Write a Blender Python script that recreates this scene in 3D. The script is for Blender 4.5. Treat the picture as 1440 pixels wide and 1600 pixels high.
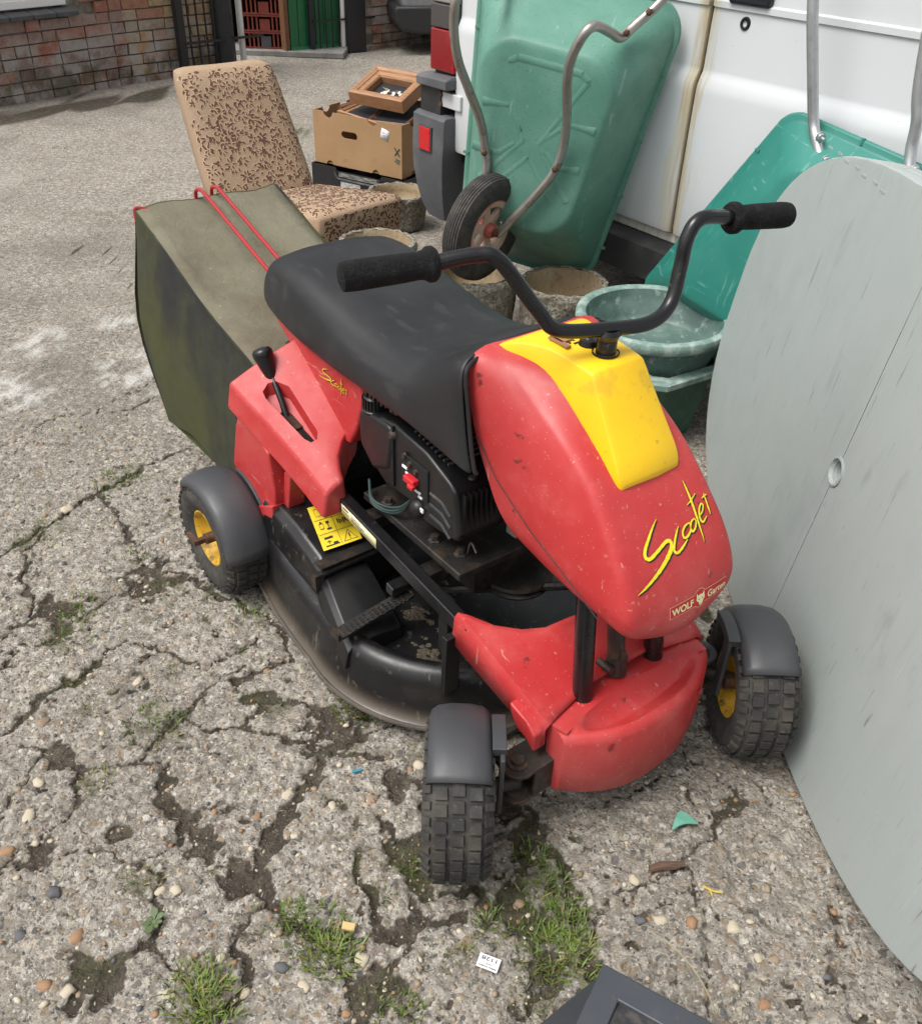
import bpy, bmesh, math, random
import numpy as np
from mathutils import Vector, Matrix
from mathutils.bvhtree import BVHTree
random.seed(7); rng = np.random.default_rng(11)
for o in list(bpy.data.objects): bpy.data.objects.remove(o)
scn = bpy.context.scene; COL = scn.collection
PI = math.pi; R = math.radians

# ------------------------------------------------------------------ camera, sky, sun, exposure
cd = bpy.data.cameras.new('camera'); cam = bpy.data.objects.new('camera', cd); COL.objects.link(cam)
cd.sensor_fit = 'HORIZONTAL'; cd.sensor_width = 36; cd.lens = 36.0; cd.clip_start = .02; cd.clip_end = 300
p_, r_ = R(35.5), R(2.0)
fw = Vector((0, math.cos(p_), -math.sin(p_))); rt0 = Vector((1, 0, 0)); up0 = rt0.cross(fw)
rt = math.cos(r_)*rt0 + math.sin(r_)*up0; upv = -math.sin(r_)*rt0 + math.cos(r_)*up0
cam.matrix_world = Matrix(((rt.x, upv.x, -fw.x, 0), (rt.y, upv.y, -fw.y, 0), (rt.z, upv.z, -fw.z, 1.5), (0, 0, 0, 1)))
scn.camera = cam
SUN_EL, SUN_AZ = R(60), R(-118)          # azimuth measured from +Y towards +X
w = bpy.data.worlds.new('World'); scn.world = w; w.use_nodes = True
nt = w.node_tree; nt.nodes.clear()
sky = nt.nodes.new('ShaderNodeTexSky'); sky.sky_type = 'NISHITA'; sky.sun_disc = False
sky.sun_elevation = SUN_EL; sky.sun_rotation = SUN_AZ; sky.dust_density = 6; sky.air_density = 1.0; sky.ozone_density = .6
hs = nt.nodes.new('ShaderNodeHueSaturation'); hs.inputs['Saturation'].default_value = .22
bg = nt.nodes.new('ShaderNodeBackground'); bg.inputs['Strength'].default_value = .14
wo = nt.nodes.new('ShaderNodeOutputWorld')
nt.links.new(sky.outputs[0], hs.inputs['Color']); nt.links.new(hs.outputs[0], bg.inputs[0]); nt.links.new(bg.outputs[0], wo.inputs[0])
ld = bpy.data.lights.new('sun', 'SUN'); ld.energy = 1.5; ld.angle = R(28); ld.color = (1, .96, .9)
sun = bpy.data.objects.new('sun', ld); COL.objects.link(sun)
sd = Vector((math.sin(SUN_AZ)*math.cos(SUN_EL), math.cos(SUN_AZ)*math.cos(SUN_EL), math.sin(SUN_EL)))
sun.rotation_euler = sd.to_track_quat('Z', 'Y').to_euler()
vs = scn.view_settings; vs.view_transform = 'Standard'; vs.look = 'None'; vs.exposure = 0.40; vs.gamma = 1; vs.use_curve_mapping = False

# ------------------------------------------------------------------ helpers
class MB:
    def __init__(s): s.v = []; s.f = []
    def add(s, vs, fs, M=None):
        n = len(s.v)
        for p in vs:
            p = Vector(p); s.v.append(tuple(M @ p) if M else tuple(p))
        s.f += [tuple(i+n for i in f) for f in fs]; return s
    def box(s, c, d, M=None, taper=1.0):
        x, y, z = (k/2 for k in d); t = taper
        vs = [(c[0]+sx*x*(t if sz > 0 else 1), c[1]+sy*y*(t if sz > 0 else 1), c[2]+sz*z) for sz in (-1, 1) for sx, sy in ((-1, -1), (1, -1), (1, 1), (-1, 1))]
        return s.add(vs, [(3, 2, 1, 0), (4, 5, 6, 7), (0, 1, 5, 4), (1, 2, 6, 5), (2, 3, 7, 6), (3, 0, 4, 7)], M)
    def tube(s, path, r, n=12, M=None, caps=True):
        P = [Vector(p) for p in path]; rr = r if isinstance(r, (list, tuple)) else [r]*len(P)
        t0 = (P[1]-P[0]).normalized(); a = t0.orthogonal().normalized(); vs = []; prev = t0
        for i, p in enumerate(P):
            t = (P[min(i+1, len(P)-1)]-P[max(i-1, 0)]).normalized()
            a = (prev.rotation_difference(t) @ a); a = (a - t*a.dot(t)).normalized(); b = t.cross(a); prev = t
            for k in range(n):
                an = 2*PI*k/n; vs.append(p + (a*math.cos(an)+b*math.sin(an))*rr[i])
        fs = [(i*n+k, i*n+(k+1) % n, (i+1)*n+(k+1) % n, (i+1)*n+k) for i in range(len(P)-1) for k in range(n)]
        if caps: fs += [tuple(range(n))[::-1], tuple((len(P)-1)*n+k for k in range(n))]
        return s.add(vs, fs, M)
    def cyl(s, p, q, r, n=16, M=None): return s.tube([p, q], r, n, M)
    def lathe(s, prof, n=32, M=None, a0=0, a1=2*PI):       # profile of (radius, height) about local Z
        full = abs(a1-a0-2*PI) < 1e-6; m = n if full else n+1; vs = []
        for k in range(m):
            an = a0+(a1-a0)*k/n
            for r, z in prof: vs.append((r*math.cos(an), r*math.sin(an), z))
        L = len(prof); fs = []
        for k in range(n):
            k2 = (k+1) % m
            for j in range(L-1): fs.append((k*L+j, k2*L+j, k2*L+j+1, k*L+j+1))
        return s.add(vs, fs, M)
    def loft(s, rings, closed=True, cap0=False, cap1=False, M=None):
        n = len(rings[0]); vs = [p for r in rings for p in r]; fs = []
        for i in range(len(rings)-1):
            for k in range(n if closed else n-1):
                k2 = (k+1) % n; fs.append((i*n+k, i*n+k2, (i+1)*n+k2, (i+1)*n+k))
        if cap0: fs.append(tuple(range(n))[::-1])
        if cap1: fs.append(tuple((len(rings)-1)*n+k for k in range(n)))
        return s.add(vs, fs, M)
    def prism(s, poly, a, b, ax='y', M=None):             # polygon extruded along an axis from a to b
        f = {'y': lambda p, t: (p[0], t, p[1]), 'z': lambda p, t: (p[0], p[1], t), 'x': lambda p, t: (t, p[0], p[1])}[ax]
        n = len(poly); vs = [f(p, a) for p in poly]+[f(p, b) for p in poly]
        fs = [tuple(range(n))[::-1], tuple(range(n, 2*n))]+[(k, (k+1) % n, n+(k+1) % n, n+k) for k in range(n)]
        return s.add(vs, fs, M)
    def mesh(s, name):
        me = bpy.data.meshes.new(name); me.from_pydata(s.v, [], s.f); me.update(); return me
    def build(s, name, mat, parent=None, smooth=True, bevel=0, seg=3, sub=0, ang=40, solid=0, kind=None, fixn=True, label=None):
        me = s.mesh(name)
        bm = bmesh.new(); bm.from_mesh(me)
        if fixn: bmesh.ops.recalc_face_normals(bm, faces=bm.faces)
        for f in bm.faces: f.smooth = smooth
        if smooth and not sub:
            for e in bm.edges:
                if len(e.link_faces) == 2 and e.calc_face_angle(0) > R(ang): e.smooth = False
        bm.to_mesh(me); bm.free(); me.update()
        return link(name, me, mat, parent, bevel, seg, sub, solid, kind, label)
def link(name, me, mat, parent=None, bevel=0, seg=3, sub=0, solid=0, kind=None, label=None):
    o = bpy.data.objects.new(name, me); COL.objects.link(o)
    if mat: me.materials.append(mat)
    if parent: o.parent = parent
    if solid:
        m = o.modifiers.new('solid', 'SOLIDIFY'); m.thickness = solid; m.offset = -1
    if bevel:
        m = o.modifiers.new('bevel', 'BEVEL'); m.width = bevel; m.segments = seg; m.limit_method = 'ANGLE'; m.angle_limit = R(35); m.harden_normals = True
    if sub:
        m = o.modifiers.new('sub', 'SUBSURF'); m.levels = sub; m.render_levels = sub
    if kind: o['kind'] = kind
    if label: o['label'] = label
    return o
def tag(o, label, cat, group=None):
    o['label'] = label; o['category'] = cat
    if group: o['group'] = group
    return o
def thing(name, label, cat, M=None, group=None):
    o = bpy.data.objects.new(name, None); COL.objects.link(o); o.empty_display_size = .05
    if M is not None: o.matrix_world = M
    return tag(o, label, cat, group)
def frame(o, x, y, z):
    x, y, z, o = Vector(x), Vector(y), Vector(z), Vector(o)
    return Matrix(((x.x, y.x, z.x, o.x), (x.y, y.y, z.y, o.y), (x.z, y.z, z.z, o.z), (0, 0, 0, 1)))
def T(x, y, z): return Matrix.Translation((x, y, z))
def fillet(P, r, n=6):
    P = [Vector(p) for p in P]; out = [P[0]]
    for i in range(1, len(P)-1):
        a, b, c = P[i-1], P[i], P[i+1]; d1 = (a-b); d2 = (c-b); q = min(r, d1.length*.48, d2.length*.48)
        s, e = b+d1.normalized()*q, b+d2.normalized()*q
        for k in range(n+1):
            t = k/n; out.append(s*(1-t)**2+b*2*t*(1-t)+e*t*t)
    out.append(P[-1]); return out
def spline(P, n=6):
    P = [Vector(p) for p in P]; Q = [P[0]*2-P[1]]+P+[P[-1]*2-P[-2]]; out = []
    for i in range(1, len(Q)-2):
        a, b, c, d = Q[i-1:i+3]
        for k in range(n):
            t = k/n; out.append(.5*((2*b)+(c-a)*t+(2*a-5*b+4*c-d)*t*t+(3*b-a-3*c+d)*t**3))
    out.append(P[-1]); return out
def srgb(r, g, b):
    f = lambda c: (c/255/12.92) if c/255 <= .04045 else ((c/255+.055)/1.055)**2.4
    return (f(r), f(g), f(b))

# ------------------------------------------------------------------ materials
def mat(name, col, rough=.5, metal=0, spec=.5, layers=(), bump=(), rvar=.12, coat=0, obrand=0):
    """layers: (kind, scale, lo, hi, colour, amount, stretch) ; bump: (kind, scale, strength, distance)"""
    m = bpy.data.materials.new(name); m.use_nodes = True; t = m.node_tree; N = t.nodes; L = t.links
    b = N['Principled BSDF']; b.inputs['Roughness'].default_value = rough; b.inputs['Metallic'].default_value = metal
    b.inputs['Specular IOR Level'].default_value = spec; b.inputs['Coat Weight'].default_value = coat; b.inputs['Coat Roughness'].default_value = .15
    tc = N.new('ShaderNodeTexCoord'); base = None
    vec = tc.outputs['Object']
    if obrand:
        oi = N.new('ShaderNodeObjectInfo'); va = N.new('ShaderNodeVectorMath'); va.operation = 'SCALE'; va.inputs[3].default_value = 0
        cx = N.new('ShaderNodeCombineXYZ'); mu = N.new('ShaderNodeMath'); mu.operation = 'MULTIPLY'; mu.inputs[1].default_value = 37.
        L.new(oi.outputs['Random'], mu.inputs[0]); L.new(mu.outputs[0], cx.inputs[0]); L.new(mu.outputs[0], cx.inputs[2])
        ad = N.new('ShaderNodeVectorMath'); L.new(vec, ad.inputs[0]); L.new(cx.outputs[0], ad.inputs[1]); vec = ad.outputs[0]
    rgb = N.new('ShaderNodeRGB'); rgb.outputs[0].default_value = (*col, 1); cur = rgb.outputs[0]
    def tex(kind, scale, stretch=None):
        v = vec
        if stretch:
            mp = N.new('ShaderNodeMapping'); mp.inputs['Scale'].default_value = stretch[:3]
            if len(stretch) > 3: mp.inputs['Rotation'].default_value = stretch[3:6]
            L.new(v, mp.inputs[0]); v = mp.outputs[0]
        if kind == 'noise':
            n = N.new('ShaderNodeTexNoise'); n.inputs['Scale'].default_value = scale; n.inputs['Detail'].default_value = 6; n.inputs['Roughness'].default_value = .62
            L.new(v, n.inputs['Vector']); return n.outputs['Fac']
        if kind == 'voro':
            n = N.new('ShaderNodeTexVoronoi'); n.inputs['Scale'].default_value = scale; L.new(v, n.inputs['Vector']); return n.outputs['Distance']
        if kind == 'edge':
            n = N.new('ShaderNodeTexVoronoi'); n.feature = 'DISTANCE_TO_EDGE'; n.inputs['Scale'].default_value = scale; L.new(v, n.inputs['Vector']); return n.outputs['Distance']
        if kind == 'wave':
            n = N.new('ShaderNodeTexWave'); n.inputs['Scale'].default_value = scale; n.inputs['Distortion'].default_value = .5; L.new(v, n.inputs['Vector']); return n.outputs['Fac']
        if kind == 'posz':
            sp = N.new('ShaderNodeSeparateXYZ'); L.new(v, sp.inputs[0]); return sp.outputs[2]
        if kind == 'up':
            g = N.new('ShaderNodeNewGeometry'); sp = N.new('ShaderNodeSeparateXYZ'); L.new(g.outputs['Normal'], sp.inputs[0]); return sp.outputs[2]
        if kind == 'gap':
            sp = N.new('ShaderNodeSeparateXYZ'); L.new(tc.outputs['Object'], sp.inputs[0]); a = N.new('ShaderNodeMath'); a.inputs[1].default_value = 1.302; L.new(sp.outputs[0], a.inputs[0]); b_ = N.new('ShaderNodeMath'); b_.operation = 'ABSOLUTE'; L.new(a.outputs[0], b_.inputs[0])
            n = N.new('ShaderNodeTexNoise'); n.inputs['Scale'].default_value = scale; n.inputs['Detail'].default_value = 5; L.new(v, n.inputs['Vector']); m2 = N.new('ShaderNodeMath'); m2.operation = 'MULTIPLY_ADD'; m2.inputs[1].default_value = -.17; L.new(n.outputs[0], m2.inputs[0]); L.new(b_.outputs[0], m2.inputs[2]); return m2.outputs[0]
        if kind == 'rand':
            oi = N.new('ShaderNodeObjectInfo'); return oi.outputs['Random']
    rsum = None
    for ly in layers:
        kind, scale, lo, hi, c2, amt = ly[:6]; st = ly[6] if len(ly) > 6 else None
        f = tex(kind, scale, st)
        mr = N.new('ShaderNodeMapRange'); mr.interpolation_type = 'SMOOTHSTEP'
        mr.inputs[1].default_value = min(lo, hi); mr.inputs[2].default_value = max(lo, hi)
        mr.inputs[3].default_value = 0 if lo < hi else amt; mr.inputs[4].default_value = amt if lo < hi else 0
        L.new(f, mr.inputs[0])
        mx = N.new('ShaderNodeMix'); mx.data_type = 'RGBA'; L.new(mr.outputs[0], mx.inputs[0]); L.new(cur, mx.inputs[6]); mx.inputs[7].default_value = (*c2, 1)
        cur = mx.outputs[2]
    L.new(cur, b.inputs['Base Color'])
    if rvar:
        f = tex('noise', 14); mr = N.new('ShaderNodeMapRange'); mr.inputs[1].default_value = .3; mr.inputs[2].default_value = .7
        mr.inputs[3].default_value = max(.03, rough-rvar); mr.inputs[4].default_value = min(1, rough+rvar); L.new(f, mr.inputs[0]); L.new(mr.outputs[0], b.inputs['Roughness'])
    nrm = None
    for bp in bump:
        kind, scale, stg, dist = bp[:4]; st = bp[4] if len(bp) > 4 else None
        bn = N.new('ShaderNodeBump'); bn.inputs['Strength'].default_value = stg; bn.inputs['Distance'].default_value = dist
        L.new(tex(kind, scale, st), bn.inputs['Height'])
        if nrm: L.new(nrm, bn.inputs['Normal'])
        nrm = bn.outputs[0]
    if nrm: L.new(nrm, b.inputs['Normal'])
    return m
M_ = {}
M_['red'] = mat('faded_red_plastic', (.44, .028, .030), .42, spec=.45, layers=[('noise', 5, .35, .75, (.52, .060, .058), .7), ('noise', 3, .48, .78, (.55, .15, .14), .55, (1, 1, .4)), ('noise', 11, .5, .72, (.56, .10, .095), .5), ('noise', 60, .64, .72, (.56, .30, .27), .5), ('voro', 110, .10, .04, (.66, .50, .46), .6), ('noise', 24, .66, .71, (.05, .025, .02), .75), ('noise', 7, .665, .685, (.60, .30, .28), .55, (1, 9, 9, .4, .3, .2)), ('noise', 8, .675, .69, (.60, .34, .30), .5, (9, 9, 1, -.3, .5, .1)), ('noise', 9, .68, .695, (.16, .03, .03), .5, (9, 1, 7, .2, -.4, .6))], bump=[('noise', 260, .08, .001), ('noise', 12, .05, .004)])
M_['redglossy'] = mat('red_metal_paint', (.36, .02, .025), .35, layers=[('noise', 40, .6, .75, (.16, .03, .02), .6)])
M_['yellow'] = mat('yellow_plastic', (.90, .56, .010), .42, layers=[('noise', 6, .4, .8, (.82, .47, .012), .6), ('noise', 45, .66, .73, (.25, .13, .02), .7), ('voro', 120, .09, .03, (.2, .1, .02), .7), ('noise', 8, .67, .69, (.45, .27, .03), .6, (1, 8, 8, .3, .3, 0)), ('noise', 14, .60, .70, (.60, .36, .03), .5)], bump=[('noise', 250, .06, .001)])
M_['yellowrim'] = mat('yellow_rim_paint', (.62, .36, .02), .5, layers=[('noise', 26, .48, .62, (.20, .11, .025), .85), ('noise', 60, .6, .68, (.05, .03, .02), .8)])
M_['seat'] = mat('black_vinyl', (.013, .0135, .015), .46, spec=.42, layers=[('noise', 6, .42, .8, (.028, .029, .031), .8), ('noise', 14, .58, .66, (.075, .073, .07), .22, (.6, 2.2, 1)), ('voro', 60, .035, .015, (.3, .3, .3), .6)], bump=[('voro', 700, .12, .0008), ('noise', 9, .1, .006)], rvar=.1)
M_['blackplastic'] = mat('black_plastic', (.008, .008, .009), .36, layers=[('noise', 8, .5, .8, (.018, .017, .016), .8), ('noise', 60, .64, .72, (.05, .045, .04), .4)], bump=[('noise', 300, .06, .001)])
M_['deck'] = mat('black_deck_plastic', (.008, .008, .009), .34, layers=[('noise', 6, .52, .75, (.040, .035, .028), .6), ('posz', 1, .10, .05, (.10, .08, .058), .85), ('noise', 40, .6, .7, (.10, .085, .065), .55), ('noise', 14, .62, .66, (.13, .115, .095), .5, (3, 3, .5))], bump=[('noise', 90, .1, .002)])
M_['rimdirt'] = mat('worn_metal_rim', (.085, .072, .058), .75, layers=[('noise', 18, .4, .65, (.05, .042, .035), .9), ('noise', 70, .58, .7, (.24, .20, .16), .6)], bump=[('noise', 120, .3, .002)])
M_['grease'] = mat('greasy_dirty_metal', (.028, .023, .02), .55, layers=[('noise', 26, .45, .65, (.085, .052, .032), .8), ('noise', 70, .6, .7, (.14, .09, .06), .5)], bump=[('noise', 140, .4, .003)])
M_['darkgrease'] = mat('oily_black_metal', (.012, .011, .010), .5, layers=[('noise', 26, .5, .68, (.05, .034, .022), .7), ('noise', 70, .62, .72, (.09, .065, .045), .5)], bump=[('noise', 140, .4, .003)])
M_['blackmetal'] = mat('black_painted_metal', (.008, .008, .009), .30, layers=[('noise', 30, .6, .75, (.06, .05, .045), .5), ('noise', 9, .5, .8, (.03, .03, .03), .7)])
M_['tubeblk'] = mat('black_handlebar_paint', (.009, .009, .010), .26, layers=[('noise', 22, .62, .7, (.08, .07, .065), .7, (1, 1, 1))])
M_['rubber'] = mat('foam_grip_rubber', (.010, .010, .011), .85, spec=.25, bump=[('noise', 45, 1, .008, (1, 5, 5)), ('noise', 160, .3, .001)], layers=[('noise', 60, .5, .7, (.03, .03, .03), .6)])
M_['tyre'] = mat('tyre_rubber', (.028, .027, .026), .82, layers=[('noise', 18, .42, .7, (.085, .075, .06), .75), ('noise', 90, .58, .7, (.17, .15, .12), .5)], bump=[('noise', 200, .3, .0015)])
M_['mudguard'] = mat('grey_black_mudguard', (.048, .051, .056), .46, layers=[('noise', 9, .45, .75, (.075, .075, .078), .7), ('noise', 5, .62, .75, (.20, .18, .15), .6), ('noise', 100, .66, .74, (.2, .19, .17), .4)], bump=[('noise', 200, .08, .001)])
M_['steel'] = mat('dull_galvanised_tube', (.38, .36, .33), .42, metal=.75, layers=[('noise', 26, .55, .68, (.17, .13, .10), .7), ('noise', 6, .45, .7, (.28, .24, .19), .6)])
M_['galv'] = mat('bright_galvanised_tube', (.52, .54, .55), .38, metal=.8, layers=[('noise', 60, .5, .7, (.4, .42, .43), .7)])
M_['rust'] = mat('rusty_bolt', (.07, .035, .02), .8, layers=[('noise', 80, .5, .65, (.15, .07, .035), .8)])
M_['catchtop'] = mat('olive_canvas_top', (.135, .122, .080), .9, layers=[('noise', 4, .35, .7, (.20, .190, .132), .9), ('noise', 2.2, .44, .70, (.105, .072, .048), .8), ('noise', 9, .6, .72, (.085, .09, .045), .5), ('voro', 26, .06, .03, (.5, .5, .42), .7), ('noise', 300, .5, .75, (.06, .055, .035), .5)], bump=[('wave', 170, .25, .0012), ('wave', 170, .25, .0012, (1, 1, 1, 0, 0, 1.57)), ('noise', 7, .45, .03)])
M_['catchside'] = mat('mossy_black_mesh', (.020, .021, .020), .9, layers=[('noise', 3.2, .43, .66, (.085, .09, .018), .65, (1, 1, .5)), ('noise', 9, .5, .7, (.055, .058, .03), .6)], bump=[('wave', 130, .5, .002, (1, 1, 1, 0, .6, 0)), ('wave', 130, .5, .002, (1, 1, 1, 0, -.8, 0))])
M_['van'] = mat('white_van_paint', (.58, .605, .62), .22, spec=.5, coat=.3, layers=[('noise', 3, .45, .75, (.56, .585, .585), .6), ('noise', 7, .6, .8, (.55, .53, .45), .35, (4, 4, .25)), ('voro', 24, .035, .02, (.10, .06, .04), .8), ('gap', 9, -.03, -.06, (.58, .53, .38), .6, (4, 1, .22)), ('gap', 14, -.050, -.080, (.46, .33, .15), .55, (5, 1, .3))], rvar=.05)
M_['vanstain'] = mat('rust_streaked_paint', (.70, .70, .66), .3, layers=[('noise', 8, .38, .66, (.56, .50, .34), .8, (6, 6, .3)), ('noise', 22, .55, .68, (.40, .27, .11), .6, (5, 5, .3))])
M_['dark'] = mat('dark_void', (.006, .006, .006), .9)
M_['bumper'] = mat('grey_bumper_plastic', (.085, .088, .095), .55, layers=[('noise', 7, .45, .75, (.14, .14, .15), .8), ('noise', 70, .6, .7, (.19, .19, .19), .4)], bump=[('noise', 240, .1, .001)])
M_['bumperblk'] = mat('black_step_plastic', (.024, .024, .025), .6, layers=[('noise', 14, .5, .75, (.06, .058, .055), .7)])
M_['lens'] = mat('red_lamp_lens', (.22, .008, .012), .15, coat=.4, layers=[('noise', 9, .45, .7, (.42, .012, .02), .6)], bump=[('wave', 60, .25, .002)])
M_['reflector'] = mat('red_reflector', (.55, .015, .02), .2, bump=[('voro', 160, .5, .002)], layers=[('noise', 50, .5, .7, (.4, .01, .012), .6)])
M_['smoke'] = mat('smoked_lamp_lens', (.06, .055, .055), .15, coat=.4, bump=[('wave', 60, .25, .002)])
M_['clear'] = mat('clear_lamp_lens', (.32, .28, .27), .15, coat=.4, bump=[('wave', 70, .4, .002)])
GREEN1 = dict(layers=[('noise', 4, .35, .75, (.17, .34, .27), .7), ('noise', 160, .56, .70, (.05, .10, .08), .6), ('noise', 7, .6, .75, (.06, .15, .115), .5), ('voro', 16, .03, .015, (.4, .5, .45), .5), ('noise', 6, .655, .675, (.28, .42, .36), .5, (6, .8, 1, .3, .2, .6))], bump=[('noise', 160, .1, .001), ('noise', 8, .06, .006)])
M_['green'] = mat('weathered_green_tray', (.085, .235, .180), .5, **GREEN1)
M_['teal'] = mat('teal_barrow_tray', (.022, .185, .150), .46, layers=[('noise', 5, .4, .75, (.035, .22, .18), .7), ('noise', 9, .62, .66, (.2, .4, .36), .4, (8, 1, 1, .2, .3, .8)), ('noise', 6, .64, .67, (.24, .45, .4), .35, (1, 7, 1, .5, .2, .3))], bump=[('noise', 200, .05, .001)])
M_['bowl'] = mat('scuffed_green_plastic', (.075, .13, .115), .55, layers=[('noise', 9, .4, .7, (.15, .22, .195), .7), ('noise', 30, .55, .70, (.36, .44, .40), .6), ('noise', 5, .6, .75, (.04, .075, .068), .7)], bump=[('noise', 160, .15, .001)])
M_['bowlrim'] = mat('chalky_green_rim', (.16, .25, .22), .6, layers=[('noise', 22, .45, .66, (.40, .48, .44), .75), ('noise', 8, .6, .75, (.08, .14, .12), .7)], bump=[('noise', 160, .15, .001)])
M_['planter'] = mat('dark_green_plastic', (.035, .095, .06), .5, layers=[('noise', 9, .45, .7, (.075, .16, .11), .7), ('noise', 40, .6, .72, (.2, .3, .23), .4)])
M_['stone'] = mat('mossy_cast_stone', (.21, .19, .15), .92, layers=[('noise', 60, .42, .62, (.42, .39, .33), .8), ('noise', 90, .50, .62, (.055, .05, .038), .8), ('noise', 7, .5, .7, (.12, .105, .07), .7), ('noise', 16, .62, .72, (.16, .15, .045), .5)], bump=[('noise', 60, 1, .012), ('noise', 180, .8, .004)])
M_['stonein'] = mat('stained_pot_inside', (.27, .20, .115), .9, layers=[('noise', 8, .4, .7, (.36, .31, .22), .8), ('noise', 50, .52, .68, (.16, .10, .05), .7)], bump=[('noise', 110, .6, .005)])
M_['table'] = mat('grey_plastic_table', (.345, .385, .372), .5, layers=[('noise', 5, .38, .7, (.365, .405, .395), .55, (3, 1, .45)), ('noise', 20, .55, .72, (.27, .305, .30), .4, (6, 6, .35)), ('noise', 12, .655, .675, (.13, .15, .15), .6, (7, 7, .35, 0, .25, 0)), ('noise', 14, .665, .68, (.12, .14, .14), .65, (6, 6, .5, 0, .9, 0)), ('noise', 16, .675, .69, (.14, .16, .16), .65, (7, 7, .6, 0, -.6, 0)), ('noise', 15, .665, .685, (.50, .53, .52), .4, (8, 8, .4, 0, .2, 0)), ('noise', 90, .62, .72, (.24, .28, .28), .5), ('noise', 160, .66, .72, (.15, .17, .17), .5), ('noise', 2.5, .55, .8, (.22, .255, .25), .6), ('noise', 6, .58, .74, (.235, .27, .265), .5, (2.5, 1, .8))], bump=[('noise', 260, .08, .001)])
M_['card'] = mat('brown_cardboard', (.34, .205, .10), .85, layers=[('noise', 5, .4, .7, (.39, .245, .125), .8), ('noise', 60, .55, .7, (.28, .165, .08), .5), ('noise', 8, .62, .75, (.24, .14, .07), .5)], bump=[('wave', 60, .08, .001)])
M_['blackcard'] = mat('black_printed_card', (.013, .013, .015), .4, layers=[('noise', 20, .6, .75, (.06, .06, .06), .5)])
M_['paper'] = mat('white_paper', (.75, .76, .78), .7, layers=[('noise', 30, .55, .75, (.55, .56, .6), .5)])
M_['greylabel'] = mat('grey_printed_label', (.5, .5, .48), .7, layers=[('noise', 90, .45, .6, (.22, .22, .22), .7)])
M_['ink'] = mat('black_ink', (.02, .02, .022), .7)
M_['yink'] = mat('yellow_sticker', (.78, .58, .03), .5, layers=[('noise', 30, .5, .7, (.62, .44, .03), .6), ('noise', 80, .66, .72, (.2, .16, .05), .7)])
M_['ylett'] = mat('yellow_lettering', (.85, .72, .02), .45, layers=[('edge', 150, .02, .005, (.25, .18, .01), .6), ('noise', 60, .6, .7, (.7, .5, .02), .6)])
M_['cream'] = mat('cream_print', (.82, .76, .45), .5)
M_['badge'] = mat('red_badge', (.50, .012, .012), .4)
M_['wood'] = mat('oak_frame_wood', (.36, .19, .095), .5, layers=[('noise', 14, .4, .65, (.25, .12, .055), .8, (1, 9, 9))])
M_['wooddk'] = mat('dark_frame_wood', (.17, .075, .035), .45, layers=[('noise', 14, .4, .65, (.10, .045, .022), .8, (1, 9, 9))])
M_['mount'] = mat('dark_picture_mount', (.012, .013, .017), .6)
M_['petal'] = mat('white_petal', (.72, .70, .62), .6)
M_['leafdry'] = mat('dry_leaf_stalk', (.30, .27, .16), .7)
M_['chairside'] = mat('tan_chair_side', (.33, .22, .125), .95, layers=[('noise', 300, .4, .7, (.24, .155, .085), .7)])
M_['iron'] = mat('black_gate_iron', (.012, .012, .014), .45, layers=[('noise', 20, .6, .75, (.05, .04, .035), .6)])
M_['whitepipe'] = mat('white_pipe_paint', (.68, .67, .63), .5, layers=[('noise', 12, .55, .75, (.35, .30, .22), .6)])
M_['crate'] = mat('brown_red_crate', (.16, .030, .020), .5, layers=[('noise', 12, .5, .75, (.22, .05, .035), .6)])
M_['door'] = mat('green_door_paint', (.012, .125, .045), .4, layers=[('noise', 5, .5, .75, (.02, .16, .065), .7), ('noise', 40, .66, .74, (.05, .1, .06), .5)])
M_['mortar'] = mat('old_mortar', (.23, .205, .17), .95, layers=[('noise', 14, .45, .65, (.12, .105, .08), .8), ('posz', 1, .35, .05, (.10, .095, .065), .7)], bump=[('noise', 90, .6, .006)])
M_['silltile'] = mat('dark_sill_brick', (.075, .077, .082), .6, layers=[('noise', 10, .45, .7, (.12, .12, .125), .8)], obrand=1)
M_['frame'] = mat('white_window_paint', (.78, .78, .76), .4, layers=[('noise', 12, .6, .8, (.5, .48, .42), .5)])
M_['glass'] = mat('dark_window_glass', (.03, .035, .04), .06)
M_['carpaint'] = mat('grey_car_paint', (.20, .205, .215), .25, coat=.4)
M_['carblk'] = mat('black_car_trim', (.02, .02, .022), .5)
M_['plasticfrag'] = mat('sea_green_plastic', (.13, .36, .27), .5, layers=[('noise', 60, .5, .7, (.2, .42, .34), .6)])
M_['bark'] = mat('brown_wood_bit', (.13, .075, .05), .9, layers=[('noise', 40, .4, .6, (.07, .04, .028), .8, (1, 8, 8))], bump=[('noise', 60, .6, .004, (1, 8, 8))])
M_['boxmetal'] = mat('dark_painted_tin', (.05, .056, .066), .38, layers=[('noise', 9, .5, .75, (.085, .09, .10), .6), ('noise', 90, .66, .74, (.2, .2, .2), .4)])
M_['boxlid'] = mat('worn_black_lid', (.022, .022, .024), .5, layers=[('noise', 30, .45, .62, (.075, .07, .065), .8), ('noise', 9, .55, .7, (.12, .11, .10), .5)])
M_['brass'] = mat('tarnished_brass', (.5, .36, .13), .35, metal=.9, layers=[('noise', 60, .5, .7, (.2, .13, .06), .7)])
M_['spring'] = mat('oily_spring_steel', (.16, .14, .12), .45, metal=.6, layers=[('noise', 40, .5, .7, (.08, .05, .03), .7)])
M_['alloy'] = mat('dull_alloy', (.20, .19, .18), .5, metal=.5)
M_['wheelcream'] = mat('faded_cream_wheel', (.55, .40, .31), .6, layers=[('noise', 12, .45, .7, (.45, .20, .15), .6)])
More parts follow.
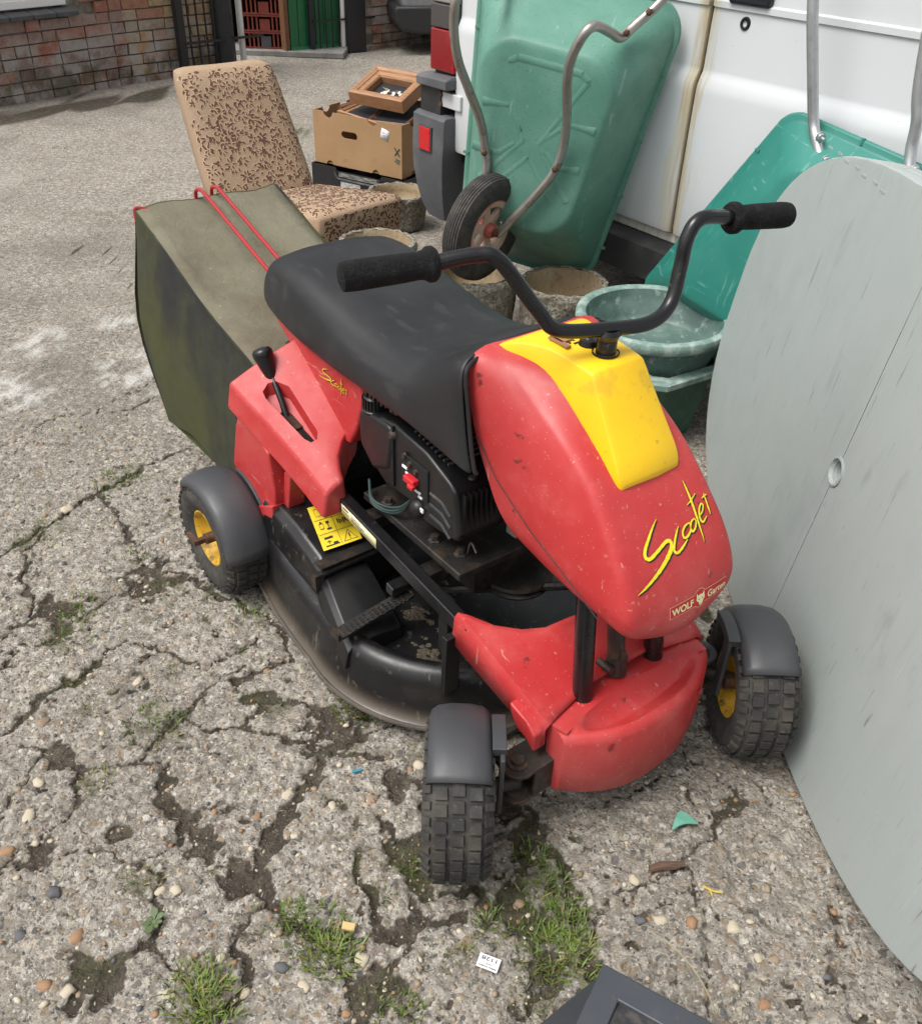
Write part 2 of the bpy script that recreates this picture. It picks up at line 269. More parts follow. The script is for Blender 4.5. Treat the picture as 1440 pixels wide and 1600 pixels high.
M_['wheelred'] = mat('faded_red_hub', (.42, .10, .08), .55, layers=[('noise', 16, .45, .7, (.32, .06, .05), .7)])
M_['redlever'] = mat('red_lever', (.55, .02, .03), .4)
M_['mat_vanbelow'] = M_['dark']

def brick_mat(name, ramp, damp):
    m = bpy.data.materials.new(name); m.use_nodes = True; t = m.node_tree; N = t.nodes; L = t.links; b = N['Principled BSDF']; b.inputs['Roughness'].default_value = .92
    oi = N.new('ShaderNodeObjectInfo'); cr = N.new('ShaderNodeValToRGB'); cr.color_ramp.interpolation = 'CONSTANT'
    while len(cr.color_ramp.elements) < len(ramp): cr.color_ramp.elements.new(.5)
    for i, c in enumerate(ramp): cr.color_ramp.elements[i].position = i/len(ramp); cr.color_ramp.elements[i].color = (*c, 1)
    L.new(oi.outputs['Random'], cr.inputs[0]); cur = cr.outputs[0]
    g = N.new('ShaderNodeNewGeometry')
    def lay(scale, lo, hi, c, amt, stretch=None, zr=None):
        nonlocal cur
        n = N.new('ShaderNodeTexNoise'); n.inputs['Scale'].default_value = scale; n.inputs['Detail'].default_value = 7; n.inputs['Roughness'].default_value = .65
        L.new(g.outputs['Position'], n.inputs['Vector'])
        mr = N.new('ShaderNodeMapRange'); mr.interpolation_type = 'SMOOTHSTEP'; mr.inputs[1].default_value = lo; mr.inputs[2].default_value = hi; mr.inputs[4].default_value = amt; L.new(n.outputs[0], mr.inputs[0]); f = mr.outputs[0]
        if zr:
            sp = N.new('ShaderNodeSeparateXYZ'); L.new(g.outputs['Position'], sp.inputs[0]); m2 = N.new('ShaderNodeMapRange'); m2.interpolation_type = 'SMOOTHSTEP'
            m2.inputs[1].default_value = zr[0]; m2.inputs[2].default_value = zr[1]; m2.inputs[3].default_value = 1; m2.inputs[4].default_value = 0; L.new(sp.outputs[2], m2.inputs[0])
            mu = N.new('ShaderNodeMath'); mu.operation = 'MULTIPLY'; L.new(f, mu.inputs[0]); L.new(m2.outputs[0], mu.inputs[1]); f = mu.outputs[0]
        mx = N.new('ShaderNodeMix'); mx.data_type = 'RGBA'; L.new(f, mx.inputs[0]); L.new(cur, mx.inputs[6]); mx.inputs[7].default_value = (*c, 1); cur = mx.outputs[2]
    lay(30, .45, .7, (.10, .05, .04), .5); lay(8, .36, .60, (.36, .34, .315), .85*damp, zr=(.26, .55)); lay(60, .5, .7, (.42, .38, .33), .35); lay(6, .44, .6, (.07, .063, .045), .7*damp, zr=(.10, .32)); lay(12, .55, .68, (.12, .14, .03), .6*damp, zr=(.05, .25))
    L.new(cur, b.inputs['Base Color'])
    n = N.new('ShaderNodeTexNoise'); n.inputs['Scale'].default_value = 70; n.inputs['Detail'].default_value = 6; L.new(g.outputs['Position'], n.inputs['Vector'])
    bp = N.new('ShaderNodeBump'); bp.inputs['Distance'].default_value = .006; bp.inputs['Strength'].default_value = .6; L.new(n.outputs[0], bp.inputs['Height']); L.new(bp.outputs[0], b.inputs['Normal'])
    return m
M_['brick'] = brick_mat('weathered_red_brick', [(.27, .145, .115), (.31, .15, .105), (.25, .165, .14), (.32, .125, .08), (.29, .205, .17), (.23, .14, .12)], 1)
M_['brickyel'] = brick_mat('yellow_stock_brick', [(.40, .25, .13), (.36, .27, .17), (.33, .15, .09), (.30, .23, .16), (.40, .29, .16)], 1)

M_['fabric'] = mat('tan_moquette', (.37, .27, .185), .95, layers=[('noise', 260, .4, .65, (.31, .20, .12), .8), ('noise', 9, .45, .75, (.36, .235, .15), .6)], bump=[('noise', 260, .5, .003)])

CRACKS = [ ([(0.463, 1.25), (0.523, 1.211), (0.579, 1.197), (0.624, 1.191), (0.647, 1.153)], 0.5), ([(0.579, 1.197), (0.546, 1.164), (0.51, 1.088), (0.438, 1.035), (0.424, 1.007), (0.356, 0.975), (0.299, 0.94), (0.248, 0.892)], 1.0), ([(0.43, 1.007), (0.422, 0.942), (0.44, 0.899), (0.447, 0.846), (0.443, 0.801), (0.442, 0.758), (0.418, 0.717)], 0.7), ([(0.148, 1.117), (0.159, 1.081), (0.197, 0.985), (0.211, 0.934), (0.253, 0.892), (0.237, 0.839), (0.261, 0.806)], 1.6), ([(0.159, 1.081), (0.136, 0.976), (0.122, 0.881), (0.143, 0.835), (0.151, 0.78), (0.102, 0.726)], 1.8), ([(0.0, 0.958), (0.048, 0.94), (0.076, 0.892), (0.122, 0.881)], 1.4), ([(0.356, 0.975), (0.334, 0.938), (0.359, 0.914), (0.409, 0.935), (0.423, 0.967)], 0.6), ([(-0.747, 1.559), (-0.804, 1.463), (-0.842, 1.412), (-0.89, 1.372), (-0.915, 1.316), (-0.933, 1.263), (-0.957, 1.228)], 1.3), ([(-0.484, 1.458), (-0.539, 1.407), (-0.575, 1.331), (-0.609, 1.26), (-0.64, 1.21), (-0.739, 1.181), (-0.83, 1.217), (-0.893, 1.231)], 1.2), ([(-0.577, 1.314), (-0.513, 1.299), (-0.453, 1.302), (-0.39, 1.287), (-0.345, 1.255), (-0.276, 1.284)], 1.0), ([(-0.44, 1.302), (-0.43, 1.384), (-0.387, 1.377), (-0.271, 1.341), (-0.254, 1.319), (-0.276, 1.284)], 0.9), ([(-0.652, 1.209), (-0.569, 1.189), (-0.564, 1.127), (-0.512, 1.071), (-0.45, 1.018), (-0.372, 0.981), (-0.319, 0.92)], 1.3), ([(-0.258, 1.251), (-0.264, 1.202), (-0.298, 1.131), (-0.316, 1.093), (-0.33, 1.037), (-0.349, 0.982), (-0.317, 0.92)], 1.6), ([(-0.139, 1.24), (-0.209, 1.22), (-0.258, 1.251), (-0.3, 1.266), (-0.345, 1.255)], 1.0), ([(-0.317, 0.92), (-0.338, 0.872), (-0.349, 0.826), (-0.322, 0.773), (-0.33, 0.737), (-0.345, 0.692)], 1.1), ([(-0.795, 0.939), (-0.762, 0.999), (-0.727, 1.062), (-0.7, 1.107), (-0.739, 1.181)], 1.0), ([(-0.317, 0.908), (-0.274, 0.886), (-0.228, 0.876), (-0.166, 0.861), (-0.123, 0.868), (-0.132, 0.903), (-0.16, 0.951), (-0.162, 1.023)], 1.3), ([(-0.123, 0.868), (-0.095, 0.858), (-0.053, 0.882), (0.003, 0.885), (0.024, 0.897)], 1.3), ([(-0.498, 0.837), (-0.519, 0.82), (-0.547, 0.792), (-0.589, 0.774), (-0.602, 0.727)], 1.5), ([(-0.498, 0.837), (-0.466, 0.822), (-0.433, 0.796), (-0.405, 0.749), (-0.369, 0.686)], 1.2), ([(-0.851, 1.071), (-0.848, 1.153), (-0.83, 1.217)], 0.9), ([(-0.571, 0.987), (-0.529, 0.962), (-0.499, 0.938), (-0.495, 0.884), (-0.498, 0.837)], 1.1), ([(-0.644, 0.997), (-0.571, 0.987), (-0.521, 1.015), (-0.512, 1.071)], 1.0), ([(-0.8, 0.952), (-0.721, 0.968), (-0.644, 0.997)], 0.8), ([(-0.061, 0.848), (-0.085, 0.808), (-0.082, 0.761), (-0.052, 0.702)], 1.4), ([(-0.207, 0.804), (-0.161, 0.779), (-0.141, 0.738), (-0.126, 0.694)], 1.2), ([(-0.144, 1.086), (-0.097, 1.032), (-0.045, 1.062)], 0.9), ([(-0.254, 1.319), (-0.197, 1.287), (-0.121, 1.343), (-0.046, 1.338)], 0.9), ([(-1.068, 1.511), (-0.996, 1.623), (-0.891, 1.629), (-0.783, 1.778), (-0.672, 1.784), (-0.575, 1.716)], 1.4), ([(-1.177, 1.834), (-1.118, 1.976), (-1.034, 2.134), (-0.903, 2.312), (-0.828, 2.39)], 1.2), ([(-0.783, 1.778), (-0.898, 1.989), (-1.034, 2.134)], 1.0), ([(-1.399, 2.352), (-1.301, 2.554), (-1.093, 2.611), (-0.955, 2.799)], 0.35), ([(-0.575, 1.716), (-0.453, 1.652), (-0.352, 1.505), (-0.481, 1.429)], 1.2), ([(-0.466, 1.562), (-0.549, 1.475), (-0.759, 1.547)], 0.9), ([(-0.996, 1.623), (-1.098, 1.761), (-1.118, 1.976)], 0.9), ([(-1.195, 2.604), (-1.084, 2.79), (-1.074, 2.987)], 0.3), ([(-1.36, 4.844), (-1.592, 4.606), (-1.799, 3.951), (-2.008, 3.776)], 0.25), ([(-1.864, 3.441), (-1.515, 3.538), (-1.352, 3.691)], 0.2), ([(-1.409, 3.616), (-1.688, 4.128), (-2.108, 4.449)], 0.18), ([(0.406, 1.404), (0.466, 1.266), (0.482, 1.141)], 0.35), ([(0.281, 1.133), (0.363, 1.182), (0.484, 1.218)], 0.4) ]
PATCHES = [ (-0.451, 1.045, 0.059), (-0.369, 0.969, 0.051), (-0.428, 1.074, 0.053), (-0.540, 0.755, 0.055), (-0.590, 0.779, 0.050), (-0.807, 1.210, 0.058), (-0.748, 0.993, 0.047), (-0.336, 1.036, 0.039), (-0.484, 1.058, 0.046), (-0.763, 1.767, 0.102), (-0.936, 1.626, 0.100), (-0.622, 1.039, 0.047), (-0.031, 1.150, 0.053), (-0.108, 1.177, 0.053), (-0.230, 1.338, 0.084), (0.141, 1.055, 0.064), (0.169, 0.903, 0.073), (0.103, 0.912, 0.055), (0.175, 0.801, 0.071), (-0.086, 0.881, 0.060), (-0.106, 0.749, 0.082), (-0.426, 1.366, 0.058), (0.094, 1.110, 0.058), (-0.169, 1.577, 0.121), (0.434, 1.607, 0.233), (-0.616, 1.893, 0.121), (-0.376, 1.655, 0.094), (-2.763, 6.915, 0.317), (-2.996, 6.487, 0.254), (-2.414, 7.185, 0.268), (-0.073, 1.020, 0.050), (-0.046, 0.968, 0.050) ]
TUFTS = [ (-0.987, 2.186, 0.069, 110, 'g'), (-1.118, 1.933, 0.071, 70, 'g'), (-0.901, 1.573, 0.069, 90, 'g'), (-0.619, 1.294, 0.058, 110, 'g'), (-0.717, 1.744, 0.050, 40, 'd'), (-0.498, 1.649, 0.054, 70, 'g'), (-0.510, 1.528, 0.028, 20, 'd'), (-0.206, 1.367, 0.048, 200, 'l'), (-0.240, 1.421, 0.036, 60, 'l'), (-0.779, 1.331, 0.033, 40, 'd'), (-0.696, 1.149, 0.031, 45, 'y'), (-0.225, 0.851, 0.054, 170, 'g'), (-0.188, 0.821, 0.043, 190, 'l'), (-0.262, 0.881, 0.037, 60, 'g'), (-0.395, 0.750, 0.050, 260, 'l'), (-0.365, 0.711, 0.047, 160, 'l'), (-0.327, 0.872, 0.029, 60, 'd'), (0.173, 0.862, 0.063, 330, 'g'), (0.209, 0.835, 0.048, 220, 'l'), (0.172, 0.958, 0.047, 120, 'g'), (0.152, 1.015, 0.033, 70, 'g'), (0.203, 0.904, 0.037, 120, 'g'), (0.074, 0.881, 0.031, 60, 'g'), (-0.542, 0.937, 0.031, 35, 'y'), (-0.429, 0.979, 0.015, 16, 'd'), (-0.112, 0.928, 0.017, 20, 'd'), (-0.065, 0.987, 0.015, 16, 'g'), (-0.095, 0.740, 0.047, 120, 'd'), (-0.068, 0.721, 0.035, 80, 'g'), (0.151, 0.753, 0.042, 120, 'd'), (-0.395, 1.349, 0.043, 30, 'd'), (-0.729, 1.649, 0.065, 50, 'd'), (-0.075, 1.259, 0.022, 16, 'd'), (-0.918, 1.662, 0.040, 40, 'g'), (-2.467, 5.701, 0.062, 40, 'd'), (-1.130, 6.316, 0.073, 50, 'd'), (-2.366, 6.139, 0.047, 20, 'd'), (-0.923, 6.178, 0.045, 20, 'd'), (-0.635, 9.602, 0.095, 60, 'y'), (-3.329, 7.489, 0.046, 30, 'g'), (-3.144, 7.644, 0.047, 20, 'g'), (-3.702, 7.798, 0.061, 40, 'g'), (-0.629, 1.451, 0.024, 20, 'd'), (-0.232, 1.252, 0.033, 40, 'd'), (0.142, 1.084, 0.021, 30, 'd'), (0.442, 1.663, 0.016, 8, 'd'), (-0.344, 1.547, 0.015, 8, 'd'), (-0.513, 0.854, 0.010, 8, 'g'), (-0.006, 0.816, 0.024, 30, 'd'), (0.026, 0.828, 0.017, 20, 'y'), (-0.830, 1.854, 0.035, 20, 'g'), (-0.603, 1.702, 0.033, 30, 'd') ]
STONES = [ (-0.623, 0.835, 0.0190, 'o'), (-0.794, 1.064, 0.0181, 'w'), (-0.803, 0.991, 0.0178, 'o'), (-0.269, 0.794, 0.0143, 'd'), (-0.155, 1.132, 0.0157, 't'), (-0.066, 1.218, 0.0148, 'w'), (-0.085, 1.210, 0.0107, 'o'), (-0.227, 0.766, 0.0130, 'w'), (-0.372, 0.805, 0.0109, 'w'), (-0.139, 0.812, 0.0166, 'w'), (-0.147, 0.839, 0.0132, 'd'), (-0.442, 0.743, 0.0144, 'w'), (0.497, 0.893, 0.0176, 'w'), (0.370, 0.898, 0.0137, 'w'), (0.052, 0.909, 0.0110, 't'), (0.128, 0.925, 0.0110, 't'), (0.335, 0.974, 0.0126, 'w'), (-0.318, 1.138, 0.0159, 'w'), (-0.479, 0.927, 0.0140, 'w'), (-0.507, 0.926, 0.0115, 'w'), (-0.642, 0.751, 0.0150, 'o'), (-0.603, 0.742, 0.0148, 'w'), (-0.718, 0.835, 0.0142, 'd'), (-0.688, 0.912, 0.0183, 'd'), (0.425, 0.897, 0.0162, 'o'), (0.527, 0.838, 0.0100, 'w'), (0.554, 0.836, 0.0113, 't'), (0.336, 0.897, 0.0124, 'd'), (0.519, 0.761, 0.0147, 'o'), (0.449, 0.748, 0.0145, 'd'), (-1.085, 2.053, 0.0230, 'w'), (-0.805, 1.140, 0.0142, 'w'), (-0.859, 1.292, 0.0150, 't'), (-0.426, 1.473, 0.0119, 'o'), (-0.697, 1.419, 0.0136, 'w'), (-0.324, 0.757, 0.0143, 'w'), (-0.155, 0.726, 0.0105, 'o'), (0.027, 0.754, 0.0117, 't'), (-0.449, 1.088, 0.0079, 'o'), (-0.290, 1.045, 0.0103, 'w'), (-0.227, 1.112, 0.0118, 'w'), (-0.369, 1.084, 0.0105, 'o') ]

# ------------------------------------------------------------------ ground: broken concrete, cracks, soil
def _perm(seed): return np.random.default_rng(seed).random((256, 256)).astype(np.float32)
_PT = [_perm(s) for s in range(12)]
def vnoise(x, y, seed=0):
    xi = np.floor(x).astype(int); yi = np.floor(y).astype(int); fx = x-xi; fy = y-yi
    fx = fx*fx*(3-2*fx); fy = fy*fy*(3-2*fy); P = _PT[seed % 12]
    g = lambda a, b: P[a & 255, b & 255]
    return (g(xi, yi)*(1-fx)+g(xi+1, yi)*fx)*(1-fy)+(g(xi, yi+1)*(1-fx)+g(xi+1, yi+1)*fx)*fy
def fbm(x, y, sc, oct=4, seed=0, gain=.5):
    s = 0; a = 1; t = 0
    for k in range(oct): s = s+a*vnoise(x*sc+17.3*k, y*sc+9.1*k, seed+k); t += a; a *= gain; sc *= 2.03
    return s/t
def axis_pts(lo, hi, a, b, h, g=1.07):
    mid = list(np.arange(a, b+1e-6, h)); out = []; x = b; d = h
    while x < hi: d *= g; x += d; out.append(x)
    x = a; d = h; left = []
    while x > lo: d *= g; x -= d; left.append(x)
    return np.array(left[::-1]+mid+out, np.float64)
GX = axis_pts(-25, 25, -1.55, 1.0, .005); GY = axis_pts(-6, 45, .50, 2.5, .005)
X, Y = np.meshgrid(GX, GY); shp = X.shape; X = X.ravel(); Y = Y.ravel()
wx = X+(fbm(X, Y, 14, 4, 1)-.5)*.065+(fbm(X, Y, 55, 4, 2, .6)-.5)*.030; wy = Y+(fbm(X, Y, 14, 4, 5)-.5)*.065+(fbm(X, Y, 55, 4, 9, .6)-.5)*.030
near = (X > -4) & (X < 2) & (Y > -.5) & (Y < 5)
cd_ = np.full(X.shape, 9.0)
for pts, wd in CRACKS:
    for (x0, y0), (x1, y1) in zip(pts[:-1], pts[1:]):
        dx, dy = x1-x0, y1-y0; L2 = dx*dx+dy*dy+1e-9; m = near & (np.abs(wx-(x0+x1)/2) < abs(dx)/2+.12) & (np.abs(wy-(y0+y1)/2) < abs(dy)/2+.12)
        t = np.clip(((wx[m]-x0)*dx+(wy[m]-y0)*dy)/L2, 0, 1); d = np.hypot(wx[m]-x0-t*dx, wy[m]-y0-t*dy)/max(wd, .15)
        cd_[m] = np.minimum(cd_[m], d)
pw = fbm(X, Y, 9, 4, 3); fine = fbm(X, Y, 60, 4, 2); coarse = fbm(X, Y, 2.2, 4, 7)
wdt = .0026+.022*np.clip(pw-.38, 0, 1)
soil = np.clip((wdt-cd_)/.007+.5, 0, 1)
for (x, y, r) in PATCHES:
    d = np.hypot(wx-x, (wy-y)*.8)/r; soil = np.maximum(soil, np.clip((.70-d)*2.0+(fbm(X, Y, 26, 5, 8, .6)-.5)*4.4, 0, 1))
fade = np.clip((3.2-Y)/1.6, 0, 1)*np.clip((X+2.6)/1.2, 0, 1)
pit = np.clip((fbm(X, Y, 34, 5, 9, .62)-.655)*12, 0, 1)*np.clip((coarse-.40)*5, 0, 1)*fade
soil = np.clip(np.maximum(soil, pit*.9), 0, 1)
agg = fbm(X, Y, 95, 3, 4); agg2 = fbm(X, Y, 40, 3, 6)
Z = (coarse-.5)*.016+(fbm(X, Y, 7, 4, 10)-.5)*.014*fade+((agg-.5)*.0115+(agg2-.5)*.010)*(1-soil*.6)*np.clip(1.3-(Y-1)/2.2, .25, 1)
edge = np.clip(1-np.abs(soil-.5)*2, 0, 1)
Z = Z-soil*(.007+.006*fine)*np.clip(fade+.25, 0, 1)
Z[np.hypot(X-.3, Y-1.2) > 6] -= 0.004
moss = np.clip((fbm(X, Y, 5, 4, 11)-.58)*6, 0, 1)*np.clip(soil+edge*.7, 0, 1)*.8
for (x, y, r, n, k) in TUFTS: moss = np.maximum(moss, np.clip(1.15-np.hypot(wx-x, wy-y)/r*1.05, 0, .7)*np.clip((fbm(X, Y, 36, 4, 2)-.40)*6, 0, 1))
white = np.zeros_like(X)
for (x, y, r) in [(-1.177, 2.878, .14), (-1.569, 3.08, .12), (-1.5, 2.70, .14), (-1.05, 2.75, .08), (-1.35, 3.3, .1)]: white = np.maximum(white, np.clip((1-np.hypot(wx-x, (wy-y)*.8)/r)*2, 0, .75)*np.clip((fbm(X, Y, 22, 5, 6, .6)-.47)*6, 0, 1))
far_dirt = np.clip(1-np.abs((Y-6.55)-(X+3.27)*1.30+.42)/.42, 0, 1)*(X < -1.6)*np.clip((fbm(X, Y, 8, 4, 3)-.30)*5, 0, 1)
soil = np.maximum(soil, far_dirt)
ny, nx = shp
idx = np.arange(nx*ny).reshape(ny, nx)
quads = np.stack([idx[:-1, :-1], idx[:-1, 1:], idx[1:, 1:], idx[1:, :-1]], -1).reshape(-1, 4)
def ground_mat():
    m = bpy.data.materials.new('broken_concrete'); m.use_nodes = True; t = m.node_tree; N = t.nodes; L = t.links; b = N['Principled BSDF']; b.inputs['Roughness'].default_value = .9; b.inputs['Specular IOR Level'].default_value = .3
    g = N.new('ShaderNodeNewGeometry'); P = g.outputs['Position']
    def noise(sc, det=6, ro=.6, v=P):
        n = N.new('ShaderNodeTexNoise'); n.inputs['Scale'].default_value = sc; n.inputs['Detail'].default_value = det; n.inputs['Roughness'].default_value = ro; L.new(v, n.inputs['Vector']); return n
    def rng_(f, lo, hi, a=0, c=1):
        r = N.new('ShaderNodeMapRange'); r.interpolation_type = 'SMOOTHSTEP'; r.inputs[1].default_value = lo; r.inputs[2].default_value = hi; r.inputs[3].default_value = a; r.inputs[4].default_value = c; L.new(f, r.inputs[0]); return r.outputs[0]
    def mix(f, a, c):
        x = N.new('ShaderNodeMix'); x.data_type = 'RGBA'; L.new(f, x.inputs[0])
        for s, i in ((a, 6), (c, 7)):
            if isinstance(s, tuple): x.inputs[i].default_value = (*s, 1)
            else: L.new(s, x.inputs[i])
        return x.outputs[2]
    def mul(a, c):
        x = N.new('ShaderNodeMath'); x.operation = 'MULTIPLY'
        for s, i in ((a, 0), (c, 1)):
            if isinstance(s, float): x.inputs[i].default_value = s
            else: L.new(s, x.inputs[i])
        return x.outputs[0]
    # warp for irregular stones
    wn = noise(40, 3); sc = N.new('ShaderNodeVectorMath'); sc.operation = 'SCALE'; sc.inputs[3].default_value = .022; L.new(wn.outputs['Color'], sc.inputs[0])
    wp = N.new('ShaderNodeVectorMath'); L.new(P, wp.inputs[0]); L.new(sc.outputs[0], wp.inputs[1]); WP = wp.outputs[0]
    cem = mix(rng_(noise(3.0, 5).outputs[0], .35, .7), (.285, .260, .222), (.205, .186, .158))
    cem = mix(rng_(noise(38, 6, .7).outputs[0], .44, .62), cem, (.44, .41, .36))
    cem = mix(rng_(noise(75, 6, .75).outputs[0], .53, .64), cem, (.088, .079, .066))
    cem = mix(rng_(noise(120, 6, .75).outputs[0], .56, .63), cem, (.56, .53, .47))
    def stones(scale, thr, ramp, amt_lo, col):
        v = N.new('ShaderNodeTexVoronoi'); v.inputs['Scale'].default_value = scale; L.new(WP, v.inputs['Vector'])
        cr = N.new('ShaderNodeValToRGB'); cr.color_ramp.interpolation = 'CONSTANT'
        while len(cr.color_ramp.elements) < len(ramp): cr.color_ramp.elements.new(.5)
        for i, c in enumerate(ramp): cr.color_ramp.elements[i].position = i/len(ramp); cr.color_ramp.elements[i].color = (*c, 1)
        sp = N.new('ShaderNodeSeparateColor'); L.new(v.outputs['Color'], sp.inputs[0]); L.new(sp.outputs[0], cr.inputs[0])
        mk = mul(rng_(v.outputs['Distance'], thr, thr-.10), rng_(sp.outputs[1], amt_lo, amt_lo+.02))
        return mix(mk, col, cr.outputs[0]), mk, v.outputs['Distance']
    RAMP = [(.36, .31, .24), (.17, .145, .115), (.43, .39, .32), (.26, .20, .14), (.29, .23, .165), (.12, .115, .11), (.54, .51, .45), (.24, .215, .185), (.30, .26, .21)]
    c1, m1, d1 = stones(130, .46, RAMP, .30, cem)
    c2, m2, d2 = stones(58, .40, RAMP[::-1]+[(.30, .225, .15)], .48, c1)
    c3, m3, d3 = stones(30, .30, [(.30, .25, .18), (.31, .225, .14), (.15, .14, .135), (.46, .41, .32), (.22, .185, .15)], .68, c2)
    at = N.new('ShaderNodeAttribute'); at.attribute_name = 'soil'; am = N.new('ShaderNodeAttribute'); am.attribute_name = 'moss'; aw = N.new('ShaderNodeAttribute'); aw.attribute_name = 'white'
    soilc = mix(rng_(noise(26, 7, .7).outputs[0], .4, .66), (.052, .043, .033), (.105, .088, .067))
    soilc = mix(rng_(noise(170, 4, .7).outputs[0], .58, .66), soilc, (.20, .175, .14))
    sf = rng_(at.outputs['Fac'], .25, .6)
    cc = mix(mul(rng_(noise(5, 5).outputs[0], .52, .72), .35), c3, (.13, .115, .092))
    cc = mix(mul(rng_(noise(.9, 6, .65).outputs[0], .46, .66), .5), cc, (.135, .122, .10))
    cc = mix(mul(rng_(noise(1.7, 6, .7).outputs[0], .54, .72), .45), cc, (.40, .375, .33))
    cc = mix(mul(rng_(noise(17, 6, .7).outputs[0], .58, .68), .5), cc, (.10, .09, .072))
    cc = mix(aw.outputs['Fac'], cc, (.58, .57, .54))
    cc = mix(sf, cc, soilc)
    mossc = mix(rng_(noise(90, 5).outputs[0], .4, .65), (.035, .042, .014), (.075, .085, .026))
    cc = mix(mul(am.outputs['Fac'], .75), cc, mossc)
    L.new(cc, b.inputs['Base Color'])
    bp = None
    for f, s, d in ((d1, .55, .006), (d2, .5, .008), (noise(75, 6, .75).outputs[0], .9, .006), (noise(260, 4).outputs[0], .6, .0025)):
        n = N.new('ShaderNodeBump'); n.inputs['Strength'].default_value = s; n.inputs['Distance'].default_value = d; n.invert = f in (d1, d2); L.new(f, n.inputs['Height'])
        if bp: L.new(bp, n.inputs['Normal'])
        bp = n.outputs[0]
    L.new(bp, b.inputs['Normal'])
    return m
M_['ground'] = ground_mat()
def grid_obj(name, faces, parent=None):
    used = np.unique(faces); remap = np.zeros(X.size, np.int64); remap[used] = np.arange(used.size); f = remap[faces].astype(np.int32)
    me = bpy.data.meshes.new(name); me.vertices.add(used.size); me.vertices.foreach_set('co', np.stack([X[used], Y[used], Z[used]], -1).astype(np.float32).ravel())
    me.loops.add(f.size); me.loops.foreach_set('vertex_index', f.ravel()); me.polygons.add(len(f)); me.polygons.foreach_set('loop_start', np.arange(0, f.size, 4, dtype=np.int32)); me.polygons.foreach_set('use_smooth', np.ones(len(f), bool))
    for nm, arr in (('soil', soil), ('moss', moss), ('white', white)): me.attributes.new(nm, 'FLOAT', 'POINT').data.foreach_set('value', arr[used].astype(np.float32))
    me.update(calc_edges=True); me.validate()
    return link(name, me, M_['ground'], parent)
# flood-fill the solid pieces between the cracks on a coarse grid
cs = .015; cx0, cy0, cw, ch = -1.55, .5, 170, 134
ix = np.clip(np.searchsorted(GX, cx0+(np.arange(cw)+.5)*cs), 0, nx-1); iy = np.clip(np.searchsorted(GY, cy0+(np.arange(ch)+.5)*cs), 0, ny-1)
solid = (soil.reshape(shp)[np.ix_(iy, ix)] < .4); lab = np.zeros((ch, cw), int); nl = 0; sizes = [0]
for j in range(ch):
    for i in range(cw):
        if solid[j, i] and not lab[j, i]:
            nl += 1; st = [(j, i)]; lab[j, i] = nl; n = 0
            while st:
                a, c = st.pop(); n += 1
                for da, dc in ((1, 0), (-1, 0), (0, 1), (0, -1)):
                    e, f = a+da, c+dc
                    if 0 <= e < ch and 0 <= f < cw and solid[e, f] and not lab[e, f]: lab[e, f] = nl; st.append((e, f))
            sizes.append(n)
fcx = X[quads].mean(1); fcy = Y[quads].mean(1); fs = soil[quads].mean(1)
li = np.floor((fcx-cx0)/cs).astype(int); lj = np.floor((fcy-cy0)/cs).astype(int); ok = (li >= 0) & (li < cw) & (lj >= 0) & (lj < ch) & (fs < .55)
fl = np.zeros(len(quads), int); fl[ok] = lab[lj[ok], li[ok]]
big = [k for k in range(1, nl+1) if sizes[k] >= 10]
fl[~np.isin(fl, big)] = 0
ground = grid_obj('ground', quads[fl == 0]); ground['kind'] = 'structure'
for k in big: grid_obj('concrete_slab', quads[fl == k], ground)
Zg = Z.reshape(shp)
def gz(x, y):
    i = min(max(np.searchsorted(GX, x), 1), nx-1); j = min(max(np.searchsorted(GY, y), 1), ny-1); return float(Zg[j, i])

# loose gravel (uncountable) and larger pebbles (things)
def pebble_mesh(name, seed, m):
    bm = bmesh.new(); bmesh.ops.create_icosphere(bm, subdivisions=2, radius=1); rn = random.Random(seed); off = Vector((rn.random()*9, rn.random()*9, rn.random()*9))
    from mathutils import noise as mn
    for v in bm.verts: v.co *= 1+.55*mn.noise(v.co*1.2+off)+.22*mn.noise(v.co*3.1+off)
    for v in bm.verts: v.co = Vector((v.co.x*rn_a(seed), v.co.y, v.co.z*.62))
    for f in bm.faces: f.smooth = True
    me = bpy.data.meshes.new(name); bm.to_mesh(me); bm.free(); me.materials.append(m); return me
def rn_a(s): return .75+.5*((s*37) % 10)/10
PEBC = {'o': (.31, .185, .10), 'w': (.50, .44, .33), 'd': (.11, .11, .115), 't': (.29, .22, .15)}
PEBM = {k: mat('pebble_'+k, c, .7, layers=[('noise', 60, .45, .65, tuple(q*.65 for q in c), .7), ('noise', 22, .6, .75, (.2, .17, .13), .6)], bump=[('noise', 120, .3, .003)]) for k, c in PEBC.items()}
pm = {}
ADJ = {'o': 'rusty orange flint pebble', 'w': 'pale cream flint pebble', 'd': 'dark grey flint pebble', 't': 'tan rounded pebble'}
LMK = [('the near front wheel', .0, .93), ('the lot sticker', .072, .808), ('the tin box', .25, .75), ('the round-leaved seedling', -.498, .862), ('the green plastic shard', .447, 1.096), ('the bark stick', .397, .998), ('the yellow wood chip', -.166, .861), ('the bottom left photo corner', -.80, .62), ('the blue plastic fragment', -.189, 1.194), ('the lower edge of the grey table', .68, .80), ('the rear wheel', -.58, 1.6), ('the left photo edge', -.85, 1.0), ('the lower right grass patch', .2, .86), ('the far front wheel', .6, 1.3)]
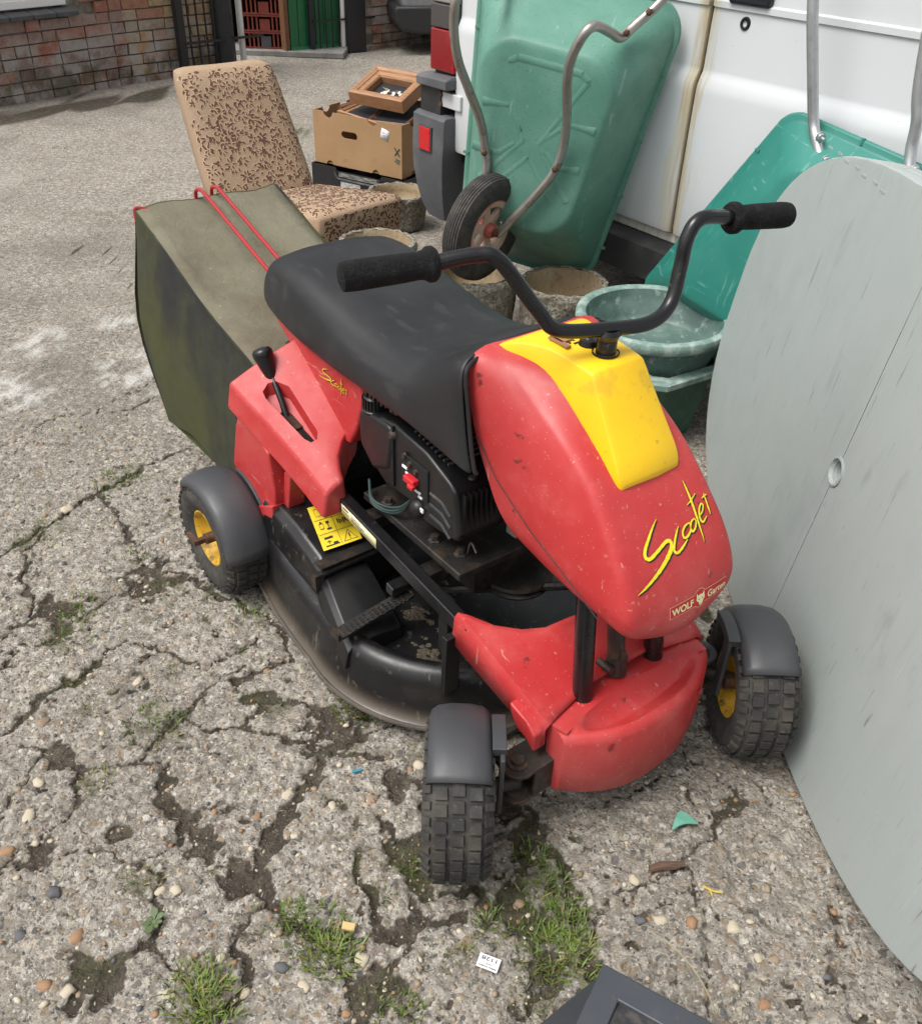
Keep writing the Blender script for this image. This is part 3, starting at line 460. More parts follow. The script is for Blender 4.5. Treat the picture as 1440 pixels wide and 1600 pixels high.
for i, (x, y, r, k) in enumerate(STONES):
    key = (k, i % 3)
    if key not in pm: pm[key] = pebble_mesh('pebble', i+3, PEBM[k])
    o = bpy.data.objects.new('pebble', pm[key]); COL.objects.link(o); o.location = (x, y, gz(x, y)-r*.08); o.scale = (r*.86, r*.75, r*.7); o.rotation_euler = (0, 0, i*1.7)
    best = None
    for nm, lx, ly in LMK:
        ds_ = sorted((math.hypot(a-lx, b-ly), ii) for ii, (a, b, r2, k2) in enumerate(STONES) if k2 == k); rk = [ii for _, ii in ds_].index(i)
        if best is None or rk < best[0]: best = (rk, nm)
    RK = ('nearest to', 'second nearest to', 'third nearest to', 'fourth nearest to', 'fifth nearest to')
    lab_ = ADJ[k]+(', the one '+RK[best[0]]+' '+best[1] if best[0] < 5 else ' lying loose on the broken concrete')
    tag(o, lab_, 'pebble', 'loose pebbles on the broken concrete')
def scatter_gravel():
    ico = bmesh.new(); bmesh.ops.create_icosphere(ico, subdivisions=1, radius=1); V0 = np.array([v.co[:] for v in ico.verts]); F0 = np.array([[v.index for v in f.verts] for f in ico.faces]); ico.free()
    n = 14000; xs = rng.uniform(-1.7, 1.05, n); ys = rng.uniform(.48, 2.6, n)**1.0
    vs = []; fs = []; mi = []; cnt = 0
    for x, y in zip(xs, ys):
        i = np.searchsorted(GX, x); j = np.searchsorted(GY, y); s = soil.reshape(shp)[j, i]
        if rng.random() > .34+.5*s: continue
        r = rng.gamma(2.0, .0011)+.0012; r = min(r, .008); V = V0*(1+rng.normal(0, .14, (len(V0), 1)))*np.array([r*rng.uniform(.8, 1.4), r*rng.uniform(.7, 1.1), r*.6]); a = rng.uniform(0, 6.3); ca, sa = math.cos(a), math.sin(a)
        V = np.stack([V[:, 0]*ca-V[:, 1]*sa+x, V[:, 0]*sa+V[:, 1]*ca+y, V[:, 2]+Zg[j, i]+r*.12], -1); vs.append(V); fs.append(F0+cnt); cnt += len(V0); mi += [rng.choice(5, p=[.12, .30, .16, .27, .15])]*len(F0)
    me = bpy.data.meshes.new('gravel'); me.from_pydata(np.concatenate(vs).tolist(), [], np.concatenate(fs).tolist())
    for k in 'owdt': me.materials.append(PEBM[k])
    me.materials.append(mat('pebble_grey', (.24, .215, .18), .8))
    me.polygons.foreach_set('material_index', np.array(mi, np.int32)); me.polygons.foreach_set('use_smooth', np.ones(len(mi), bool))
    o = link('gravel', me, None, kind='stuff'); o['label'] = 'fine loose gravel and chippings over the cracked concrete'
scatter_gravel()
# grass tufts growing in the cracks: uncountable blades, one object
def grass():
    GC = {'g': (.105, .16, .030), 'l': (.155, .215, .045), 'd': (.075, .085, .03), 'y': (.22, .19, .075)}
    keys = list(GC); vs = []; fs = []; mi = []
    for (cx, cy, rad, n, k) in TUFTS:
        far = cy > 3; n = int(n*1.7)
        for q in range(n):
            a = rng.uniform(0, 6.28); d = rad*1.15*rng.random()**.75; x, y = cx+d*math.cos(a), cy+d*math.sin(a)
            h = rng.uniform(.30, 1.0)**1.3*(.012 if k == 'd' else .026 if k in 'lg' else .021)*(1.3 if far else 1); wd = rng.uniform(.0008, .0019)*(1.6 if far else 1)
            if vnoise(np.array([x*70]), np.array([y*70]), 3)[0] < .28: continue
            la = a+rng.normal(0, 1.0); lean = rng.uniform(.2, 1.25)*h; z0 = gz(x, y)-.002
            px, py = -math.sin(la)*wd, math.cos(la)*wd; b = len(vs)
            for t, ww in ((0, 1), (.4, .9), (.75, .6)):
                ex = lean*t*t; hz = h*(t-.28*t*t)
                vs += [(x+math.cos(la)*ex-px*ww, y+math.sin(la)*ex-py*ww, z0+hz), (x+math.cos(la)*ex+px*ww, y+math.sin(la)*ex+py*ww, z0+hz)]
            vs.append((x+math.cos(la)*lean, y+math.sin(la)*lean, z0+h*.72))
            fs += [(b, b+1, b+3, b+2), (b+2, b+3, b+5, b+4), (b+4, b+5, b+6)]
            kk = k if rng.random() > .42 else keys[rng.choice(4, p=[.2, .15, .3, .35])]
            mi += [keys.index(kk)]*3
    me = bpy.data.meshes.new('grass'); me.from_pydata(vs, [], fs)
    for k in keys:
        m = mat('grass_'+k, GC[k], .55, spec=.3, layers=[('noise', 30, .4, .7, tuple(c*.7 for c in GC[k]), .8)], rvar=0); m.node_tree.nodes['Principled BSDF'].inputs['Subsurface Weight'].default_value = 0
        me.materials.append(m)
    me.polygons.foreach_set('material_index', np.array(mi, np.int32))
    o = link('grass', me, None, kind='stuff'); o['label'] = 'short green grass growing in the cracks of the concrete'
grass()
def litter():
    vs = []; fs = []; mi = []
    for q in range(900):
        x, y = rng.uniform(-1.5, .9), rng.uniform(.5, 2.4); i = min(np.searchsorted(GX, x), nx-1); j = min(np.searchsorted(GY, y), ny-1)
        if rng.random() > .12+.88*soil.reshape(shp)[j, i]: continue
        a = rng.uniform(0, 6.28); l = rng.uniform(.004, .018); w_ = rng.uniform(.0006, .003); z = gz(x, y)+.0015; ca, sa = math.cos(a), math.sin(a); b = len(vs); t = rng.uniform(-.2, .2)
        for u, v, h in ((-1, -1, 0), (0, -1.2, .0015), (1, -.6, rng.uniform(0, .004)), (1, .6, rng.uniform(0, .004)), (0, 1.2, .002), (-1, 1, 0)): vs.append((x+u*l/2*ca-v*w_/2*sa, y+u*l/2*sa+v*w_/2*ca, z+h))
        fs += [(b, b+1, b+4, b+5), (b+1, b+2, b+3, b+4)]; mi += [rng.integers(3)]*2
    me = bpy.data.meshes.new('leaf_litter'); me.from_pydata(vs, [], fs)
    for nm, c in (('litter_straw', (.33, .27, .16)), ('litter_brown', (.10, .065, .04)), ('litter_grey', (.22, .20, .17))): me.materials.append(mat(nm, c, .85, rvar=0))
    me.polygons.foreach_set('material_index', np.array(mi, np.int32)); o = link('leaf_litter', me, None, kind='stuff'); o['label'] = 'scraps of dry straw and leaf in the cracks of the concrete'
litter()

# ------------------------------------------------------------------ the ride-on mower
MO = Vector((.308, 1.23, 0)); MF = Vector((.618, -.786, 0)); ML = Vector((.786, .618, 0)); MZ = Vector((0, 0, 1))
MW = frame(MO, MF, ML, MZ)                       # local x forward, y to its left (far side), z up
mower = thing('ride_on_mower', 'red and black ride-on lawn mower with high handlebar and olive grass catcher', 'lawn mower', MW)
def tyre_parts(par, Rr=.14, W=.105, rimr=.062, rows=34):
    prof = [(rimr, -.034), (rimr+.006, -.044), (.088, -.0525), (.108, -.0575), (.124, -.052), (.1335, -.041), (.1375, -.020), (.1375, .020), (.1335, .041), (.124, .052), (.108, .0575), (.088, .0525), (rimr+.006, .044), (rimr, .034)]
    M = Matrix.Rotation(R(90), 4, 'X')
    MB().lathe(prof, 44, M).build('tyre', M_['tyre'], par, ang=60)
    t = MB()
    for k in range(rows):
        for col, y in enumerate((-.0275, 0, .0275)):
            an = 2*PI*(k+(.22 if col == 1 else 0))/rows; B = Matrix.Rotation(-an, 4, 'Y')
            t.box((Rr-.0010, y, 0), (.0060, .0205, .0190), B, .92)
        for sgn in (-1, 1):
            an = 2*PI*(k+.25)/rows; B = Matrix.Rotation(-an, 4, 'Y') @ T(.1290, sgn*.0490, 0) @ Matrix.Rotation(sgn*R(40), 4, 'Z')
            t.box((0, 0, 0), (.006, .017, .012), B)
    t.build('tread', M_['tyre'], par, smooth=False, kind='stuff')
    rim = [(.0, -.012), (.020, -.014), (.022, -.020), (.040, -.016), (.052, -.026), (.055, -.036), (.066, -.046), (.069, -.045), (.066, -.030), (.066, .030), (.069, .045), (.066, .046), (.055, .036), (.052, .026), (.040, .016), (.022, .020), (.020, .014), (0, .012)]
    MB().lathe(rim, 32, M).build('rim', M_['yellowrim'], par)
def wheel(x, y, z, steer=0, bolt=0, side=1):
    h = MB().cyl((0, -.05, 0), (0, .05, 0), .013, 12)
    if bolt: h.box((0, -.062, 0), (.012, .03, .012)).box((-.012, -.074, .004), (.045, .010, .012))
    o = h.build('wheel', M_['rust'], mower); o.location = (x, y, z); o.rotation_euler = (0, 0, steer); o.scale = (1.04, 1.04, 1.04); tyre_parts(o); return o
ST = R(-38)
def w2m(x, y): d = Vector((x, y, 0))-MO; return d.dot(MF), d.dot(ML)
NW = w2m(.012, 1.036); FW = w2m(.597, 1.335)
wheel(NW[0], NW[1], .147, ST); wheel(FW[0], FW[1], .147, ST); wheel(-.975, -.35, .147, 0, 1); wheel(-.975, .35, .147, 0)
def guard(x, y, steer, a0, a1, r=.158, wd=.112, inner=1):
    g = MB(); rings = []
    n = 16
    for k in range(n+1):
        an = R(a0+(a1-a0)*k/n); ring = []
        for (t, dr) in ((-.5, -.022), (-.46, -.008), (-.36, .0), (-.15, .004), (.15, .004), (.36, .0), (.46, -.008), (.5, -.022)):
            q = (r+dr); ring.append((q*math.cos(an), t*wd, q*math.sin(an)))
        rings.append(ring)
    g.loft(rings, closed=False)
    o = g.build('mudguard', M_['mudguard'], mower, solid=.005, ang=70, fixn=False); o.location = (x, y, .142); o.rotation_euler = (0, 0, steer)
    b = MB()
    ym = inner*(wd*.5+.010); ac = R((a0+a1)/2-18)
    b.loft([[((r+q)*math.cos(R(t)), ym+s, (r+q)*math.sin(R(t))) for q, s in ((-.022, -.012), (-.002, -.012), (-.002, .012), (-.022, .012))] for t in np.linspace(a0+(a1-a0)*.28, a0+(a1-a0)*.72, 6)], True, True, True)
    b.box((.02, ym+inner*.006, .07), (.03, .008, .14))
    bo = b.build('bracket', M_['mudguard'], o, bevel=.002); return o
guard(NW[0], NW[1], ST, 60, 138, inner=1); guard(FW[0], FW[1], ST, 52, 138, inner=-1)
guard(-.975, -.352, 0, 8, 130, r=.162, wd=.116, inner=1); guard(-.975, .352, 0, 8, 130, r=.162, wd=.116, inner=-1)

# front axle, kingpins and links
ax = MB(); ax.box((-.01, 0, .150), (.05, .40, .055)); ax.box((-.01, 0, .150), (.062, .20, .075))
axle = ax.build('front_axle', M_['grease'], mower, bevel=.006)
for s in (-1, 1):
    k = MB(); k.box((0, s*.205, .182), (.066, .10, .007)).cyl((0, s*.244, .178), (0, s*.244, .186), .034, 20).box((0, s*.205, .112), (.06, .10, .007)).cyl((0, s*.244, .108), (0, s*.244, .116), .033, 20)
    k.box((-.028, s*.205, .147), (.008, .09, .07)).box((.030, s*.195, .147), (.006, .07, .07))
    k.build('axle_yoke', M_['grease'] if s < 0 else M_['mudguard'], mower, bevel=.002)
    p = MB(); p.cyl((0, s*.244, .10), (0, s*.244, .19), .013, 14).lathe([(.0, .197), (.012, .197), (.0125, .190), (.020, .189), (.020, .186), (0, .186)], 20, T(0, s*.244, 0)).lathe([(.024, .116), (.024, .122), (.013, .124)], 20, T(0, s*.244, 0))
    p.build('kingpin', M_['grease'], mower)
    wc = NW if s < 0 else FW
    a = MB(); a.tube([(0, s*.244, .138), (wc[0]*.5, s*.244+(wc[1]-s*.244)*.5, .14), (wc[0], wc[1], .142)], [.016, .015, .013], 10)
    a.tube([(0, s*.244, .125), (-.10, s*.225, .125)], .010, 8)
    a.build('stub_axle', M_['grease'], mower)
tr = MB(); tr.tube([(-.10, -.225, .128), (-.10, .225, .128)], .007, 8); tr.build('track_rod', M_['grease'], mower)
cb = MB(); cb.tube(spline([(.02, .20, .20), (-.03, .23, .22), (-.07, .19, .2), (-.12, .1, .22)], 5), .005, 6); cb.build('cable', M_['blackplastic'], mower)

# frame rails
for s in (-1, 1):
    q = MB(); z0, z1 = .385, .336; q.add([(x, s*y, z+dz) for x, z in ((-.74, z0), (-.20, z1)) for y, dz in ((.185, -.034), (.212, -.034), (.212, 0), (.185, 0))], [(0, 1, 2, 3), (7, 6, 5, 4), (0, 4, 5, 1), (1, 5, 6, 2), (2, 6, 7, 3), (3, 7, 4, 0)])
    rail = q.build('frame_rail', M_['blackmetal'], mower, bevel=.003)
    if s < 0:
        def rp(x, dz): t = (x+.74)/.54; return (x, -.2128, z0+(z1-z0)*t+dz)
        st = MB(); st.add([rp(-.64, -.006), rp(-.505, -.006), rp(-.505, -.031), rp(-.64, -.031)], [(0, 1, 2, 3)]); st.build('label_strip', M_['cream'], rail, solid=.0006)
        ik = MB()
        for x0, x1, dz, h in ((-.632, -.612, -.010, .004), (-.60, -.565, -.012, .002), (-.60, -.55, -.017, .002), (-.60, -.56, -.022, .002), (-.632, -.61, -.02, .0015)): ik.add([(a[0], a[1]-.0009, a[2]) for a in (rp(x0, dz), rp(x1, dz), rp(x1, dz-h), rp(x0, dz-h))], [(0, 1, 2, 3)])
        ik.build('print', M_['ink'], rail)
cm_ = MB(); cm_.box((-.40, 0, .31), (.04, .38, .03)).box((-.60, 0, .33), (.04, .38, .03)).box((-.29, -.19, .27), (.03, .02, .14)).box((-.29, .19, .27), (.03, .02, .14)); cm_.build('cross_member', M_['darkgrease'], mower, bevel=.003)

# front shell (foot well cover) and bumper nose
def shell():
    m = MB()
    # half grid over y, rows from rear to front : each row a list of (x, y, z)
    ys = [-1, -.93, -.8, -.6, -.4, -.2, 0, .2, .4, .6, .8, .93, 1]; rows = []
    for t in np.linspace(0, 1, 15):
        row = []
        for u in ys:
            a = abs(u)
            xr = -.222-.012*(a > .8)+.105*(1-a**2.4)*1.0                  # concave rear edge
            xf = -.015+.033*a*a
            x = xr+(xf-xr)*t
            hw = .205-.012*t
            z = .352-.086*t-.030*(1-.5*t)*(1-a**3)*(1-.55*t)-.0*(a > .95)
            d = math.hypot(x+.045, u*hw)/.105
            z += .012*max(0, min(1, (1.15-d)*5))-.006*max(0, min(1, (.8-d)*4))
            row.append((x, u*hw, z))
        # skirts
        x0, y0, z0 = row[0]; sk = [(row[0][0]-.004, -row[12][1]-.008, z0-.072+.02*t), (row[0][0]-.002, row[0][1]-.005, z0-.010)]
        sk2 = [(p[0], -p[1], p[2]) for p in sk[::-1]]
        rows.append(sk+row+sk2)
    m.loft(rows, closed=False)
    o = m.build('front_cover', M_['red'], mower, solid=.004, ang=60, fixn=False)
    for s in (-1, 1):                                  # tab hanging over the axle at the outer corner
        q = MB(); q.prism([(-.060, .276), (-.01, .268), (.012, .250), (.012, .208), (-.008, .226), (-.034, .230), (-.052, .252)], s*.190, s*.222)
        q.build('cover_tab', M_['red'], o, bevel=.005)
    return o
shell()
def bumper():
    m = MB(); rows = []; n = 28
    for i in range(n+1):
        u = -1+2*i/n; a = abs(u); y = .188*u
        xo = .052+.058*(1-a**2.6)                        # outer edge in plan
        zb = .085+.028*a**2+ .0*(u)
        zt = .260; xs = -.0125+.033*a*a; zs = .2665-.009*(1-a**3)
        di = max(0, 1-(u/.78)**2)**.5 if abs(u) < .78 else 0  # bowl
        x1 = xs+.030; x2 = xo-.020; zr_ = zt
        zm = lambda f: zs+(zr_-zs)*f-.036*di*math.sin(PI*min(1, max(0, f)))**.7
        ring = [(xo-.040, y*.98, zb+.006), (xo-.012, y*1.0, zb), (xo-.001, y*1.0, zb+.012), (xo+.004, y, .17), (xo+.002, y, zt-.018), (xo-.004, y, zt-.005), (xo-.013, y, zt),
                (x2, y*.995, zt-.003*di), (x2+(x1-x2)*.2, y*.985, zm(.8)), (x2+(x1-x2)*.45, y*.975, zm(.55)), (x2+(x1-x2)*.75, y*.97, zm(.22)), (x1, y*.97, zs), (xs+.003, y*1.0, zs), (xs-.014, y*.99, zs-.005), (xs-.014, y*.99, zs-.03)]
        rows.append(ring)
    m.loft(rows, closed=False, cap0=False)
    # end walls
    m.f.append(tuple(range(15))[::-1]); b = n*15; m.f.append(tuple(b+k for k in range(15)))
    o = m.build('nose_bumper', M_['red'], mower, ang=48)
    for y in (-.115, .115):
        x = .052+.058*(1-(abs(y)/.188)**2.6)+.0035
        MB().lathe([(0, 0), (.006, 0), (.007, .0012), (.009, .0016)], 14, T(x, y, .232) @ Matrix.Rotation(R(90), 4, 'Y')).build('screw_hole', M_['dark'] if 0 else M_['redglossy'], o)
    return o
bumper()
for s in (-1, 1):
    MB().tube([(0, s*.093, .225), (-.012, s*.092, .32), (-.035, s*.088, .52)], .0185, 18).build('front_post', M_['blackmetal'], mower)
sc_ = MB(); sc_.tube([(-.012, 0, .262), (-.035, 0, .40), (-.06, 0, .60)], .0165, 16).tube([(-.012, 0, .262), (-.016, 0, .30)], .020, 16).cyl((-.034, -.028, .288), (.0, -.028, .288), .008, 10).box((.004, -.006, .30), (.006, .006, .06))
sc_.build('steering_column', M_['grease'], mower)

# hood -------------------------------------------------------------------
HS = [  # front x, z | ridge x, half width | rear x, z, half width
    (.100, .452, .066, .072, -.140, .512, .085), (.110, .462, .078, .098, -.155, .517, .105), (.116, .478, .088, .116, -.172, .524, .122), (.117, .497, .097, .127, -.188, .540, .132), (.112, .522, .098, .132, -.205, .562, .139), (.102, .553, .090, .130, -.224, .590, .143), (.073, .605, .062, .125, -.248, .640, .147), (.006, .680, -.001, .118, -.272, .695, .151),
    (-.038, .722, -.046, .114, -.285, .735, .152), (-.070, .755, -.100, .112, -.293, .762, .152), (-.095, .790, -.165, .111, -.299, .788, .150), (-.125, .820, -.220, .109, -.305, .815, .147), (-.165, .836, -.250, .098, -.307, .832, .135), (-.22, .843, -.272, .070, -.308, .840, .11)]
def hood_ring(xf, zf, xg, wg, xr, zr, wr):
    A, B = Vector((xr, wr)), Vector((xg, wg)); z_at = lambda x: zr+(zf-zr)*((x-xr)/(xf-xr+1e-6))
    fp = lambda s_: Vector((xg+(xf-xg)*(1-max(0, 1-s_)**2.1), wg*max(0, 1-s_)))
    r_ = min(.022, (B-A).length*.35, wg*.4); P0 = B+(A-B).normalized()*r_; P2 = fp(min(.6, r_/max(wg, .02)*1.0)); s2 = min(.6, r_/max(wg, .02))
    half = []
    for k in range(9):
        t = k/8; p = A+(P0-A)*t; half.append((p.x, p.y+.005*math.sin(PI*t)))
    for k in range(1, 6): t = k/6; p = P0*(1-t)**2+B*2*t*(1-t)+P2*t*t; half.append((p.x, p.y))
    for k in range(8): p = fp(s2+(1-s2)*k/7); half.append((p.x, p.y))
    full = [(x, -y) for x, y in half]+[(x, y) for x, y in half[::-1][1:]]
    return [(x, y, z_at(x)) for x, y in full]
def _sm(L_, n=3):
    A = np.array(L_, float); A = np.vstack([2*A[0]-A[1], A, 2*A[-1]-A[-2]]); out = []
    for i in range(1, len(A)-2):
        a, b, c_, d = A[i-1:i+3]
        for k in range(n): t = k/n; out.append(tuple(.5*(2*b+(c_-a)*t+(2*a-5*b+4*c_-d)*t*t+(3*b-a-3*c_+d)*t**3)))
    return out+[tuple(A[-2])]
hd = MB(); rings = [hood_ring(*h) for h in _sm(HS)]; hd.loft(rings, closed=True, cap0=True, cap1=True)
hood = hd.build('hood', M_['red'], mower, ang=50)
bpy.context.view_layer.update()
HB = BVHTree.FromPolygons([Vector(v) for v in hd.v], [f for f in hd.f], all_triangles=False)
HN = Vector((1.62, 0, 1)).normalized()
def on_hood(p, off): 
    p = Vector(p); h = HB.ray_cast(p+HN*.25, -HN)
    return (h[0] if h[0] else p)+HN*off
# yellow crown panel
yl = MB(); yr = []
YS = [(-.302, .815, .100, .843, .090), (-.280, .825, .098, .854, .082), (-.250, .826, .089, .861, .069), (-.210, .826, .080, .864, .058), (-.160, .813, .076, .861, .054), (-.122, .793, .0745, .857, .0525), (-.112, .783, .074, .850, .053), (-.095, .763, .0735, .826, .055), (-.066, .733, .073, .785, .0585), (-.044, .712, .073, .754, .0615), (-.030, .697, .072, .734, .0635), (-.020, .684, .070, .716, .0635), (-.015, .674, .066, .703, .060)]
def resample(L_, n=4): return [tuple(p) for p in np.array([[np.interp(t, range(len(L_)), [r[k] for r in L_]) for k in range(len(L_[0]))] for t in np.linspace(0, len(L_)-1, (len(L_)-1)*n+1)])]
def smooth_list(L_, n=4):
    A = np.array(L_, float); A = np.vstack([2*A[0]-A[1], A, 2*A[-1]-A[-2]]); out = []
    for i in range(1, len(A)-2):
        a, b, c_, d = A[i-1:i+3]
        for k in range(n): t = k/n; out.append(tuple(.5*(2*b+(c_-a)*t+(2*a-5*b+4*c_-d)*t*t+(3*b-a-3*c_+d)*t**3)))
    return out+[tuple(A[-2])]
YS = smooth_list(YS, 3)
for x, zb, wb, zt, wt in YS:
    yr.append([(x-.004, -wb, zb-.012), (x, -wb, zb), (x+.004, -wt-.004, zt-.004), (x+.006, -wt+.005, zt), (x+.009, 0, zt+.003), (x+.006, wt-.005, zt), (x+.004, wt+.004, zt-.004), (x, wb, zb), (x-.004, wb, zb-.012)])
yl.loft(yr, closed=False, cap0=True, cap1=True)
yp = yl.build('yellow_panel', M_['yellow'], hood, ang=50, bevel=.003, seg=2)
lk = MB(); lk.lathe([(0, .012), (.006, .012), (.008, .010), (.014, .009), (.0155, .004), (.0165, 0)], 18, T(-.178, -.004, .865)); lk.build('ignition_lock', M_['blackplastic'], hood)
sk_ = MB(); sk_.lathe([(.022, .0), (.0225, .003), (.0205, .003)], 20, T(-.142, 0, .8625)); sk_.build('column_hole', M_['dark'], hood)
cl_ = MB(); cl_.box((-.205, -.042, .868), (.045, .010, .003), None).box((-.215, -.030, .8685), (.03, .022, .002)); cl_.build('paper_tag', M_['wood'], hood)
cl2 = MB()
for a, b, c_, d_ in ((-.20, -.028, .012, .003), (-.19, -.018, .004, .012), (-.205, -.016, .014, .003), (-.17, .028, .006, .010)): cl2.box((a, b, .8665), (c_, d_, .001))
cl2.build('stain', M_['ink'], hood)
# lettering traced as brush strokes, laid on the hood
SCO3 = [[(0.0407, -0.0257, 0.6561, 0.00072), (0.047, -0.0401, 0.6479, 0.00288), (0.0544, -0.0542, 0.6382, 0.00432), (0.062, -0.0674, 0.6284, 0.0054), (0.069, -0.0728, 0.6193, 0.0054), (0.0726, -0.0653, 0.6146, 0.0054), (0.0688, -0.0451, 0.6196, 0.00504), (0.0641, -0.0239, 0.6256, 0.0054), (0.0662, -0.0149, 0.623, 0.00576), (0.0721, -0.0184, 0.6153, 0.00648), (0.0786, -0.0316, 0.6068, 0.0072), (0.086, -0.0506, 0.5972, 0.00612), (0.0924, -0.0714, 0.5889, 0.00504), (0.0973, -0.0897, 0.5825, 0.0036), (0.1005, -0.1055, 0.5784, 0.00072)], [(0.056, 0.0116, 0.6362, 0.00108), (0.0612, 0.0025, 0.6294, 0.00324), (0.0685, -0.008, 0.62, 0.00396), (0.0758, -0.0149, 0.6105, 0.00432), (0.0791, -0.0089, 0.6062, 0.00432), (0.0761, 0.0055, 0.6101, 0.0036), (0.0717, 0.02, 0.6158, 0.00144)], [(0.0577, 0.0377, 0.634, 0.00144), (0.0587, 0.0259, 0.6327, 0.00324), (0.063, 0.0159, 0.6271, 0.0036), (0.0688, 0.0146, 0.6196, 0.0036), (0.069, 0.0232, 0.6193, 0.0036), (0.0647, 0.0343, 0.6249, 0.00324), (0.0581, 0.0374, 0.6335, 0.00216)], [(0.0562, 0.0511, 0.6359, 0.00144), (0.0577, 0.0422, 0.634, 0.00288), (0.0626, 0.036, 0.6276, 0.00324), (0.0672, 0.0368, 0.6216, 0.00324), (0.0648, 0.0459, 0.6247, 0.00324), (0.0598, 0.0517, 0.6313, 0.00288), (0.0561, 0.0507, 0.636, 0.00144)], [(0.0178, 0.0595, 0.6858, 0.00072), (0.0244, 0.0598, 0.6772, 0.00288), (0.0342, 0.0598, 0.6646, 0.00396), (0.0438, 0.0589, 0.6521, 0.00432), (0.0539, 0.0575, 0.6389, 0.00396), (0.0646, 0.0557, 0.6251, 0.00324), (0.0741, 0.0548, 0.6126, 0.00216), (0.0823, 0.0539, 0.602, 0.00072)], [(0.0413, 0.0474, 0.6553, 0.00108), (0.039, 0.0593, 0.6583, 0.00252), (0.0347, 0.074, 0.6639, 0.00108)], [(0.0569, 0.063, 0.6351, 0.0018), (0.0535, 0.0747, 0.6394, 0.00252), (0.0485, 0.0811, 0.646, 0.00252), (0.0466, 0.0769, 0.6484, 0.00252), (0.0511, 0.0682, 0.6425, 0.00324), (0.0588, 0.0631, 0.6325, 0.0036), (0.0635, 0.0667, 0.6264, 0.00324), (0.06, 0.0798, 0.631, 0.00144)], [(0.0386, 0.0925, 0.6589, 0.00144), (0.0458, 0.0918, 0.6494, 0.00288), (0.0537, 0.0906, 0.6392, 0.00324), (0.0602, 0.0899, 0.6307, 0.00108)], [(0.0422, 0.0839, 0.6542, 0.00108), (0.0409, 0.0917, 0.6559, 0.00288), (0.0408, 0.0986, 0.6559, 0.00108)]]

def strokes(name, par, m, proj, fn=None, off=(0, 0), wk=1.0, add=0.0):
    q = MB()
    for st in SCO3:
        pts = [Vector(fn(Vector(p[:3])) if fn else p[:3]) for p in st]; wd = [p[3]*wk+add for p in st]
        fine = spline(pts, 4); nn = len(fine); L_ = []
        for i, p in enumerate(fine):
            t = i/(nn-1)*(len(wd)-1); k = min(int(t), len(wd)-2); ww = wd[k]+(wd[k+1]-wd[k])*(t-k); L_.append((p, ww))
        b = len(q.v)
        for i, (p, ww) in enumerate(L_):
            tg = (L_[min(i+1, nn-1)][0]-L_[max(i-1, 0)][0]).normalized(); nv = proj['n'].cross(tg).normalized()
            jit = 1+.10*math.sin(i*2.7)
            for sgn in (-1, 1): q.v.append(tuple(proj['f'](p+nv*ww*.5*sgn*jit+proj['o'](off))))
        q.f += [(b+2*i, b+2*i+1, b+2*i+3, b+2*i+2) for i in range(nn-1)]
    return q.build(name, m, par, smooth=False)
FU = Vector((0, 1, 0)); FV = HN.cross(FU)*-1
PJ = lambda off: dict(n=HN, f=lambda p: on_hood(p, off), o=lambda o: FU*o[0]+Vector((-.52, 0, .85))*o[1])
strokes('lettering_shadow', hood, M_['ink'], PJ(.0008), off=(.0022, -.0026), add=.0013, wk=1.1)
strokes('lettering', hood, M_['ylett'], PJ(.0016), off=(0, 0), wk=1.1)
q = MB(); q.tube([(x, -(y+.0004), z) for x, y, z in ((-.265, .1535, .70), (-.21, .1520, .640), (-.12, .1500, .588), (-.03, .1455, .545), (.045, .1410, .508))], .0009, 5); q.build('mould_seam', M_['ink'], hood)
# maker's badge on the hood
FB = Vector((-.41, 0, .91)); B0 = Vector((0.1118, 0.0252, 0.5186))
def fpt(u, v, off): return on_hood(B0+FU*u+FB*v, off)
def fpoly(q, pts, off, sub=1):
    b = len(q.v); q.v += [tuple(fpt(u, v, off)) for u, v in pts]; q.f.append(tuple(range(b, b+len(pts))))
def fgrid(q, u0, u1, v0, v1, off, nu=12, nv=2):
    b = len(q.v)
    for i in range(nu+1):
        for j in range(nv+1): q.v.append(tuple(fpt(u0+(u1-u0)*i/nu, v0+(v1-v0)*j/nv, off)))
    for i in range(nu):
        for j in range(nv): k = b+i*(nv+1)+j; q.f.append((k, k+nv+1, k+nv+2, k+1))
def fdisc(q, u, v, r, off, n=24):
    b = len(q.v); q.v.append(tuple(fpt(u, v, off)))
    for k in range(n): q.v.append(tuple(fpt(u+r*math.cos(2*PI*k/n), v+r*math.sin(2*PI*k/n), off)))
    q.f += [(b, b+1+k, b+1+(k+1) % n) for k in range(n)]
q = MB(); fgrid(q, -.0725, .0715, -.0105, .0105, .0006); fdisc(q, -.002, .001, .0165, .0007); q.build('badge_border', M_['cream'], hood, smooth=False)
q = MB(); fgrid(q, -.0718, .0708, -.0098, .0098, .0010); fdisc(q, -.002, .001, .0158, .0011); q.build('badge', M_['badge'], hood, smooth=False)
wolf = [(-.0105, .0125), (-.0075, .0065), (-.003, .0075), (0, .0075), (.0045, .0065), (.0075, .0125), (.0085, .004), (.0095, -.001), (.005, -.0055), (.0015, -.0125), (-.0035, -.0125), (-.0065, -.0055), (-.0115, -.001), (-.0110, .004)]
q = MB(); fpoly(q, [(a-.0005, b) for a, b in wolf], .0020); q.build('wolf_head', M_['cream'], hood, smooth=False)
q = MB()
for s in (-1, 1): fpoly(q, [(-.002+s*.0058, .0016), (-.002+s*.0018, -.0006), (-.002+s*.0048, -.0018)], .0026)
fpoly(q, [(-.004, -.0095), (0, -.0095), (-.002, -.0118)], .0026); q.build('wolf_eyes', M_['badge'], hood, smooth=False)
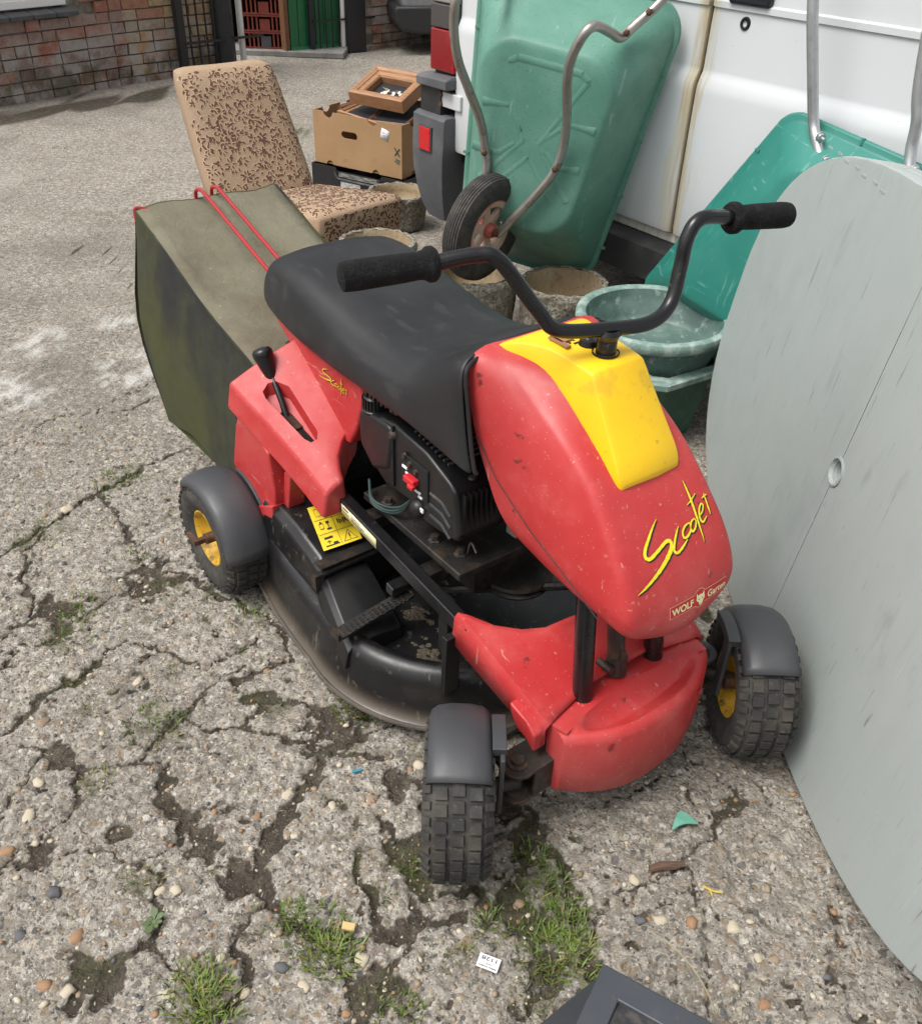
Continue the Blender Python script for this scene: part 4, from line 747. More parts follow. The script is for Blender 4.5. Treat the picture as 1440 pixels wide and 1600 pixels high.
def text_mesh(txt, size, shear=0, spacing=1, bold=0):
    cu = bpy.data.curves.new('t', 'FONT'); cu.body = txt; cu.size = size; cu.align_x = 'LEFT'; cu.space_character = spacing; cu.shear = shear; cu.offset = bold
    o = bpy.data.objects.new('t', cu); COL.objects.link(o); bpy.context.view_layer.update()
    me = bpy.data.meshes.new_from_object(o.evaluated_get(bpy.context.evaluated_depsgraph_get())); bpy.data.objects.remove(o); bpy.data.curves.remove(cu)
    vs = [v.co.copy() for v in me.vertices]; fs = [tuple(p.vertices) for p in me.polygons]; bpy.data.meshes.remove(me); return vs, fs
def text_on(name, txt, size, fn, m, par, width=None, **k):
    vs, fs = text_mesh(txt, size, **k); x0 = min(v.x for v in vs); x1 = max(v.x for v in vs); sx = (width/(x1-x0)) if width else 1
    return MB().add([fn((v.x-x0)*sx, v.y) for v in vs], fs).build(name, m, par, smooth=False, fixn=False)
text_on('lettering_wolf', 'WOLF', .0165, lambda u, v: fpt(-.069+u, -.0062+v, .0019), M_['cream'], hood, width=.050, bold=.0004)
text_on('lettering_garten', 'Garten', .0165, lambda u, v: fpt(.017+u, -.0062+v, .0019), M_['cream'], hood, width=.051, bold=.0003)

# seat -------------------------------------------------------------------
SS = [  # x, top z, top half width, shoulder drop, lower half width, lower z
    (-1.045, .722, .085, .010, .120, .692), (-1.040, .742, .110, .014, .140, .688), (-1.018, .768, .128, .018, .154, .684), (-.98, .783, .136, .022, .160, .677), (-.90, .785, .140, .026, .164, .664), (-.80, .771, .142, .030, .166, .656), (-.68, .750, .143, .034, .168, .655),
    (-.57, .738, .142, .034, .170, .660), (-.47, .748, .142, .032, .171, .662), (-.40, .778, .144, .030, .172, .657), (-.345, .812, .148, .028, .173, .652), (-.300, .834, .151, .026, .175, .648)]
st = MB(); rings = []
for x, zt, wt, dr, wl, zl in SS:
    f = (x+1.045)/.745; half = []; dx = lambda z: (.055*max(0, (zt-z)/.18) if x > -.5 else 0)*min(1, max(0, (x+.5)/.15))
    for y, z in ((wl-.004, zl-.004), (wl, zl+.004), (wl-.001, zl+(zt-zl)*.25), (wl-.006, zl+(zt-zl)*.55), (wt+.012, zt-dr*1.05), (wt-.004, zt-dr*.42), (wt-.028, zt-.006), (wt*.55, zt), (wt*.25, zt+.001), (0, zt+.001)): half.append((x+dx(z), y, z))
    rings.append([(a, -b, c) for a, b, c in half]+half[::-1][1:])
st.loft(rings, closed=False, cap0=True)
seat = st.build('seat', M_['seat'], mower, sub=2, solid=0, fixn=False)
sm_ = seat.modifiers.new('solid', 'SOLIDIFY'); sm_.thickness = .014; sm_.offset = -1
seat.modifiers.move(1, 0)
pp = MB(); lip = [Vector((p[0]+.001, p[1]*1.0, p[2])) for p in rings[-1]]; pp.tube(spline(lip, 3), .0042, 8); pp.build('piping', M_['seat'], seat)
ed = MB()
for s in (-1,):
    q = [Vector((x, s*(wl+.001), zl-.003)) for x, zt, wt, dr, wl, zl in SS[2:]]; ed.tube(spline(q, 4), .0035, 6)
ed.build('hem', M_['seat'], seat)
tr_ = MB()
for k in range(26): x = -.60+.004*k*1.2; z = .656+.004*math.sin(k*2.1)+rng.normal(0, .002); tr_.box((x, -.172+rng.normal(0, .001), z-.004), (.006, .004, .010+.006*rng.random()), None)
tr_.build('torn_edge', M_['blackplastic'], seat)
# red seat base with side lettering
sb = MB(); sb.prism([(-1.032, .684), (-.98, .640), (-.90, .590), (-.80, .53), (-.715, .468), (-.690, .470), (-.660, .52), (-.628, .605), (-.640, .670), (-.80, .672), (-.95, .688)], -.157, .157)
sbase = sb.build('seat_base', M_['red'], mower, bevel=.008)
_ys = [q[1] for st in SCO3 for q in st]; _zs = [q[2] for st in SCO3 for q in st]
def sfn(p):    # flatten the drawing onto the side of the seat base
    u = (p.y-min(_ys))/(max(_ys)-min(_ys)); v = (p.z-min(_zs))/(max(_zs)-min(_zs)); return Vector((-.803+u*.118, -.1580, .590+v*.058-u*.030))
PS = lambda off: dict(n=Vector((0, -1, 0)), f=lambda p: Vector((p.x, -.1578-off, p.z)), o=lambda o: Vector((o[0], 0, o[1])))
strokes('side_lettering_shadow', sbase, M_['ink'], PS(.0008), sfn, off=(.0010, -.0012), wk=.36, add=.0003); strokes('side_lettering', sbase, M_['ylett'], PS(.0016), sfn, wk=.38)

# rear body with gear gate -----------------------------------------------
def apply_bool(o, cutter):
    m = o.modifiers.new('cut', 'BOOLEAN'); m.object = cutter; m.operation = 'DIFFERENCE'; m.solver = 'EXACT'; bpy.context.view_layer.update()
    me = bpy.data.meshes.new_from_object(o.evaluated_get(bpy.context.evaluated_depsgraph_get())); old = o.data; o.modifiers.clear(); o.data = me; bpy.data.meshes.remove(old); bpy.data.objects.remove(cutter)
def rear_body(s):
    m = MB()
    zp = lambda x, y: .558-.689*(x+.93)+.55*(.31-y)
    STN = [((-.932, .310), (-.905, .12)), ((-.88, .297), (-.85, .12)), ((-.819, .281), (-.78, .12)), ((-.765, .268), (-.730, .12)), ((-.728, .260), (-.714, .134)), ((-.700, .254), (-.703, .162)), ((-.675, .250), (-.688, .185)), ((-.658, .247), (-.666, .195)), ((-.645, .244), (-.644, .201))]
    rings = []
    for (ox, oy), (ix_, iy_) in STN:
        rw = []
        for f in (0, .25, .5, .75, 1): x, y = ox+(ix_-ox)*f, oy+(iy_-oy)*f; rw.append((x, y, zp(x, y)+.006*math.sin(PI*f)))
        rw += [(ix_-.004, iy_-.010, zp(ix_, iy_)-.085), (ox-.004, oy+.010, zp(ox, oy)-.062)]
        rings.append([(x, s*y, z) for x, y, z in rw])
    m.loft(rings, True, True, True)
    bm_me = m.build('rear_body', M_['red'], mower, bevel=.012, seg=4, ang=70)
    if s < 0:
        flz = lambda x, y=-.235: zp(x, -y)-.026
        cpoly = [(-.871, -.260), (-.876, -.244), (-.868, -.228), (-.844, -.211), (-.742, -.203), (-.732, -.211), (-.736, -.224), (-.750, -.232), (-.858, -.261)]; c1 = MB(); c1.loft([[(x, y, flz(x, y)) for x, y in cpoly], [(x, y, .70) for x, y in cpoly]], True, True, True); cut = c1.build('cutter', None, mower, smooth=False)
        cut.location = (0, 0, 0)
        apply_bool(bm_me, cut)
        for p in bm_me.data.polygons: p.use_smooth = True
        bm2 = bmesh.new(); bm2.from_mesh(bm_me.data)
        for e in bm2.edges:
            if len(e.link_faces) == 2 and e.calc_face_angle(0) > R(38): e.smooth = False
        bm2.to_mesh(bm_me.data); bm2.free()
        B = frame(Vector((-.785, -.226, flz(-.785, -.226)+.007)), Vector((.9, .22, -.50)).normalized(), Vector((-.30, .94, -.12)).normalized(), Vector((.48, .33, .82)).normalized()); sl2 = MB(); sl2.box((.005, .003, 0), (.115, .022, .004), B); sl2.build('gear_gate', M_['dark'], bm_me)
        g3 = MB(); g3.box((-.02, .0, .003), (.04, .020, .005), B).box((.05, .002, .002), (.012, .022, .004), B); g3.build('gate_plate', M_['grease'], bm_me)
        gl = MB(); gl.tube([(-.800, -.236, .475), (-.835, -.234, .530), (-.884, -.228, .570)], [.0075, .007, .006], 10); lev = gl.build('gear_lever', M_['blackmetal'], mower)
        kn = MB(); kd = (Vector((-.915, -.236, .635))-Vector((-.884, -.228, .562))).normalized(); kp = Vector((-.884, -.228, .560)); Mx = T(*kp) @ kd.to_track_quat('Z', 'Y').to_matrix().to_4x4()
        kn.lathe([(0, -.002), (.010, 0), (.0125, .010), (.0175, .035), (.0225, .058), (.0225, .066), (.018, .072), (.009, .0745), (0, .075)], 24, Mx); kn.build('knob', M_['blackplastic'], lev)
        mk = MB()
        for k in range(5):
            bx, by, bz = -.955+.055*k, -.238-.0035*k, .4985-.0005*k-max(0, k-2)*.008
            mk.box((bx, by, bz), (.004, .008, .001))
        # moulded leg down to the axle
    lg = MB(); lg.prism([(-.93, .50), (-.972, .43), (-1.015, .305), (-.985, .262), (-.895, .210), (-.815, .255), (-.806, .297), (-.800, .345), (-.815, .43)], s*.245, s*.290)
    lo = lg.build('leg_panel', M_['red'], bm_me, bevel=.006)
    ft = MB(); ft.prism([(-.905, .246), (-.902, .200), (-.808, .254), (-.804, .300)], s*.240, s*.298); ft.build('leg_foot', M_['red'], bm_me, bevel=.004)
    fl_ = MB(); fl_.prism([(-.815, .27), (-.790, .39), (-.758, .40), (-.790, .27)], s*.225, s*.268); fl_.build('leg_return', M_['red'], bm_me, bevel=.004)
    return bm_me
rear_body(-1); rear_body(1)
bk = MB(); bk.box((-.93, 0, .43), (.16, .26, .30)).cyl((-.975, -.30, .142), (-.975, .30, .142), .016, 12).box((-.975, 0, .2), (.1, .46, .10)); bk.build('rear_chassis', M_['blackplastic'], mower, bevel=.006)

# engine -----------------------------------------------------------------
en = MB(); en.prism([(-.570, .600), (-.550, .606), (-.505, .612), (-.40, .602), (-.325, .575), (-.308, .560), (-.292, .470), (-.300, .455), (-.40, .44), (-.455, .462), (-.54, .455), (-.590, .48), (-.605, .55)], -.165, .10)
eng = en.build('engine', M_['blackplastic'], mower, bevel=.014, seg=4)
e2 = MB(); e2.prism([(-.632, .585), (-.60, .600), (-.52, .604), (-.50, .59), (-.52, .50), (-.58, .470), (-.628, .51)], -.170, .05); e2.build('fuel_tank', M_['blackplastic'], eng, bevel=.015, seg=4)
fc = MB(); fc.lathe([(0, .034), (.020, .034), (.024, .030), (.025, .006), (.027, .004), (.027, 0), (0, 0)], 26, T(-.600, -.146, .594))
for k in range(22): an = 2*PI*k/22; fc.box((-.600+.0252*math.cos(an), -.146+.0252*math.sin(an), .614), (.003, .003, .022))
fc.build('fuel_cap', M_['blackplastic'], eng)
rb = MB()
for k in range(9): rb.box((-.2985, -.150+.012*k, .515), (.010, .0035, .085))
rb.build('cooling_rib', M_['blackplastic'], eng)
r2 = MB()
for k in range(3): r2.prism([(-.382, .525-.025*k), (-.345, .523-.025*k), (-.318, .506-.025*k), (-.318, .503-.025*k), (-.346, .519-.025*k), (-.382, .521-.025*k)], -.1685, -.164)
for k in range(9): r2.box((-.455+.013*k, -.10+.0*k, .6155-.0024*k), (.003, .10, .004))
r2.build('moulded_line', M_['mudguard'], eng, kind='stuff')
cp = MB(); cp.box((-.432, -.166, .532), (.088, .005, .070)).box((-.505, -.167, .54), (.004, .006, .14)); cp.build('control_panel', M_['dark'], eng, bevel=.002)
lv = MB(); lv.box((-.432, -.176, .528), (.034, .016, .014)).box((-.420, -.184, .522), (.018, .010, .010)); lv.build('choke_lever', M_['redlever'], eng, bevel=.003)
wl_ = MB()
for a, b, c_, d_ in ((-.462, .540, .016, .005), (-.455, .530, .008, .004), (-.42, .506, .020, .004), (-.41, .498, .012, .004), (-.405, .470, .01, .008)): wl_.box((a, -.1695, b), (c_, .003, d_))
wl_.build('control_marks', M_['paper'], eng)
sc3 = MB()
for a, b in ((-.462, .566), (-.445, .556), (-.425, .548)): sc3.lathe([(0, .006), (.005, .006), (.006, 0)], 10, T(a, -.168, b) @ Matrix.Rotation(R(90), 4, 'X'))
sc3.lathe([(0, .008), (.006, .008), (.010, .004), (.011, 0)], 14, T(-.508, -.165, .588) @ Matrix.Rotation(R(90), 4, 'X')); sc3.lathe([(0, .004), (.006, .004), (.0075, 0)], 12, T(-.317, -.12, .574)); sc3.build('screw', M_['grease'], eng, kind='stuff')
bb = MB(); bb.lathe([(0, .030), (.012, .028), (.019, .020), (.021, .008), (.024, .004), (.024, 0)], 20, T(-.425, -.150, .462) @ Matrix.Rotation(R(90), 4, 'X')); bb.build('primer_bulb', M_['blackplastic'], eng)
wr = MB()
for k, (dz, dx) in enumerate(((0, 0), (.006, .004), (.012, -.003))): wr.tube(spline([(-.61, -.16, .415+dz), (-.57, -.18, .40+dz), (-.53+dx, -.175, .398+dz), (-.49, -.165, .415+dz), (-.47, -.15, .45)], 5), .0028, 6)
wr.build('wiring', mat('green_wire', (.02, .045, .04), .5), eng)
mb_ = MB(); mb_.box((-.45, -.02, .385), (.34, .30, .018)).box((-.40, 0, .33), (.16, .2, .09)); mb_.build('engine_plate', M_['darkgrease'], mower, bevel=.003)
bt = MB()
for x, y in ((-.395, -.145), (-.555, -.15), (-.33, -.13)): bt.lathe([(0, .014), (.009, .014), (.0095, .004), (.014, .003), (.014, 0)], 6, T(x, y, .394)); 
bt.build('bolt', M_['grease'], mower, smooth=False)
sp = MB(); P0 = Vector((-.430, -.118, .262)); P1 = Vector((-.345, -.118, .368)); d = (P1-P0); L0 = d.length; dn = d.normalized(); ua = dn.orthogonal().normalized(); ub = dn.cross(ua); pts = []
for k in range(17*10+1): t = k/170; an = 2*PI*17*t; pts.append(P0+d*t+(ua*math.cos(an)+ub*math.sin(an))*.0095)
sp.tube(pts, .0022, 6); sp.tube(spline([P1, P1+dn*.02+ua*.012, P1+dn*.035, P1+dn*.05+Vector((0, 0, .02)), P1+dn*.045+Vector((.02, 0, .01))], 5), .0022, 6); sp.build('tension_spring', M_['spring'], mower)
pl = MB(); pl.lathe([(0, .0), (.075, 0), (.078, .006), (.070, .010), (.070, .016), (.078, .020), (.075, .026), (0, .026)], 32, T(-.33, .02, .265)); pl.build('pulley', M_['darkgrease'], mower)
lr = MB(); lr.tube([(-.40, -.12, .25), (-.18, .12, .30)], .009, 8); lr.tube([(-.30, .10, .42), (-.28, .12, .47), (-.27, .10, .50)], .006, 6); lr.build('linkage_rod', M_['darkgrease'], mower)
sh = MB(); sh.box((-.268, .0, .462), (.03, .12, .03)); sh.build('exhaust_shield', M_['alloy'], mower, bevel=.004)

# cutting deck ------------------------------------------------------------
def deck():
    def outline(r, sx=1.0):
        pts = []
        n = 40
        for k in range(n+1):
            a = R(-100+200*k/n); pts.append((-.50+r*math.cos(a), r*math.sin(a)*1.0))
        tail = [(-.62, r*.98), (-.74, r*.955), (-.86, r*.90), (-.97, r*.74), (-1.02, r*.60)]
        return pts+tail+[(x, -y) for x, y in tail[::-1]]
    m = MB(); rings = []
    for r, z in ((.345, .055), (.362, .050), (.364, .055), (.350, .062), (.346, .085), (.338, .150), (.330, .172), (.312, .184), (.296, .182), (.285, .170), (.278, .142), (.255, .134), (.16, .140), (.05, .155)):
        rings.append([(x, y, z+(.050*max(0, min(1, (-.60-x)/.35))*(1 if z > .13 else z/.13*.6 if z > .08 else 0))) for x, y in outline(r)])
    m.loft(rings, closed=True, cap1=True)
    dk = m.build('mower_deck', M_['deck'], mower, ang=55)
    rm = MB(); rm.tube([(x, y, .054) for x, y in outline(.363)]+[(*outline(.363)[0], .054)], .005, 8, caps=False); rm.build('deck_rim', M_['rimdirt'], dk)
    # raised discharge cover
    hp = MB(); rows = []
    for x, yo, yi, z, zl in ((-.86, -.295, -.12, .300, .20), (-.72, -.300, -.12, .290, .19), (-.625, -.300, -.12, .268, .17), (-.600, -.302, -.12, .255, .16)): rows.append([(x, yo-.012, zl-.05), (x, yo, z-.02), (x, yo+.018, z), (x, yi, z+.004), (x, yi+.01, zl)])
    hp.loft(rows, closed=False, cap0=False, cap1=False); hp.f += [(0, 1, 2, 3, 4), tuple(15+k for k in range(5))[::-1]]
    cov = hp.build('chute_cover', M_['deck'], dk, bevel=.006, ang=50)
    h2 = MB(); rows = []
    for t in np.linspace(0, 1, 9):
        x = -.595+.165*t; yo = -.300-.045*t+.01*t*t; yi = -.185-.02*t; z = .232-.052*t**1.5-.006*t
        rows.append([(x, yo-.010, z-.05), (x, yo, z-.012), (x, yo+.014, z), (x+.0, (yo+yi)/2, z+.004), (x, yi, z-.004), (x, yi+.008, z-.05)])
    h2.loft(rows, closed=False); h2.f += [tuple(range(6)), tuple(48+k for k in range(6))[::-1]]
    h2.build('grass_deflector', M_['blackplastic'], dk, ang=50, bevel=.003)
    lip = MB(); lip.tube([(-.598, -.30, .240), (-.592, -.16, .250)], .008, 10); lip.box((-.602, -.302, .225), (.022, .022, .04)); lip.box((-.60, -.215, .264), (.03, .17, .004)); lip.build('hinge', M_['darkgrease'], dk)
    # warning sticker
    a, b, c_, d_ = Vector((-.752, -.238, .3005)), Vector((-.738, -.150, .3035)), Vector((-.612, -.182, .2795)), Vector((-.622, -.272, .2770))
    up = Vector((0, 0, .0012)); sp_ = lambda u, v, o=0: a*(1-u)*(1-v)+b*u*(1-v)+c_*u*v+d_*(1-u)*v+up*(1+o)
    def quad(q, u0, v0, u1, v1, o=0): q.add([sp_(u0, v0, o), sp_(u1, v0, o), sp_(u1, v1, o), sp_(u0, v1, o)], [(0, 1, 2, 3)])
    q = MB(); quad(q, 0, 0, 1, 1); stk = q.build('warning_sticker', M_['yink'], cov, smooth=False, solid=0)
    k = MB()
    for (u0, v0, u1, v1) in ((0.04, .335, .96, .345), (.04, .66, .96, .67), (.495, .03, .505, .97)): quad(k, u0, v0, u1, v1, .4)
    for (cu, cv) in ((.74, .17), (.74, .84)):          # warning triangles
        for i in range(3):
            p = [(cu, cv-.13), (cu+.18, cv+.11), (cu-.18, cv+.11)]; x0, y0 = p[i]; x1, y1 = p[(i+1) % 3]; nx_, ny_ = -(y1-y0), (x1-x0); l = math.hypot(nx_, ny_); nx_, ny_ = nx_/l*.012, ny_/l*.012
            k.add([sp_(x0, y0, .4), sp_(x1, y1, .4), sp_(x1+nx_, y1+ny_, .4), sp_(x0+nx_, y0+ny_, .4)], [(0, 1, 2, 3)])
        quad(k, cu-.015, cv-.05, cu+.015, cv+.04, .4); quad(k, cu-.015, cv+.06, cu+.015, cv+.08, .4)
    for (u0, v0, u1, v1) in ((.12, .08, .125, .26), (.38, .08, .385, .26), (.12, .08, .385, .09), (.12, .25, .385, .26), (.25, .08, .255, .26), (.12, .42, .22, .44), (.12, .54, .22, .56), (.12, .42, .13, .56), (.21, .42, .22, .56), (.15, .38, .19, .42), (.30, .40, .38, .46), (.33, .46, .35, .56), (.28, .56, .40, .60), (.12, .74, .34, .79), (.20, .82, .22, .90), (.16, .84, .27, .86), (.10, .92, .45, .95), (.30, .88, .42, .92)): quad(k, u0, v0, u1, v1, .4)
    for i in range(7): quad(k, .58+.05*i, .42+.02*(i % 3), .61+.05*i, .52+.03*(i % 2), .4)
    k.build('pictogram', M_['ink'], stk, smooth=False)
    di = MB()
    for cx, cy, r0, z0 in ((-.33, -.20, .075, .1365), (-.47, -.13, .04, .141)):
        for k in range(60):
            a = rng.uniform(0, 6.28); d_ = r0*math.sqrt(rng.random())*(.7+.5*math.sin(3*a)); x, y = cx+d_*math.cos(a)*1.2, cy+d_*math.sin(a)*.8; q_ = rng.uniform(.006, .014)*(1.2-d_/r0*.6)
            di.add([(x+q_*math.cos(t)*rng.uniform(.6, 1.3), y+q_*math.sin(t)*rng.uniform(.6, 1.3), z0) for t in np.linspace(0, 5.2, 6)]+[(x, y, z0+q_*.55)], [(t, (t+1) % 6, 6) for t in range(6)])
    di.build('dried_clippings', mat('dried_grass_dirt', (.075, .058, .038), .95, layers=[('noise', 70, .45, .65, (.05, .04, .028), .8)], bump=[('noise', 90, 1, .008)]), dk, kind='stuff')
    f = MB(); f.prism([(-.245, .15), (-.232, .15), (-.228, .30), (-.245, .30)], -.235, -.20); f.prism([(-.30, .145), (-.262, .145), (-.268, .19)], -.215, -.209); f.build('deck_fin', M_['blackplastic'], dk, bevel=.002)
    return dk
dk = deck()
pd = MB(); pd.add([(-.462, -.352, .212), (-.430, -.345, .212), (-.437, -.165, .232), (-.467, -.170, .232), (-.462, -.352, .206), (-.430, -.345, .206), (-.437, -.165, .226), (-.467, -.170, .226)], [(0, 1, 2, 3), (7, 6, 5, 4), (0, 4, 5, 1), (1, 5, 6, 2), (2, 6, 7, 3), (3, 7, 4, 0)]); pd.box((-.446, -.352, .216), (.036, .006, .016))
for i in range(14):
    for j in range(4): t = (i+.5)/14; pd.box((-.457+.0075*j+.004*t-.002*(i % 2), -.340+.160*t, .2125+.0195*t), (.0035, .006, .002))
pedal = pd.build('foot_pedal', M_['darkgrease'], mower)
pa = MB(); pa.prism([(-.478, .236), (-.452, .236), (-.450, .258), (-.476, .262)], -.21, -.08); pa.build('pedal_arm', M_['blackmetal'], pedal, bevel=.003)

# handlebar ---------------------------------------------------------------
S0 = Vector((-.142, 0, 0)); E1 = Vector((math.sin(R(12)), math.cos(R(12)), 0)); E0 = Vector((-math.cos(R(12)), math.sin(R(12)), 0))   # lateral, rearward
hbp = lambda s, z, b: S0+E1*s+E0*b+MZ*z
path = [(-.285, 1.026, .055), (-.215, 1.036, .04), (-.182, 1.026, .03), (-.120, .946, .018), (-.088, .914, .006), (0, .904, 0), (.078, .902, 0), (.122, .923, .012), (.140, .975, .025), (.150, 1.022, .032), (.178, 1.046, .038), (.262, 1.033, .055)]
hb_ = MB(); hb_.tube(spline([hbp(*p) for p in path], 8), .0117, 16); hbar = hb_.build('handlebar', M_['tubeblk'], mower)
sm2 = MB(); sm2.tube([hbp(0, .84, 0), hbp(0, .902, 0)], .0165, 18); sm2.lathe([(.0175, 0), (.021, .008), (.017, .016)], 18, T(-.142, 0, .889)); sm2.build('stem', M_['tubeblk'], hbar)
for a, b in (((-.272, 1.026, .055), (-.412, 1.022, .062)), ((.245, 1.034, .053), (.378, 1.022, .063))):
    p, q = hbp(*a), hbp(*b); d = q-p; Lg = d.length; Mx = T(*p) @ d.to_track_quat('Z', 'Y').to_matrix().to_4x4(); g = MB()
    g.lathe([(.0118, -.001), (.022, 0), (.0255, .005), (.0255, .012), (.0215, .018), (.0195, .026), (.0205, .05), (.0212, .09), (.0216, Lg-.02), (.0210, Lg-.008), (.020, Lg-.001), (.012, Lg+.002), (0, Lg+.003)], 28, Mx); g.build('grip', M_['rubber'], hbar)

# grass catcher -------------------------------------------------------------
def catcher():
    m = MB()
    # rear face down, sides, front: cross sections along x (rear to front)
    def top(x, u):   # u across -1..1
        t = (x+1.66)/.66; z = .715-.185*t-.012*math.sin(PI*t)-.016*(1-abs(u)**2)*math.sin(PI*min(1, t*1.2))+.004*math.sin(7*u+9*t); return z
    xs = np.linspace(-1.665, -.98, 14); us = np.linspace(-1, 1, 13); g = []
    for x in xs: g.append([(x+.010*math.sin(4*u), .205*u+.012*u*(x+1.66), top(x, u)) for u in us])
    m.loft(g, closed=False); c = m.build('grass_catcher', M_['catchtop'], mower, ang=80, solid=.004, fixn=False)
    s = MB()
    for sg in (-1, 1):
        rows = []
        for i, x in enumerate(xs):
            t = (x+1.665)/.685; zt = top(x, sg)-.002; zb = .135+.02*math.sin(5*t)+.025*t; col = []
            xb = x+.075*(1-t)
            for k in range(9):
                v = k/8; z = zt+(zb-zt)*v; bulge = .028*math.sin(PI*v)*(.7+.4*math.sin(6*t+1))+.035*v; col.append((x+(xb-x)*v+.012*math.sin(9*v+3*t), sg*(.206+.012*(x+1.66)*0+bulge), z+.006*math.sin(11*t+4*v)))
            rows.append(col)
        s.loft(rows, closed=False)
    # rear and bottom
    rr = []
    for k in range(9):
        v = k/8; zt = .713; zb = .135; z = zt+(zb-zt)*v; rr.append([(-1.665+.075*v+.012*math.sin(9*v)-.03*math.sin(PI*v), u*(.206+.028*math.sin(PI*v)*1.0+.035*v), z) for u in us])
    s.loft(rr, closed=False)
    s.add([(-1.59, -.24, .135), (-1.59, .24, .135), (-.98, .24, .165), (-.98, -.24, .165)], [(0, 1, 2, 3)])
    s.build('mesh_side', M_['catchside'], c, ang=80, fixn=False)
    e = MB()
    for sg in (-1, 1): e.tube([(x, sg*(.205+.012*(x+1.66)), top(x, sg)) for x in xs], .0045, 8)
    e.tube([(-1.665+.010*math.sin(4*u), .205*u, top(-1.665, u)) for u in us], .0045, 8); e.build('piping', M_['catchside'], c)
    w_ = MB()
    for y in (-.032, .014): w_.tube(fillet([(-1.672, y, .655), (-1.672, y, .742), (-1.628, y, .752), (-1.10, y-.035*0-.04, .655), (-.96, y-.05, .66)], .022, 6), .0052, 10)
    w_.tube(fillet([(-1.655, -.17, .715), (-1.668, -.206, .722), (-1.66, -.208, .69)], .01, 4), .005, 8); w_.build('frame_rod', M_['redglossy'], c)
catcher()

# ------------------------------------------------------------------ folding table standing on edge
TB = R(7); tup = Vector((math.sin(TB), 0, math.cos(TB))); tdir = Vector((0, -1, 0)); tn = tdir.cross(tup)          # tn points away from the mower side
if tn.x < 0: tn = -tn
tc = Vector((.68, 1.3, 0))+tdir*(-.256)+tup*.525
TM = frame(tc, tdir, tn, tup)                    # local x towards the camera along the table, y out of its back, z up the sheet
table = thing('folding_table', 'pale grey plastic oval table top with umbrella hole, standing on its edge against barrow', 'table', TM)
def tab_outline(k=1.0, n=72):
    pts = []
    for i in range(n):
        a = 2*PI*i/n; c_, s_ = math.cos(a), math.sin(a); e = 2/2.7; ax_ = .99 if c_ > 0 else .915
        pts.append((math.copysign(abs(c_)**e, c_)*(ax_-(1-k)), math.copysign(abs(s_)**e, s_)*(.525-(1-k))))
    return pts
def tab_half(sg):
    m = MB(); rings = []
    for k, y in ((.92, .055), (.985, .078), (.996, .078), (1.0, .073), (1.0, .044), (.9965, .040), (1.0, .036), (1.0, .008), (.9965, .001), (.988, 0)):
        rings.append([(x, y, z) for x, z in tab_outline(k)])
    def clip(x): return x*sg >= 0
    # split along the fold: cut each ring at x = 0
    R2 = []
    for r in rings:
        h = [p for p in r if p[0]*sg > .004]
        h = sorted(h, key=lambda p: p[2]); zmax = max(p[2] for p in r); y = r[0][1]
        zt = .525-(1-1)*0
        kk = zmax
        R2.append([(sg*.0009, y, -kk)]+sorted([p for p in h], key=lambda p: math.atan2(p[2], p[0]*sg))+[(sg*.0009, y, kk)])
    m.loft(R2, closed=False)
    # front face with half of the hole
    n = len(R2[-1]); b = len(m.v); hr = .026; hole = []
    for i in range(9):
        a = -PI/2+PI*i/8; hole.append((sg*max(.0009, hr*math.cos(a)), hr*math.sin(a)))
    for i in range(9): m.v.append((hole[i][0], 0, hole[i][1]))
    base = (len(R2)-1)*n
    def near(i): return min(8, max(0, round(8*i/(n-1))))
    for i in range(n-1):
        a, c_ = near(i), near(i+1); m.f.append((base+i, base+i+1, b+c_) if a == c_ else (base+i, base+i+1, b+c_, b+a))
    for i in range(9): m.v.append((hole[i][0]*.8, .035, hole[i][1]*.8))
    for i in range(8): m.f.append((b+i, b+i+1, b+9+i+1, b+9+i))
    return m.build('table_leaf', M_['table'], table, ang=35, fixn=True)
tab_half(-1); tab_half(1)
q = MB(); q.lathe([(.030, .0), (.0305, -.003), (.0265, -.0035), (.0245, .004), (.022, .004), (.0225, .010), (.0205, .010), (.021, .016), (.019, .016), (.0195, .03), (0, .034)], 30, Matrix.Rotation(R(-90), 4, 'X')); q.build('umbrella_hole_collar', M_['table'], table, ang=30)
q = MB()
for i in range(7): q.box((-.62+.055*i+.01*(i % 2), .0, .470+.004*(i % 2)-.004*i*0), (.026, .002, .004))
for x in (-.75, -.5, .4): q.box((x, .055, 0), (.05, .03, .7))
q.build('moulded_slot', M_['table'], table)

